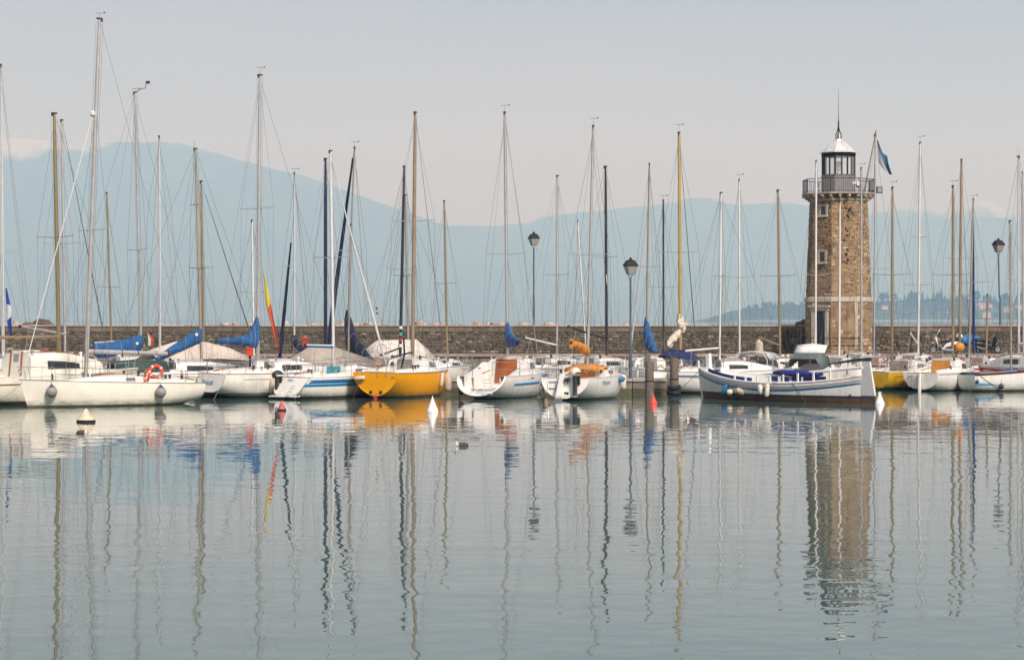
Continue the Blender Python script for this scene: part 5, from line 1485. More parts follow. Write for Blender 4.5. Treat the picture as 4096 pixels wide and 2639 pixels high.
ladder(r5, (h5.x(0, .95) - .62, -.62, .98), (h5.x(0, .2) - .12, -.62, .22), (0, 1, 0), .40, 5)
for yy in (-.08, .28):
    mb = MB(); mb.box((-.42, yy, .48), (.5, .03, .03)); mb.build('sole_strip', M_dark, r5)
mb = MB(); mb.box((1.0, .95, .75), (.03, .22, .52)); mb.build('outboard_bracket_pad', M_glassg, r5)
rope(r5, h5.at(0.0, .05, 1), h5.at(0.0, .05, 1) + Vector((-.1, -.2, -1.3)), .0, .018, M_drope)
fender(hang(r5, h5, .12, .52, 1, .10), 'long', M_fpurple, 'faded purple fender on the left of the open-stern boat', L_=.72, r=.13, tilt=(0, R(8), 0))
fender(hang(r5, h5, .66, .34, -1, .14), 'long', M_fpurple, 'faded purple fender between the two open-stern boats', L_=.50, r=.16)
fender(hang(r5, h5, .74, .75, -1, .18), 'long', M_fbeige, 'beige fender low at the bow of the red-brown-board boat', L_=.6, r=.14)

# --- A6 white boat with big rudder, orange dodger, outboard
r6 = boat_root('sailing_boat', 2262, 105.4, 21.5, 'white sailing boat with large stern rudder and orange canvas over the hatch', 'sailing boat', GB)
h6 = Hull(7.5, 2.85, 1.05, 1.16, sag=.03, tr=.84, zt=.10, draft=.38, rake=.30, trake=-.30, ns=1.9, nm=2.6)
build_hull(h6, r6, hullmat('white_a6', (0.80, 0.785, 0.73), [(.10, (.05, .13, .18)), (.04, (.012, .02, .03))]))
build_deck(h6, r6, M_white, ck=(.03, .40), floor=.5); toe_rail(h6, r6, M_deck)
rim = [h6.pt(0, t / 12, 1) for t in range(13)] + [h6.pt(0, t / 12, -1) for t in range(11, -1, -1)]
mb = MB(); mb.tube(rim, .02, 5); mb.build('transom_rim', M_white, r6, smooth=60)
c6 = Cabin(h6, .40, .84, .42, wf=.68, tip=.3); c6.build(r6, M_white); c6.board(r6, M_orange, w=.45, z0=-.3, z1=.9); c6.window(r6, .2, .45, .2, .5, M_glassg)
rows = []
for x_, z_, w_ in ((2.5, 1.42, .98), (2.7, 1.62, 1.0), (3.3, 1.68, .95), (3.8, 1.52, .85)):
    rows.append([Vector((x_, w_ * s_, z_ - .16 * s_ * s_ + .02 * math.sin(7 * s_ + x_))) for s_ in (-1, -.7, -.4, 0, .4, .7, 1)])
tent(r6, rows, M_orange, 'dodger', .03)
b_, t_, _, _ = mast(r6, h6, solve_x(r6, 2350), (2373, 506), 12, M_alu, [(1020, 2270, 2432)], foot=1.4, vane=32, fore=.9)
boom(r6, b_, t_, 2.3, 2.4, M_alu, .05, end_z=2.75, cover=[(.0, -.22, .02, .10), (.08, -.26, .2, .18), (.35, -.24, .25, .21), (.7, -.2, .2, .18), (.9, -.22, .12, .15), (1.0, -.3, .2, .12)], cm=M_orange)
pushpit(h6, r6, ht=.65, gate=True); lifelines(h6, r6, (.13, .36, .6, .9)); pulpit(h6, r6, ht=.55, u0=.84)
ro = MB(); ro.prism([(-.02, -.045, 1.28), (-.30, -.045, 1.26), (-.74, -.045, .10), (-.82, -.045, -.5), (-.30, -.045, -.5)], (0, .09, 0))
M_rud = mat('rudder_white_blue', (.80, .79, .74), .3, .04, 3, bands=[(.14, (.12, .28, .40))])
ru = ro.build('rudder', M_rud, r6); ru.rotation_euler = (0, 0, R(-14)); ru.location = (0, .06, 0)
for z_ in (.35, .98):
    mb = MB(); mb.box((-.14, -.12, z_), (.16, .22, .10)); mb.build('gudgeon', M_dark, r6)
outboard(r6, (h6.x(0, .9) - .20, -.62, 1.16), R(-12), M_fwhite, 1.2)
ladder(r6, (h6.x(0, .9) - .05, .62, .92), (h6.x(0, .45) - .06, .62, .42), (0, 1, 0), .4, 2, M_steel)
for y_, z_ in ((.82, .86), (.42, .86), (-.12, .86), (-.2, .30)):
    mb = MB(); mb.lathe([(.035, 0), (.035, .03)], (h6.x(0, z_) - .025, y_, z_), 8, Matrix.Rotation(R(90), 3, 'Y')); mb.build('bolt', M_dark, r6)
pa, pb_ = h6.at(.10, .24, -1), h6.at(.42, .24, -1)
text('lettering', 'EXtremis', .25, M_letter_grey, r6, frame(pb_ - pa, (0, .12, 1), (pa + pb_) / 2 + Vector((0, -.075, 0))))
rope(r6, (.4, .4, 2.1), (-.2, .7, 1.1), 0, .010, M_rope, 'backstay_tackle')
fender(hang(r6, h6, .52, .16, -1, .12), 'long', M_fblue, 'blue fender lying along the sheer of the orange-canvas boat', L_=.28, r=.125, tilt=(R(20), R(76), R(60)), line=.1)
fender(hang(r6, h6, .80, .38, -1, .12), 'long', M_fwhite, 'white fender at the bow of the orange-canvas boat', L_=.66, r=.13)
fender(hang(r6, h6, .90, .34, -1, .22), 'long', M_fnavy, 'dark blue fender between the orange-canvas boat and the jetty', L_=.66, r=.12)
fender(W(2160, 1592, 106.5), 'ball', M_fbeige, 'mossy beige ball fender at the waterline beside the big rudder', r=.15, line=.5)

# --- A8 traditional wooden boat, broadside
r8 = boat_root('wooden_boat', 3447, 101.6, -40.8, 'white wooden boat with blue and red bottom bands and tall stern rudder', 'boat', GB)
h8 = Hull(10.4, 2.7, 1.28, 1.50, sag=.50, tr=.04, um=.48, zt=-.2, draft=.45, rake=.28, trake=.05, ns=1.9, nm=2.5, nb=1.8, pb=2.3)
M_h8 = hullmat('white_wood', (0.74, 0.73, 0.69), [(.33, (.022, .035, .055)), (.20, (.17, .03, .02)), (.03, (.02, .012, .01))], streak=.22)
build_hull(h8, r8, M_h8); build_deck(h8, r8, M_white, ck=(.10, .84), floor=.35, inner=.80)
for dd, nm in ((.03, 'rubbing_strake'), (.20, 'plank_seam'), (.26, 'plank_seam')):
    for sd in (1, -1):
        mb = MB(); mb.tube([h8.at(u, dd, sd, .012) for u in US], .03 if dd < .1 else .010, 5); mb.build(nm, M_white if dd < .1 else M_washgrey, r8)
strip(h8, r8, 'blue_stripe', M_bluepaint, .31, .40, 0.0, .995)
mb = MB(); mb.tube([h8.pt(1, 0, 1) + Vector((.02, 0, .32)), h8.pt(1, .2, 1) + Vector((.03, 0, 0)), h8.pt(1, .5, 1) + Vector((.03, 0, 0)), h8.pt(1, 1, 1)], .05, 6); mb.build('stem_post', M_white, r8)
mb = MB(); mb.prism([(9.6, -.09, 1.35), (9.78, -.09, 1.35), (9.90, -.09, 2.15), (9.64, -.09, 2.18)], (0, .18, 0)); mb.build('bow_bitt', M_white, r8)
M_rud8 = mat('rudder_white_bands', (.70, .70, .69), .35, .06, 3, streak=.2, bands=[(.36, (.022, .035, .055)), (.20, (.13, .03, .02))])
mb = MB(); mb.prism([(-.06, -.05, 1.92), (-.50, -.05, 1.90), (-.78, -.05, .5), (-.80, -.05, -.5), (-.02, -.05, -.5)], (0, .1, 0)); mb.build('rudder', M_rud8, r8)
mb = MB(); mb.tube([(-.55, 0, 2.03), (.4, 0, 1.98), (1.9, .1, 1.76)], [.075, .07, .03], 6); mb.build('tiller', M_dark, r8)
mb = MB(); mb.tube([h8.pt(0, t / 8, 1) + Vector((-.02, -h8.b(0), 0)) for t in range(0, 8)], .06, 6); mb.build('stern_post', M_h8, r8)
# the long white spar lashed along the rail, and rail posts
a_, b2_ = W(3065, 1505, 104.8), W(3450, 1470, 101.2)
la_, lb_ = to_local(r8, a_), to_local(r8, b2_)
mb = MB(); mb.tube([la_, lb_], .065, 8); mb.build('spar', M_white, r8)
for i in range(9):
    u = lerp(.06, .66, i / 8); p = h8.pt(u, 0, 1); zt_ = lerp(lb_.z, la_.z, min(1, max(0, (p.x - lb_.x) / (la_.x - lb_.x)))) if u < .56 else p.z + .2
    mb = MB(); mb.box((p.x, p.y * .96, (p.z + zt_) / 2), (.09, .06, max(.12, zt_ - p.z))); mb.build('rail_post', M_white, r8)
# inner gunwale sheet and blue covers
for sd in (1, -1):
    mb = MB(); mb.sheet([[h8.pt(u, 0, sd) * 1.0 + Vector((0, -sd * .10, 0)), h8.pt(u, 0, sd) + Vector((0, -sd * .14, .17))] for u in [i / 20 for i in range(11, 19)]]); mb.build('wash_strake', M_blue2 if sd > 0 else M_white, r8, solid=.03)
def bundle(root, p0, p1, r_, m, name, seed, n=14, k=12, flat=.7, rough=.22):
    rg = random.Random(seed); p0, p1 = Vector(p0), Vector(p1); rings = []
    for i in range(n + 1):
        t = i / n; c = p0.lerp(p1, t); rr = r_ * (math.sin(math.pi * min(1, max(0, t * .96 + .02))) ** .4)
        ax = (p1 - p0).normalized(); s_ = ax.cross(Vector((0, 0, 1))).normalized(); u_ = s_.cross(ax)
        rings.append([c + (s_ * math.cos(j / k * 6.283) + u_ * math.sin(j / k * 6.283) * flat) * rr * (1 + rough * mnoise.noise(Vector((t * 7, 1.2 * math.cos(j / k * 6.283), 1.2 * math.sin(j / k * 6.283) + seed))) + rough * .6 * mnoise.noise(Vector((t * 19, 3 * math.cos(j / k * 6.283), 3 * math.sin(j / k * 6.283) + seed)))) for j in range(k)])
    mb = MB(); mb.loft(rings); return mb.build(name, m, root, smooth=70)
bundle(r8, to_local(r8, W(3094, 1489, 104.5)), to_local(r8, W(3290, 1497, 102.8)), .30, M_blue2, 'folded_blue_cover', 3, flat=.55)
for x0_, x1_ in ((3086, 3112), (3122, 3158), (3166, 3205), (3212, 3250), (3258, 3306)):
    p, q = to_local(r8, W(x0_, 1516, 104.5)), to_local(r8, W(x1_, 1514, 103.5))
    mb = MB(); mb.box((p + q) / 2, ((q - p).length * .86, .05, .24), m=Matrix.Rotation(math.atan2((q - p).y, (q - p).x), 3, 'Z')); mb.build('side_cloth', M_blue2, r8)
mb = MB(); mb.box((8.9, .1, 1.35), (.5, .35, .28)); mb.build('foredeck_box', M_white, r8)
mb = MB(); mb.tube([(8.7 + .2 * math.cos(i * .8), .55 + .16 * math.sin(i * .8), 1.18 + .015 * i) for i in range(16)], .03, 5); mb.build('coiled_line', M_green, r8)
rope(r8, h8.at(.31, .0, 1, .02), h8.at(.24, 1.05, 1, .25), .02, .014, M_drope)
rope(r8, h8.at(.985, .1, 1), h8.at(.985, .1, 1) + Vector((.9, .9, -1.2)), .05, .014, M_drope)
mb = MB(); mb.lathe([(.05, 0), (.05, .05)], h8.at(.045, .85, 1, .02), 10, Matrix.Rotation(R(-90), 3, 'X')); mb.build('hull_fitting', M_dark, r8)
fender(hang(r8, h8, .72, .50, 1, .14), 'long', M_fblue, 'light blue tilted fender near the bow of the wooden boat', L_=.44, r=.12, tilt=(0, R(24), 0), line=.3)
fender(hang(r8, h8, .685, .62, 1, .16), 'ball', M_fwhite, 'cream ball fender touching the light blue fender', r=.16, line=.5)
fender(hang(r8, h8, .605, .52, 1, .16), 'long', M_fbeige, 'beige fender lying almost flat on the wooden boat', L_=.50, r=.145, tilt=(0, R(-72), R(50)), line=.1, cap=M_dark)
fender(hang(r8, h8, .475, .33, 1, .13), 'long', M_fwhite, 'shorter white fender of the pair amidships on the wooden boat', L_=.40, r=.12, tilt=(0, R(-10), 0), line=.2)
fender(hang(r8, h8, .435, .36, 1, .13), 'long', M_fwhite, 'longer white fender with blue tip amidships on the wooden boat', L_=.56, r=.11, tilt=(0, R(5), 0), cap=M_fblue, line=.2)

# --- A9 small yellow boat
r9 = boat_root('sailing_boat', 3500, 120.5, 42, 'small yellow-hulled sailing boat with gold mast behind the tall rudder', 'sailing boat', GB)
h9 = Hull(6.0, 2.3, 1.0, 1.08, sag=.04, tr=.75, zt=.02, draft=.35, rake=.7, trake=.1, ns=2.0)
build_hull(h9, r9, hullmat('yellow2', (0.62, 0.36, 0.015), [(.16, (.015, .015, .012))])); build_deck(h9, r9, M_white, ck=(.04, .40), floor=.5); toe_rail(h9, r9, M_white, .03)
strip(h9, r9, 'brown_line', M_teak, .22, .255, .1, .8)
c9 = Cabin(h9, .40, .85, .62, wf=.8, tip=.4); c9.build(r9, M_white); c9.board(r9, M_washgrey, w=.62, z0=-.25, z1=.95); c9.window(r9, .2, .5, .2, .5, M_glassg)
b_, t_, _, _ = mast(r9, h9, solve_x(r9, 3568), (3570, 752), 11, M_gold, [(1100, 3495, 3620)], foot=1.5, vane=24)
boom(r9, b_, t_, 2.25, 1.35, M_gold, .05, end_z=2.45); pushpit(h9, r9, ht=.55); lifelines(h9, r9, (.13, .45, .86)); pulpit(h9, r9)
mb = MB(); mb.tube([(.2, -.3, 1.5), (1.2, -.5, 1.42), (2.2, -.3, 1.62)], .03, 6); mb.build('tiller', M_washgrey, r9)
fender(hang(r9, h9, .42, .42, -1, .12), 'long', M_fnavy, 'dark blue fender on the flank of the small yellow boat', L_=.5, r=.13, line=.2)

# --- A10 white boat with orange companionway board
r10 = boat_root('sailing_boat', 3682, 118.6, 36, 'white sailing boat with orange-yellow companionway board and gold mast at right', 'sailing boat', GB)
h10 = Hull(6.6, 2.5, .98, 1.10, sag=.04, tr=.80, zt=.10, draft=.36, rake=.6, trake=.08, ns=2.3)
build_hull(h10, r10, hullmat('white_a10', (.78, .76, .71), [(.08, (.012, .014, .014))])); build_deck(h10, r10, M_white, ck=(.04, .38), floor=.55); toe_rail(h10, r10, M_white, .025)
strip(h10, r10, 'dark_line', M_washgrey, .05, .085, .02, .95)
c10 = Cabin(h10, .38, .84, .66, wf=.74, tip=.35); c10.build(r10, M_white); c10.board(r10, mat('orange_yellow_board', (.55, .22, .015), .45, .12, 4, streak=.15), w=.60, z0=-.35, z1=.98); c10.hatch(r10, M_deck, .55); c10.window(r10, .3, .55, .2, .52, M_glass)
coamings(h10, r10, M_white, .06, .38, .28)
b_, t_, _, _ = mast(r10, h10, solve_x(r10, 3812), (3812, 746), 12, M_gold, [(1100, 3733, 3867)], foot=1.5, vane=22)
boom(r10, b_, t_, 2.15, 1.6, M_alu, .06, end_z=2.25); pushpit(h10, r10, ht=.55, gate=True); lifelines(h10, r10, (.13, .4, .65, .86)); pulpit(h10, r10)
rudder(r10, h10, -.02, 1.0, -.5, .22, M_white, .08)
ladder(r10, (-.04, .55, .85), (-.02, .55, .25), (0, 1, 0), .3, 3, M_steel)
bundle(r10, b_.lerp(t_, .09) + Vector((.1, -.1, 0)), b_.lerp(t_, .09) + Vector((.6, -.35, -.05)), .26, M_orange, 'orange_sail_bundle', 8, 8, 10, 1.0)

# --- A11 open white boat, blue inside, maroon rail (right edge)
r11 = boat_root('open_boat', 3862, 118.8, 68, 'open white boat with maroon rail and sky-blue inside at the right edge', 'boat', GB)
h11 = Hull(6.4, 2.2, .88, 1.35, sag=.06, tr=.80, um=.4, zt=-.05, draft=.3, rake=.5, trake=.1, ns=2.4)
build_hull(h11, r11, hullmat('white_a11', (.76, .75, .71), [(.09, (.012, .014, .014))])); 
build_deck(h11, r11, M_skyblue, ck=(.03, .97), floor=.35, inner=.93); toe_rail(h11, r11, M_maroon, .05)
for x_ in (1.4, 3.0, 4.4):
    mb = MB(); mb.box((x_, 0, .72), (.28, 1.7, .04)); mb.build('thwart', M_washgrey, r11)
mb = MB(); mb.prism([(.3, -.95, .96), (.3, .95, .96), (2.4, 1.0, .98), (2.4, -1.0, .98)], (0, 0, .05)); mb.build('stern_cover', M_washgrey, r11)
rope(r11, h11.at(.05, .05, -1, .02), h11.at(.26, .72, -1, .06), .12, .016)
b_, t_, _, _ = mast(r11, h11, solve_x(r11, 4045), (4040, 886), 9, M_greygold, [], foot=.6, shr=True, back=False)
fender(hang(r11, h11, .24, .68, -1, .10), 'ball', M_dark, 'black ball fender at the waterline of the open white boat', r=.14, line=.3)
fender(hang(r11, h11, .01, .35, -1, .10), 'ball', M_fnavy, 'small dark ball fender at the corner of the open white boat', r=.10, line=.2)

for k, (rr_, hh_, cc_) in enumerate(((r0, h0, c0), (r1, h1, c1), (r2, h2, c2), (r3, h3, c3), (r4, h4, c4), (r5, h5, c5), (r6, h6, c6), (r9, h9, c9), (r10, h10, c10))):
    clutter(rr_, hh_, cc_, 100 + k, *[(v, w_) for v, w_ in [MASTS[rr_.name]]][0])
# ------------------------------------------------------------------ boats moored behind: one builder, each boat its own rig and colours
GR = 'boats moored in the rows behind'
HC = {'white': hullmat('white_b', (.78, .76, .72), [(.10, (.015, .018, .02))]), 'cream': hullmat('cream_b', (.76, .72, .62), [(.10, (.05, .02, .015))]), 'grey': hullmat('grey_b', (.55, .55, .56), [(.1, (.02, .02, .03))]),
      'red': hullmat('red_b', (.42, .03, .025), [(.1, (.02, .015, .015))]), 'navy': hullmat('navy_b', (.02, .03, .09), [(.1, (.02, .015, .015))]), 'bluewhite': hullmat('white_bluefoot', (.78, .76, .72), [(.20, (.04, .10, .25))])}
def back_boat(label, D, bx, top, wpx, mm, spr, a=25, L_=7.4, B_=2.6, hull='white', fs=1.08, ch=.55, cab='white', board=None, win=M_glass, vane=None, furl=None, fore=.96, bm=None, tentp=None, mfrac=.56, stripe=None, rail=True, ant=None, boomspec=None, name='sailing_boat', pul=True, back=True, cov=None):
    """bx mast foot column; boomspec (z, length, end z, radius, material, cover, cover material)"""
    dr = Vector((math.sin(R(a)), math.cos(R(a)), 0)); mx = L_ * mfrac
    mp = Vector(((bx - CX) / F * D, D, 0)); org = mp - dr * mx
    root = empty(name, org, math.atan2(dr.y, dr.x)); root['_dir'] = list(dr); tag(root, label, 'sailing boat', GR)
    h = Hull(L_, B_, fs, fs + .12, sag=.05, tr=.78, zt=.08, draft=.38, rake=.7, trake=-.2 if L_ > 7.2 else .1, ns=2.3)
    build_hull(h, root, HC[hull], nt=7); build_deck(h, root, M_deck, ck=(.04, .38), floor=.55); toe_rail(h, root, M_alu)
    if stripe: strip(h, root, 'stripe', stripe, .10, .20, .02, .97)
    c = Cabin(h, .38, .82, ch, wf=.70, tip=.35); c.build(root, M_white if cab == 'white' else M_cream)
    c.board(root, board or M_washgrey, w=.40, z0=-.3, z1=.95); c.window(root, .15, .50, .2, .52, win, taper=.06); c.hatch(root, M_deck, .42)
    coamings(h, root, M_white if cab == 'white' else M_cream, .05, .38, .24)
    b_, t_, r_, _ = mast(root, h, mx, top, wpx, mm, spr, foot=fs + ch * .8, vane=vane, fore=fore, furl=furl, ant=ant, back=back)
    e_ = None
    if boomspec:
        z_, ln, ez, br, bmm, cov, cm_ = boomspec
        _, e_, _ = boom(root, b_, t_, z_, ln, bmm, br, end_z=ez, cover=cov, cm=cm_)
    if rail: lifelines(h, root, (.13, .38, .62, .86))
    pushpit(h, root, ht=.58)
    clutter(root, h, c, int(bx) + 7, b_, t_, e_)
    if pul: pulpit(h, root)
    return root, h, b_, t_, c

CV = COVER
def cov(s=1.0, up=1.0): return [(t, lo * s, hi * s * (up if t < .1 else 1), hw * s) for t, lo, hi, hw in COVER]
# left part
back_boat('white boat cut by the left edge with tall white mast and dark window', 110, 13, (2, 262), 14, M_whitealu, [(1004, -50, 68)], a=-30, L_=9.2, B_=3.0, fs=1.2, ch=.75, vane=None)
back_boat('boat with a white mast just right of the thick gold mast', 113, 262, (247, 483), 12, M_alu, [(975, 176, 335)], a=26, L_=9.0, B_=2.9, cab='cream', hull='cream', furl=(M_wire, .03, .03, .95), fore=.99, boomspec=(3.1, 3.6, 3.5, .06, M_alu, None, None))
back_boat('boat with a short thin gold mast left of the grey and white masts', 131, 447, (427, 773), 8, M_gold, [(1150, 383, 472)], a=18, L_=6.2, B_=2.2, fore=.9)
rB, hB, bB, tB, cB = back_boat('boat with tall grey mast, masthead sensor arms and flat blue sail cover', 119, 566, (540, 372), 12, M_alu, [(1000, 440, 648)], a=58, L_=9.0, B_=3.0, fs=1.2, ch=.7, boomspec=(2.75, 2.7, 2.6, .06, M_alu, [(-.02, -.55, .35, .10), (.04, -.75, .3, .22), (.3, -.85, .12, .26), (.6, -.85, .05, .26), (.9, -.8, 0, .22), (1.0, -.6, -.05, .12)], M_blue), vane=16, win=M_glassg)
mb = MB(); mb.tube([tB, tB + Vector((.25, -.2, .2)), tB + Vector((.45, -.36, .25)), tB + Vector((.48, -.38, .5))], .02, 5); mb.box(tB + Vector((.55, -.44, .55)), (.16, .2, .14)); mb.build('sensor_arm', M_dark, rB)
mb = MB(); mb.tube([tB, tB + Vector((-.15, .3, -.15)), tB + Vector((-.25, .5, -.6))], .012, 5); mb.build('sensor_arm', M_whitealu, rB)
back_boat('boat with bright white two-spreader mast left of the diagonal blue cover', 124, 640, (636, 547), 11, M_whitealu, [(826, 597, 682), (1113, 580, 700)], a=-24, L_=7.8, fs=1.15)
# M8: boat under the diagonal blue cover
r_, h_, b_, t_, c_ = back_boat('boat with steep diagonal blue sail cover and dark green cockpit tarpaulin', 111, 806, (782, 597), 13, M_greygold, [(820, 757, 822), (1073, 735, 865)], a=66, L_=8.8, B_=2.9, fs=1.15, ch=.6, fore=.98, ant=30, boomspec=(2.75, 2.25, 1.75, .07, M_alu, [(-.03, -.06, .62, .08), (.03, -.08, .72, .2), (.2, -.06, .66, .24), (.55, -.04, .5, .22), (.9, -.02, .34, .18), (1.02, .02, .2, .1)], M_blue))
tent(r_, [[(.3, -1.0, 1.25), (.3, -.5, 1.75), (.3, .5, 1.75), (.3, 1.0, 1.2)], [(1.6, -1.15, 1.3), (1.6, -.5, 1.85), (1.6, .5, 1.85), (1.6, 1.15, 1.3)], [(3.0, -1.15, 1.3), (3.0, -.45, 1.78), (3.0, .45, 1.78), (3.0, 1.15, 1.3)]], M_green, 'cockpit_tarpaulin', .03)
r_, h_, b_, t_, c_ = back_boat('boat with a gold mast and a large beige boom tent', 119, 814, (805, 727), 11, M_gold, [(1073, 760, 865)], a=42, L_=8.4, B_=2.9, fs=1.15, ch=.6, furl=(M_wire, .035, .04, .95), fore=.98, cab='cream', mfrac=.5)
tent(r_, [[(.4, -1.3, 1.6), (.4, 0, 2.2), (.4, 1.3, 1.6)], [(2.2, -1.3, 1.75), (2.2, 0, 2.65), (2.2, 1.3, 1.75)], [(4.3, -1.25, 1.75), (4.3, 0, 2.65), (4.3, 1.25, 1.75)], [(6.0, -1.0, 1.65), (6.0, 0, 2.3), (6.0, 1.0, 1.65)], [(7.6, -.6, 1.5), (7.6, 0, 1.75), (7.6, .6, 1.5)]], M_beige)
back_boat('boat with a short white mast half hidden beside the tall mast with blue cover', 127, 1016, (1008, 884), 10, M_whitealu, [(1170, 945, 1075)], a=20, L_=6.8, fore=.95)
r_, h_, b_, t_, c_ = back_boat('boat with navy furled jib and slim white mast, dark sail cover', 118.5, 1177, (1177, 694), 9, M_whitealu, [(1065, 1140, 1230)], a=-20, L_=7.2, B_=2.5, fs=1.1, vane=18, fore=.80, furl=(M_navy, .115, .01, .80), boomspec=(2.55, 3.3, 1.8, .05, M_alu, [(-.1, -.02, .42, .1), (.02, -.1, .5, .17), (.2, -.12, .36, .2), (.6, -.1, .26, .17), (1.0, -.06, .12, .1)], M_navy), mfrac=.52)
r_, h_, b_, t_, c_ = back_boat('boat with a thick navy wrapped mast beside a white mast', 121, 1302, (1302, 637), 15, M_navy, [(1030, 1262, 1345)], a=24, L_=7.6, B_=2.7, fs=1.1)
r_, h_, b_, t_, c_ = back_boat('boat with long navy furled jib leaning right and hanging navy sail cover', 120, 1387, (1418, 592), 11, M_alu, [(1005, 1343, 1460)], a=-21, L_=8.4, B_=2.8, fs=1.1, vane=24, fore=.995, furl=(M_navy, .14, .02, .96), mfrac=.5, boomspec=(2.85, 3.6, 1.85, .06, M_alu, [(-.06, -.2, 1.5, .12), (.0, -.55, 1.45, .2), (.1, -.75, 1.2, .26), (.25, -.62, .75, .27), (.45, -.4, .5, .24), (.75, -.28, .34, .2), (1.0, -.2, .2, .16)], M_navy))
# grey A-frame tarpaulin boat behind the two-stripe boat
r_, h_, b_, t_, c_ = back_boat('boat under a taupe A-frame tarpaulin with a thin champagne mast', 115.5, 1392, (1404, 900), 7, M_greygold, [], a=52, L_=7.4, B_=2.6, fs=1.05, ch=.4, back=False)
tent(r_, [[(.3, -1.25, 1.3), (.3, 0, 1.7), (.3, 1.25, 1.3)], [(2.0, -1.3, 1.25), (2.0, 0, 2.55), (2.0, 1.3, 1.25)], [(3.0, -1.3, 1.25), (3.0, 0, 2.5), (3.0, 1.3, 1.25)], [(5.6, -.9, 1.25), (5.6, 0, 1.75), (5.6, .9, 1.25)]], M_taupe)
r_, h_, b_, t_, c_ = back_boat('boat with black mast patched with stickers near its foot', 117, 1600, (1617, 668), 13, M_black, [(1078, 1555, 1670)], a=24, L_=8.0, B_=2.8, fs=1.15, boomspec=(2.35, 2.2, 2.0, .05, M_dark, None, None))
for i, cz in enumerate(((.8, M_whitealu), (1.1, M_red), (1.4, M_teal), (1.75, M_whitealu), (2.1, M_green))):
    p = b_ + (t_ - b_) * ((cz[0]) / (t_.z - b_.z)); mb = MB(); mb.tube([p, p + Vector((0, 0, .16))], r_ and .094, 10); mb.build('sticker', cz[1], r_)
r_, h_, b_, t_, c_ = back_boat('boat with champagne-gold mast and white boom tent behind the yellow boat', 122, 1634, (1622, 782), 11, M_greygold, [(1103, 1555, 1667)], a=60, L_=7.8, B_=2.7, fs=1.15, boomspec=(2.55, 1.8, 2.6, .05, M_gold, None, None), mfrac=.5)
tent(r_, [[(1.2, -1.25, 1.7), (1.2, 0, 2.2), (1.2, 1.25, 1.7)], [(2.0, -1.25, 1.7), (2.0, 0, 2.7), (2.0, 1.25, 1.7)], [(4.4, -1.25, 1.7), (4.4, 0, 2.75), (4.4, 1.25, 1.7)], [(5.2, -1.0, 1.6), (5.2, 0, 2.1), (5.2, 1.0, 1.6)]], mat('off_white_canvas', (.62, .58, .52), .85, .15, 3, bump=.08, streak=.25))
back_boat('boat with a lone thin gold mast right of the yellow boat', 126, 1789, (1777, 806), 9, M_gold, [(1135, 1730, 1815)], a=28, L_=6.6, B_=2.3, fs=1.1, ch=.45, fore=.95)
# middle
back_boat('boat with grey mast and pale lowered boom right of the slim street lamp', 125, 2228, (2230, 705), 10, M_alu, [(1100, 2180, 2280)], a=46, L_=7.4, fs=1.15, ch=.6, boomspec=(2.4, 2.6, 2.85, .05, M_whitealu, None, None), fore=.95)
back_boat('boat with short white leaning mast left of the thick grey one', 129, 2346, (2311, 884), 8, M_whitealu, [(1215, 2310, 2370)], a=14, L_=6.0, B_=2.2, fore=.9)
back_boat('boat with thick black mast and dark raised boom near the front lamp', 123, 2427, (2422, 668), 13, M_black, [(1030, 2378, 2472)], a=48, L_=7.6, fs=1.15, ch=.6, boomspec=(2.75, 2.9, 3.45, .06, M_black, None, None))
r_, h_, b_, t_, c_ = back_boat('boat with white furled jib and hanging blue sail cover right of the front lamp', 120, 2584, (2597, 657), 9, M_greygold, [(1068, 2555, 2650)], a=-12, L_=7.6, B_=2.6, fs=1.1, ch=.7, fore=.78, furl=(M_whitealu, .055, .02, .99), mfrac=.5, boomspec=(2.5, 2.0, 2.1, .05, M_dark, [(-.1, -.1, 1.5, .1), (.05, -.2, 1.3, .2), (.25, -.25, .95, .26), (.5, -.2, .5, .24), (.8, -.1, .25, .2), (1.0, -.05, .1, .12)], M_blue))
back_boat('boat with a thin black mast between the white jib and the gold mast', 124, 2654, (2653, 803), 9, M_black, [(1150, 2590, 2705)], a=20, L_=7.0, fs=1.15, vane=20)
r_, h_, b_, t_, c_ = back_boat('boat with thick ochre mast, bundled cream sail and blue cockpit cover', 121, 2722, (2716, 533), 15, M_ochre, [(1010, 2645, 2800)], a=20, L_=8.2, B_=2.8, fs=1.15, ch=.65, vane=34, fore=.97, furl=(M_wire, .03, .03, .95))
bundle(r_, b_.lerp(t_, .13) + Vector((0, 0, 0)), b_.lerp(t_, .05) + Vector((-1.3, .35, .1)), .19, M_sail, 'bundled_sail', 4, 26, 14, 1.1, .6)
bundle(r_, b_.lerp(t_, .125) + Vector((.1, -.15, -.1)), b_.lerp(t_, .195) + Vector((.05, .1, .1)), .26, M_sail, 'sail_head', 6, 20, 14, .8, .7)
tent(r_, [[(2.6, -1.15, 1.5), (2.6, -.5, 1.9), (2.6, .5, 1.9), (2.6, 1.15, 1.5)], [(3.6, -1.2, 1.55), (3.6, -.5, 2.2), (3.6, .5, 2.2), (3.6, 1.2, 1.55)], [(5.2, -1.1, 1.5), (5.2, -.5, 2.05), (5.2, .5, 2.05), (5.2, 1.1, 1.5)]], mat('dull_blue_canvas', (.016, .026, .12), .85, .35, 3, bump=.1), 'cockpit_cover', .03)
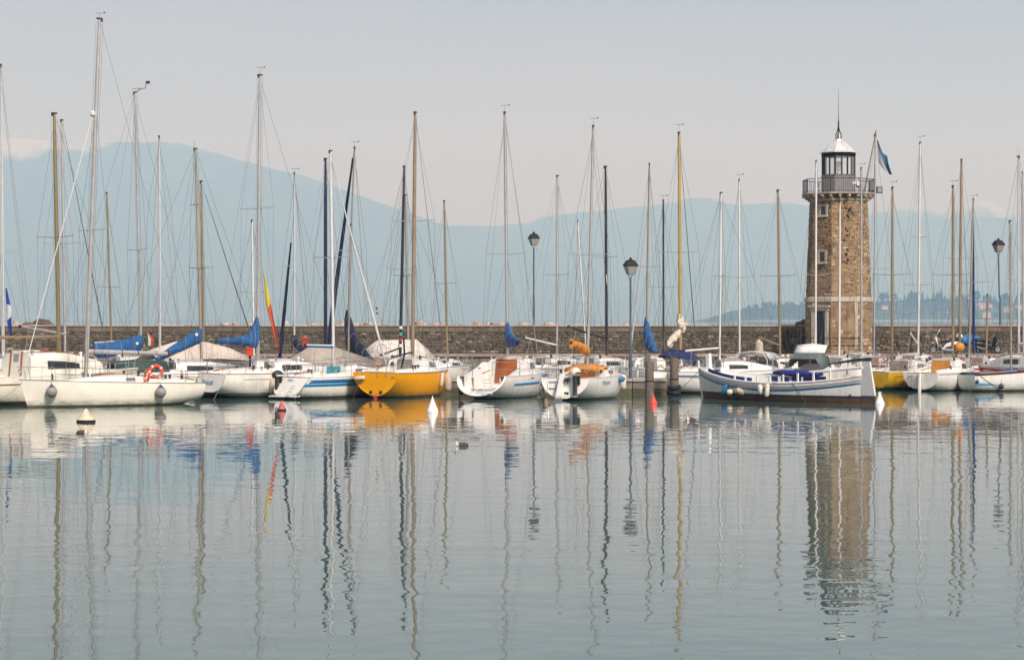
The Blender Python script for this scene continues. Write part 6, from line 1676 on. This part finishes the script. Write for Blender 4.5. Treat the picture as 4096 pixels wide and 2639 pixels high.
# A7: white boat with a blue line behind the piles
r7, h7, b_, t_, c_ = back_boat('white boat with double blue line behind the mooring piles', 116.2, 2878, (2885, 773), 10, M_whitealu, [(1105, 2808, 2930)], a=80, L_=6.6, B_=2.5, fs=1.12, ch=.55, mfrac=.40, boomspec=(2.35, 1.9, 2.2, .055, M_whitealu, None, None))
strip(h7, r7, 'blue_line', M_bluepaint, .16, .23, .0, .97); strip(h7, r7, 'thin_blue_line', M_bluepaint, .26, .28, .0, .97)
fender(hang(r7, h7, .24, .55, -1, .10), 'long', M_fgrey, 'long grey-white fender between the piles and the wooden boat', L_=.66, r=.13, line=.3)
back_boat('boat with slim white vane-topped mast behind the hooped-canopy motor boat', 128, 2958, (2957, 720), 9, M_whitealu, [(1110, 2900, 3020)], a=22, L_=7.0, fs=1.1, vane=22)
back_boat('boat with gold mast and low gold boom left of the lighthouse', 124, 3120, (3112, 763), 11, M_gold, [(1105, 3045, 3170)], a=52, L_=7.4, fs=1.1, ch=.6, board=M_teak, boomspec=(2.4, 1.75, 2.9, .05, M_gold, None, None))
back_boat('boat with pale mast crossing the lighthouse door', 128, 3262, (3265, 645), 10, M_whitealu, [(1100, 3207, 3312)], a=22, L_=7.4, fs=1.1)
back_boat('boat with white mast in front of the middle of the lighthouse', 128, 3357, (3360, 806), 10, M_whitealu, [(1180, 3300, 3408)], a=20, L_=7.0, fs=1.1, ch=.6)
back_boat('boat with pale mast crossing the right side of the lighthouse', 132, 3446, (3445, 674), 10, M_alu, [(1070, 3430, 3480)], a=24, L_=7.4, fs=1.15, ch=.65, vane=18, cab='cream')
back_boat('boat with grey mast right of the lighthouse under the flag', 131.5, 3496, (3502, 534), 9, M_alu, [(1075, 3430, 3560)], a=14, L_=8.4, fs=1.1)
back_boat('red-hulled boat with bright white mast and steep white boom', 130.5, 3673, (3681, 572), 10, M_whitealu, [(950, 3650, 3708), (1140, 3620, 3715)], a=34, L_=7.8, hull='red', fs=1.2, ch=.6, vane=26, boomspec=(2.35, 1.3, 3.15, .05, M_whitealu, None, None))
back_boat('boat with thick dark brown mast at right', 132.5, 3838, (3846, 640), 13, M_brownmast, [(1035, 3780, 3905)], a=22, L_=8.2, fs=1.1, furl=(M_wire, .02, .02, .95))
r_, h_, b_, t_, c_ = back_boat('boat with blue furled jib leaning from a pale mast at right', 129.5, 3876, (3893, 798), 10, M_greygold, [(1130, 3820, 3950)], a=18, L_=6.0, B_=2.3, fs=1.1, vane=16, fore=.985, furl=(mat('royal_jib', (.01, .03, .13), .8, .2), .085, .02, .97), mfrac=.58)
back_boat('white boat at the right edge with tall white mast and red-trimmed cabin', 123, 4076, (4073, 628), 11, M_whitealu, [(1120, 4018, 4130)], a=-30, L_=8.2, B_=2.8, fs=1.2, ch=.7, ant=30, boomspec=(2.5, 1.5, 2.55, .06, M_whitealu, None, None), stripe=M_red)
back_boat('boat with grey mast cut by the right edge', 131, 4094, (4089, 690), 9, M_alu, [(1130, 4050, 4140)], a=18, L_=7.4, fs=1.1)
back_boat('red-hulled boat with white stripe and short brown mast at right', 127.5, 3945, (3950, 1180), 8, M_brownmast, [], a=40, L_=6.2, fs=1.1, hull='red', stripe=M_white, fore=0, back=False)

# ------------------------------------------------------------------ motor boats
def motor_boat(label, px, D, a, L_, canopy):
    r = boat_root('motor_boat', px, D, a, label, 'motor boat', 'motor boats among the sailing boats')
    h = Hull(L_, 2.4, 1.0, 1.25, sag=.02, tr=.92, zt=-.05, draft=.3, rake=.9, trake=.1, ns=3.0, nm=3.0)
    build_hull(h, r, HC['white'], nt=7); build_deck(h, r, M_white, ck=(.06, .45), floor=.5); toe_rail(h, r, M_steel)
    c = Cabin(h, .45, .85, .35, wf=.78, tip=.2); c.build(r, M_white)
    # windscreen: frame and panes
    x0 = .45 * L_
    for y0, y1, dx in ((-.95, -.3, .25), (-.3, .3, .4), (.3, .95, .25)):
        mb = MB(); mb.prism([(x0 + dx * (1 - abs(y0)), y0, 1.25), (x0 + dx * (1 - abs(y1)), y1, 1.25), (x0 - .3 + dx * (1 - abs(y1)), y1 * .9, 1.85), (x0 - .3 + dx * (1 - abs(y0)), y0 * .9, 1.85)], (.015, 0, 0)); mb.build('windscreen_pane', M_glassg, r)
    if canopy == 'hoop':
        for xh in (x0 - .2, x0 - .9, x0 - 1.6):
            mb = MB(); mb.tube([(xh, -1.0, 1.1), (xh, -1.0, 1.75), (xh, -.75, 2.05), (xh, 0, 2.15), (xh, .75, 2.05), (xh, 1.0, 1.75), (xh, 1.0, 1.1)], .02, 6); mb.build('canopy_hoop', M_whitealu, r)
        tent(r, [[(xh, -.98, 1.7), (xh, -.75, 2.04), (xh, 0, 2.14), (xh, .75, 2.04), (xh, .98, 1.7)] for xh in (x0 - .2, x0 - .9, x0 - 1.2)], mat('clear_vinyl', (.45, .46, .5), .25, .1), 'canopy', .01)
    else:
        tent(r, [[(x0 - .1, -.9, 1.6), (x0 - .1, -.6, 2.0), (x0 - .1, .6, 2.0), (x0 - .1, .9, 1.6)], [(x0 - 1.0, -1.05, 1.3), (x0 - 1.0, -.7, 2.05), (x0 - 1.0, .7, 2.05), (x0 - 1.0, 1.05, 1.3)], [(x0 - 2.0, -1.05, 1.2), (x0 - 2.0, -.7, 1.75), (x0 - 2.0, .7, 1.75), (x0 - 2.0, 1.05, 1.2)]], mat('grey_green_canvas', (.10, .13, .125), .7, .25, 4, bump=.05), 'canopy', .02)
        rows = [[(x0 - .9 + .5 * t, y_, 2.05 + .5 * t - .12 * abs(y_) * t) for y_ in (-.85, -.4, 0, .4, .85)] for t in (0, .5, 1.0)]
        tent(r, rows, M_white, 'raised_hood', .03)
    outboard(r, (-.2, 0, .85), 0, M_dark, 1.1); pulpit(h, r, ht=.5)
    return r
motor_boat('motor boat with clear hooped canopy behind the bow of the wooden boat', 2960, 116.5, 32, 6.2, 'hoop')
motor_boat('motor boat with grey-green canopy and raised white hood', 3190, 117.5, 26, 6.4, 'green')

# ------------------------------------------------------------------ jetty and quay furniture
def cabinet(px, y0, y1, D, label):
    p = W(px, y1, D); ht = (y1 - y0) / F * D
    o = empty('fire_cabinet', (p.x, D, 0.0)); z0 = p.z
    mb = MB(); mb.bbox((0, 0, z0 + ht / 2), (.34, .3, ht), .03); mb.build('box', M_redor, o)
    mb = MB(); mb.bbox((0, 0, z0 + ht + .04), (.44, .38, .1), .03); mb.build('lid', M_redor, o)
    mb = MB(); mb.box((0, 0, z0 / 2 - .2), (.12, .12, z0 + .4)); mb.build('post', M_iron, o)
    mb = MB(); mb.box((0, -.155, z0 + ht * .6), (.2, .01, .2)); mb.build('notice', M_red, o)
    return tag(o, label, 'cabinet', 'red cabinets')
cabinet(1000, 1374, 1424, 117.5, 'orange-red cabinet under the hanging blue sail cover')
cabinet(1222, 1356, 1412, 125.8, 'orange-red cabinet behind the navy sail cover')
def bin_(px, y0, y1, D):
    p = W(px, y1, D); o = empty('mooring_bollard', (p.x, D, Zq)); ht = (y1 - y0) / F * D
    mb = MB(); mb.lathe([(.26, 0), (.27, ht * .3), (.24, ht * .9), (.16, ht)], n=14); mb.build('body', M_pale, o, smooth=40)
    mb = MB(); mb.lathe([(.18, ht * .95), (.1, ht * 1.1), (.02, ht * 1.15)], n=12); mb.build('cap', M_pale, o, smooth=40)
    return tag(o, 'pale stone bollard standing on the quay left of the lighthouse', 'bollard')
bin_(3036, 1362, 1412, 138.2)
# lifebuoys on the racing yacht's stern rail
def lifebuoy(p, label, rx, rz):
    o = empty('lifebuoy', p); o.rotation_euler = (rx, 0, rz)
    n, k = 24, 8; rings = [[Vector(((.27 + .075 * math.cos(6.283 * j / k)) * math.cos(6.283 * i / n), (.27 + .075 * math.cos(6.283 * j / k)) * math.sin(6.283 * i / n), .06 * math.sin(6.283 * j / k))) for j in range(k)] for i in range(n)]
    mb = MB(); mb.loft(rings + [rings[0]], cap0=False, cap1=False); mb.build('ring', M_redor, o, smooth=60)
    for i in range(4):
        th = 1.5708 * i + .6; q = [[Vector(((.27 + .079 * math.cos(6.283 * j / k)) * math.cos(th + d), (.27 + .079 * math.cos(6.283 * j / k)) * math.sin(th + d), .064 * math.sin(6.283 * j / k))) for j in range(k)] for d in (-.12, .12)]
        mb = MB(); mb.loft(q, cap0=False, cap1=False); mb.build('reflective_band', M_whitealu, o)
    return tag(o, label, 'lifebuoy', 'lifebuoys on the racing yacht')
lifebuoy(W(624, 1486, 100.0), 'orange ring lifebuoy standing upright on the racing yacht', R(78), R(14))
lifebuoy(W(588, 1502, 99.4), 'orange horseshoe lifebuoy lower left of the upright ring', R(80), R(-60))

# flags
def tri(name, c0, c1, c2=None):
    m, t, b, N, Lk = nodes(name); b.inputs['Roughness'].default_value = .9
    at = N('ShaderNodeAttribute'); at.attribute_name = 'tint'; rp = N('ShaderNodeValToRGB'); rp.color_ramp.interpolation = 'CONSTANT'; e = rp.color_ramp.elements
    e[0].color = (*c0, 1); e[1].position = .5 if c2 is None else .34; e[1].color = (*c1, 1)
    if c2: x = e.new(.67); x.color = (*c2, 1)
    Lk(at.outputs['Fac'], rp.inputs['Fac']); Lk(rp.outputs['Color'], b.inputs['Base Color']); return m
cloth_flag('flag', [(1052, 1088), (1058, 1150), (1064, 1215), (1076, 1260), (1093, 1330), (1116, 1412)], [(1055, 1088), (1069, 1145), (1077, 1180), (1088, 1240), (1105, 1330), (1120, 1412)], 106.0, tri('flag_yellow_orange', (.55, .44, .04), (.58, .09, .03)), 'long yellow and orange-red pennant hanging from a stay', fold=.05, tintrow=True)
cloth_flag('flag', [(22, 1152), (24, 1200), (26, 1240), (30, 1300), (40, 1345)], [(26, 1152), (38, 1210), (50, 1240), (46, 1275), (50, 1350)], 107.0, tri('flag_blue_white', (.02, .05, .28), (.55, .56, .58), (.02, .05, .28)), 'crumpled blue and white flag at the left edge', fold=.05, tintrow=True)
cloth_flag('flag', [(588, 1336), (584, 1362), (580, 1385)], [(592, 1330), (612, 1352), (616, 1384)], 117.5, tri('flag_green_white_red', (.02, .12, .06), (.55, .55, .52), (.5, .05, .03)), 'green, white and red flag right of the flat blue sail cover', fold=.04)
cloth_flag('flag', [(1502, 1228), (1504, 1255)], [(1510, 1230), (1514, 1258)], 118, tri('flag_tricolour_small', (.02, .12, .06), (.5, .5, .48), (.45, .05, .03)), 'tiny tricolour flag high on a stay left of the black mast', fold=.02, tintrow=True, nv=6, nu=4)
cloth_flag('flag', [(2421, 1095), (2423, 1132)], [(2428, 1100), (2430, 1138)], 122.5, tri('flag_tricolour_small2', (.02, .14, .06), (.5, .5, .48)), 'tiny green and white flag on the black mast by the lamp', fold=.02, nv=6, nu=4)

# ------------------------------------------------------------------ buoys
def buoy(px, py, wpx, hpx, m, base, label, rings=False, dark=None):
    D = H * F / (py - HY); r = wpx / 2 / F * D; ht = hpx / F * D
    o = empty('mooring_buoy', (W(px, 0, D).x, D, 0))
    mb = MB(); mb.lathe([(r * .75, -.14), (r * .98, -.10), (r, -.02), (r * 1.0, ht * .13), (r * .94, ht * .17)], n=22); mb.build('float', base, o, smooth=35)
    mb = MB(); mb.lathe([(r * .94, ht * .17), (r * .86, ht * .24), (r * .16, ht * .90), (r * .10, ht * .97), (r * .06, ht)], n=22); mb.build('cone', m, o, smooth=35)
    if rings:
        for sx in (-1, 1):
            mb = MB(); mb.tube([(sx * r * .22 + r * .16 * math.cos(i * .7854), 0, ht * .98 + r * .16 * math.sin(i * .7854)) for i in range(9)], r * .05, 5); mb.build('ring', m, o)
        mb = MB(); mb.tube([(0, 0, ht * .9), (0, 0, ht * 1.14)], r * .05, 5); mb.build('pin', m, o)
    else:
        mb = MB(); mb.tube([(0, 0, ht * .96), (0, 0, ht * 1.06)], r * .1, 6); mb.build('shackle', dark or m, o)
    return tag(o, label, 'buoy', 'mooring buoys')
M_bw = mat('buoy_white', (.80, .80, .78), .45, .06, 8, streak=.1); M_bc = mat('buoy_cream', (.66, .56, .40), .6, .15, 5, streak=.4, dirt=(.25, .15, .07)); M_br = mat('buoy_red', (.72, .055, .03), .5, .08, 6); M_brf = mat('buoy_faded_red', (.50, .10, .08), .6, .12, 6, streak=.2)
buoy(344, 1688, 76, 56, M_bc, M_iron, 'cream conical buoy on a dark float at the left', dark=M_dark)
buoy(1127, 1642, 36, 42, M_brf, M_iron, 'faded red conical buoy on a dark float', dark=M_dark)
buoy(1730, 1649, 46, 62, M_bw, M_bw, 'plain white conical buoy in front of the yellow boat')
buoy(2613, 1614, 32, 36, M_br, M_br, 'bright red conical buoy in front of the pile')
buoy(3519, 1616, 38, 46, M_bw, M_bw, 'white conical buoy with two small rings beside the tall rudder', rings=True)

# ------------------------------------------------------------------ grebes on the water
M_gb = mat('grebe_back', (.07, .055, .045), .8, .3, 20); M_gw = mat('grebe_white', (.70, .67, .62), .8, .1, 20); M_gh = mat('grebe_crest', (.03, .022, .018), .8, .2, 20); M_gbill = mat('grebe_bill', (.35, .18, .12), .5, .1, 20)
def grebe(px, py, rz, label, tuck=0.0):
    D = H * F / (py - HY); o = empty('grebe', (W(px, 0, D).x, D, -.012), rz)
    mb = MB(); n = 12; rings = []
    for x_, z0, z1, w_ in ((-.22, .045, .06, .012), (-.19, .0, .09, .05), (-.10, -.03, .125, .085), (.02, -.04, .13, .09), (.11, -.035, .12, .07), (.16, .0, .11, .045)):
        rings.append([Vector((x_, w_ * math.cos(6.283 * k / n), lerp(z0, z1, .5 + .5 * math.sin(6.283 * k / n)))) for k in range(n)])
    # neck and head carry on from the breast as one surface
    nk = [(.165, .10, .040), (.175, .17, .030), (.168, .235, .028), (.172, .262, .040), (.205, .272, .036), (.238, .262, .018)] if not tuck else [(.16, .10, .045), (.165, .145, .036), (.155, .17, .034), (.165, .19, .040), (.195, .195, .034), (.225, .188, .018)]
    for x_, z_, r_ in nk: rings.append([Vector((x_ + (r_ * .6 * math.sin(6.283 * k / n) if z_ < .24 else 0), r_ * math.cos(6.283 * k / n), z_ + (r_ * math.sin(6.283 * k / n) if z_ > .15 else r_ * .3 * math.sin(6.283 * k / n)))) for k in range(n)])
    mb.loft(rings); m, t, b, N, Lk = nodes('grebe_plumage'); tc = N('ShaderNodeTexCoord'); sp = N('ShaderNodeSeparateXYZ'); Lk(tc.outputs['Object'], sp.inputs[0])
    rp = N('ShaderNodeValToRGB'); e = rp.color_ramp.elements; e[0].position = .40; e[0].color = (.075, .055, .042, 1); e[1].position = .62; e[1].color = (.68, .64, .58, 1)
    mr = N('ShaderNodeMapRange'); mr.inputs['From Min'].default_value = -.05; mr.inputs['From Max'].default_value = .22; Lk(sp.outputs['X'], mr.inputs['Value']); Lk(mr.outputs['Result'], rp.inputs['Fac']); Lk(rp.outputs['Color'], b.inputs['Base Color']); b.inputs['Roughness'].default_value = .8
    mb.build('body', m, o, smooth=70)
    hz = .272 if not tuck else .198
    mb = MB(); mb.lathe([(.032, hz + .006), (.036, hz + .02), (.022, hz + .04), (.004, hz + .055)], (.182, 0, 0), 10); mb.build('crest', M_gh, o, smooth=60)
    mb = MB(); mb.tube([(.232, 0, hz - .012), (.29, 0, hz - .02)], [.012, .003], 6); mb.build('bill', M_gbill, o)
    for sd in (1, -1):
        mb = MB(); mb.lathe([(.002, -.006), (.006, 0), (.002, .006)], (.212, sd * .03, hz + .002), 6); mb.build('eye', M_red, o)
    return tag(o, label, 'water bird', 'grebes on the lake')
grebe(330, 1733, R(0), 'dark-backed grebe swimming right below the cream buoy')
grebe(1846, 1783, R(180), 'grebe with tucked neck swimming left at mid picture', 1)
grebe(2762, 1681, R(200), 'grebe with raised white neck near the red buoy')

# ------------------------------------------------------------------ scooters on the quay
M_scw = mat('scooter_white', (.74, .74, .74), .3, .05, 5, coat=.5); M_scs = mat('scooter_silver', (.35, .36, .40), .3, .1, 5, metal=.4); M_clear = mat('clear_screen', (.55, .58, .62), .1, .05); M_scb = mat('scooter_black', (.015, .015, .017), .4, .2, 8)
def wheel(parent, x, r=.25):
    w_ = empty('wheel', (x, 0, r)); w_.parent = parent
    n, k = 20, 8; rings = [[Vector(((r - .05 + .05 * math.cos(6.283 * j / k)) * math.cos(6.283 * i / n), .055 * math.sin(6.283 * j / k), (r - .05 + .05 * math.cos(6.283 * j / k)) * math.sin(6.283 * i / n))) for j in range(k)] for i in range(n)]
    mb = MB(); mb.loft(rings + [rings[0]], cap0=False, cap1=False); mb.build('tyre', M_rubber, w_, smooth=60)
    mb = MB(); mb.lathe([(r * .62, -.03), (r * .62, .03)], n=14, m=Matrix.Rotation(R(90), 3, 'X'))
    for i in range(5): mb.box((0, 0, 0), (r * 1.1, .04, .03), m=Matrix.Rotation(i * .628, 3, 'Y'))
    mb.build('rim', M_scs, w_)
def scooter(px, D, rz, label, body, big=True, screen=True, box=True):
    o = empty('scooter', (W(px, 0, D).x, D, Zq), rz); tag(o, label, 'scooter', 'scooters parked on the quay')
    wheel(o, .72); wheel(o, -.62)
    def sec(pts, m, name, sm=50):
        n = 10; rings = [[Vector((x_ , w_ * math.cos(6.283 * k / n), lerp(z0, z1, .5 + .5 * math.sin(6.283 * k / n)))) for k in range(n)] for x_, z0, z1, w_ in pts]
        mb = MB(); mb.loft(rings); return mb.build(name, m, o, smooth=sm)
    sec([(-.95, .62, .70, .05), (-.80, .50, .78, .14), (-.45, .42, .78, .20), (-.1, .34, .66, .19), (.08, .26, .42, .18), (.30, .24, .36, .17)], body, 'rear_body')
    n = 10; rings = [[Vector((x_ + dx * math.sin(6.283 * k / n), w_ * math.cos(6.283 * k / n), z_ + .05 * math.sin(6.283 * k / n))) for k in range(n)] for x_, z_, w_, dx in ((.28, .30, .17, .05), (.42, .45, .2, .07), (.52, .70, .23, .09), (.60, .90, .22, .12), (.55, 1.08, .14, .08))]
    mb = MB(); mb.loft(rings); mb.build('front_shield', body, o, smooth=50)
    sec([(.48, .42, .52, .07), (.62, .48, .60, .09), (.80, .50, .58, .08), (.98, .46, .50, .04)], M_scb if big else body, 'front_mudguard')
    sec([(-.85, .74, .98, .12), (-.5, .72, .96, .18), (-.15, .68, .86, .17), (.10, .62, .80, .12)], M_scb, 'seat')
    for sd in (1, -1):
        mb = MB(); mb.tube([(.72, sd * .07, .25), (.55, sd * .06, .75)], .025, 6); mb.build('fork', M_scs, o)
        mb = MB(); mb.tube([(.46, sd * .06, 1.08), (.36, sd * .33, 1.12)], .018, 6); mb.build('handlebar', M_scb, o)
        mb = MB(); mb.tube([(.42, sd * .28, 1.12), (.46, sd * .34, 1.28)], .008, 5); mb.box((.46, sd * .36, 1.31), (.03, .12, .07)); mb.build('mirror', M_scb, o)
    mb = MB(); mb.lathe([(.07, 0), (.09, .03), (.05, .05)], (.70, 0, .86), 12, Matrix.Rotation(R(90), 3, 'Y')); mb.build('headlight', M_lampglass, o)
    mb = MB(); mb.bbox((-.25, 0, .30), (.85, .26, .30), .06); mb.build('engine', M_scb, o)
    mb = MB(); mb.box((-.97, 0, .66), (.04, .16, .07)); mb.build('tail_light', M_red, o)
    mb = MB(); mb.tube([(-.1, -.15, .28), (-.5, -.18, .30), (-.85, -.18, .42)], [.03, .05, .05], 7); mb.build('exhaust', M_scs, o)
    mb = MB(); mb.tube([(-.12, .1, .3), (-.2, .2, .02)], .014, 5); mb.build('stand', M_scb, o)
    if screen: tent(o, [[(.60, -.2, 1.0), (.64, 0, 1.02), (.60, .2, 1.0)], [(.42, -.24, 1.3), (.46, 0, 1.32), (.42, .24, 1.3)], [(.30, -.17, 1.52), (.33, 0, 1.55), (.30, .17, 1.52)]], M_clear, 'windscreen', .006)
    if box:
        t_ = sec([(-1.12, .95, 1.14, .12), (-1.02, .92, 1.24, .19), (-.82, .92, 1.26, .2), (-.70, .95, 1.14, .12)], M_scw, 'top_box'); 
        mb = MB(); mb.box((-.9, 0, .955), (.42, .40, .05)); mb.build('lid_seam', M_scb, t_)
    return o
scooter(3779, 139.4, R(178), 'large white scooter with windscreen and top box parked on the quay', M_scw)
scooter(3950, 139.6, R(20), 'dark scooter with white rear panel parked at right on the quay', M_scb, big=False, screen=False, box=False)
def tarp_boat():
    o = empty('covered_dinghy', (W(3875, 0, 140.2).x, 140.2, Zq)); tag(o, 'blue tarpaulin bundle on trestles between the two scooters', 'covered dinghy')
    bundle(o, (-.75, 0, .82), (.78, 0, .86), .42, mat('bright_blue_tarp', (.02, .17, .42), .6, .2, 4, bump=.04), 'tarpaulin', 12, 12, 12, .85)
    for x_ in (-.5, .5):
        for s_ in (-1, 1):
            mb = MB(); mb.tube([(x_, 0, .55), (x_ + .05, s_ * .35, 0)], .025, 5); mb.build('trestle_leg', M_washgrey, o)
tarp_boat()

# a boat far out on the lake
fb = boat_root('far_boat', 1132, 2900.0, 88, 'tiny white boat far out on the lake above the wall', 'boat')
hf = Hull(8.6, 2.6, 1.0, 1.5, zt=-.05); build_hull(hf, fb, HC['white'], nt=6); build_deck(hf, fb, M_white, ck=(.05, .4), floor=.5)
cf = Cabin(hf, .35, .75, 1.3, wf=.8, tip=.6); cf.build(fb, M_white); cf.window(fb, .1, .6, .25, .55, M_glass)

# round white maker's badges on two blue covers are plain discs
for rr_ in [o for o in bpy.data.objects if o.parent is None and o.get('label') in ('boat with tall grey mast, masthead sensor arms and flat blue sail cover', 'boat with steep diagonal blue sail cover and dark green cockpit tarpaulin')]:
    bo_ = [c for c in rr_.children if c.name.startswith('boom') and c.type == 'MESH'][0]
    v = [x for c in bo_.children if c.name.startswith('sail_cover') for x in c.data.vertices]
    c_ = max(v, key=lambda q: -q.co.y * .5 + q.co.x * .35).co
    mb = MB(); mb.lathe([(.085, 0), (.085, .012)], c_ + Vector((-.22, -.03, .05)), 14, Matrix.Rotation(R(90), 3, 'X')); mb.build('badge', M_fwhite, rr_)
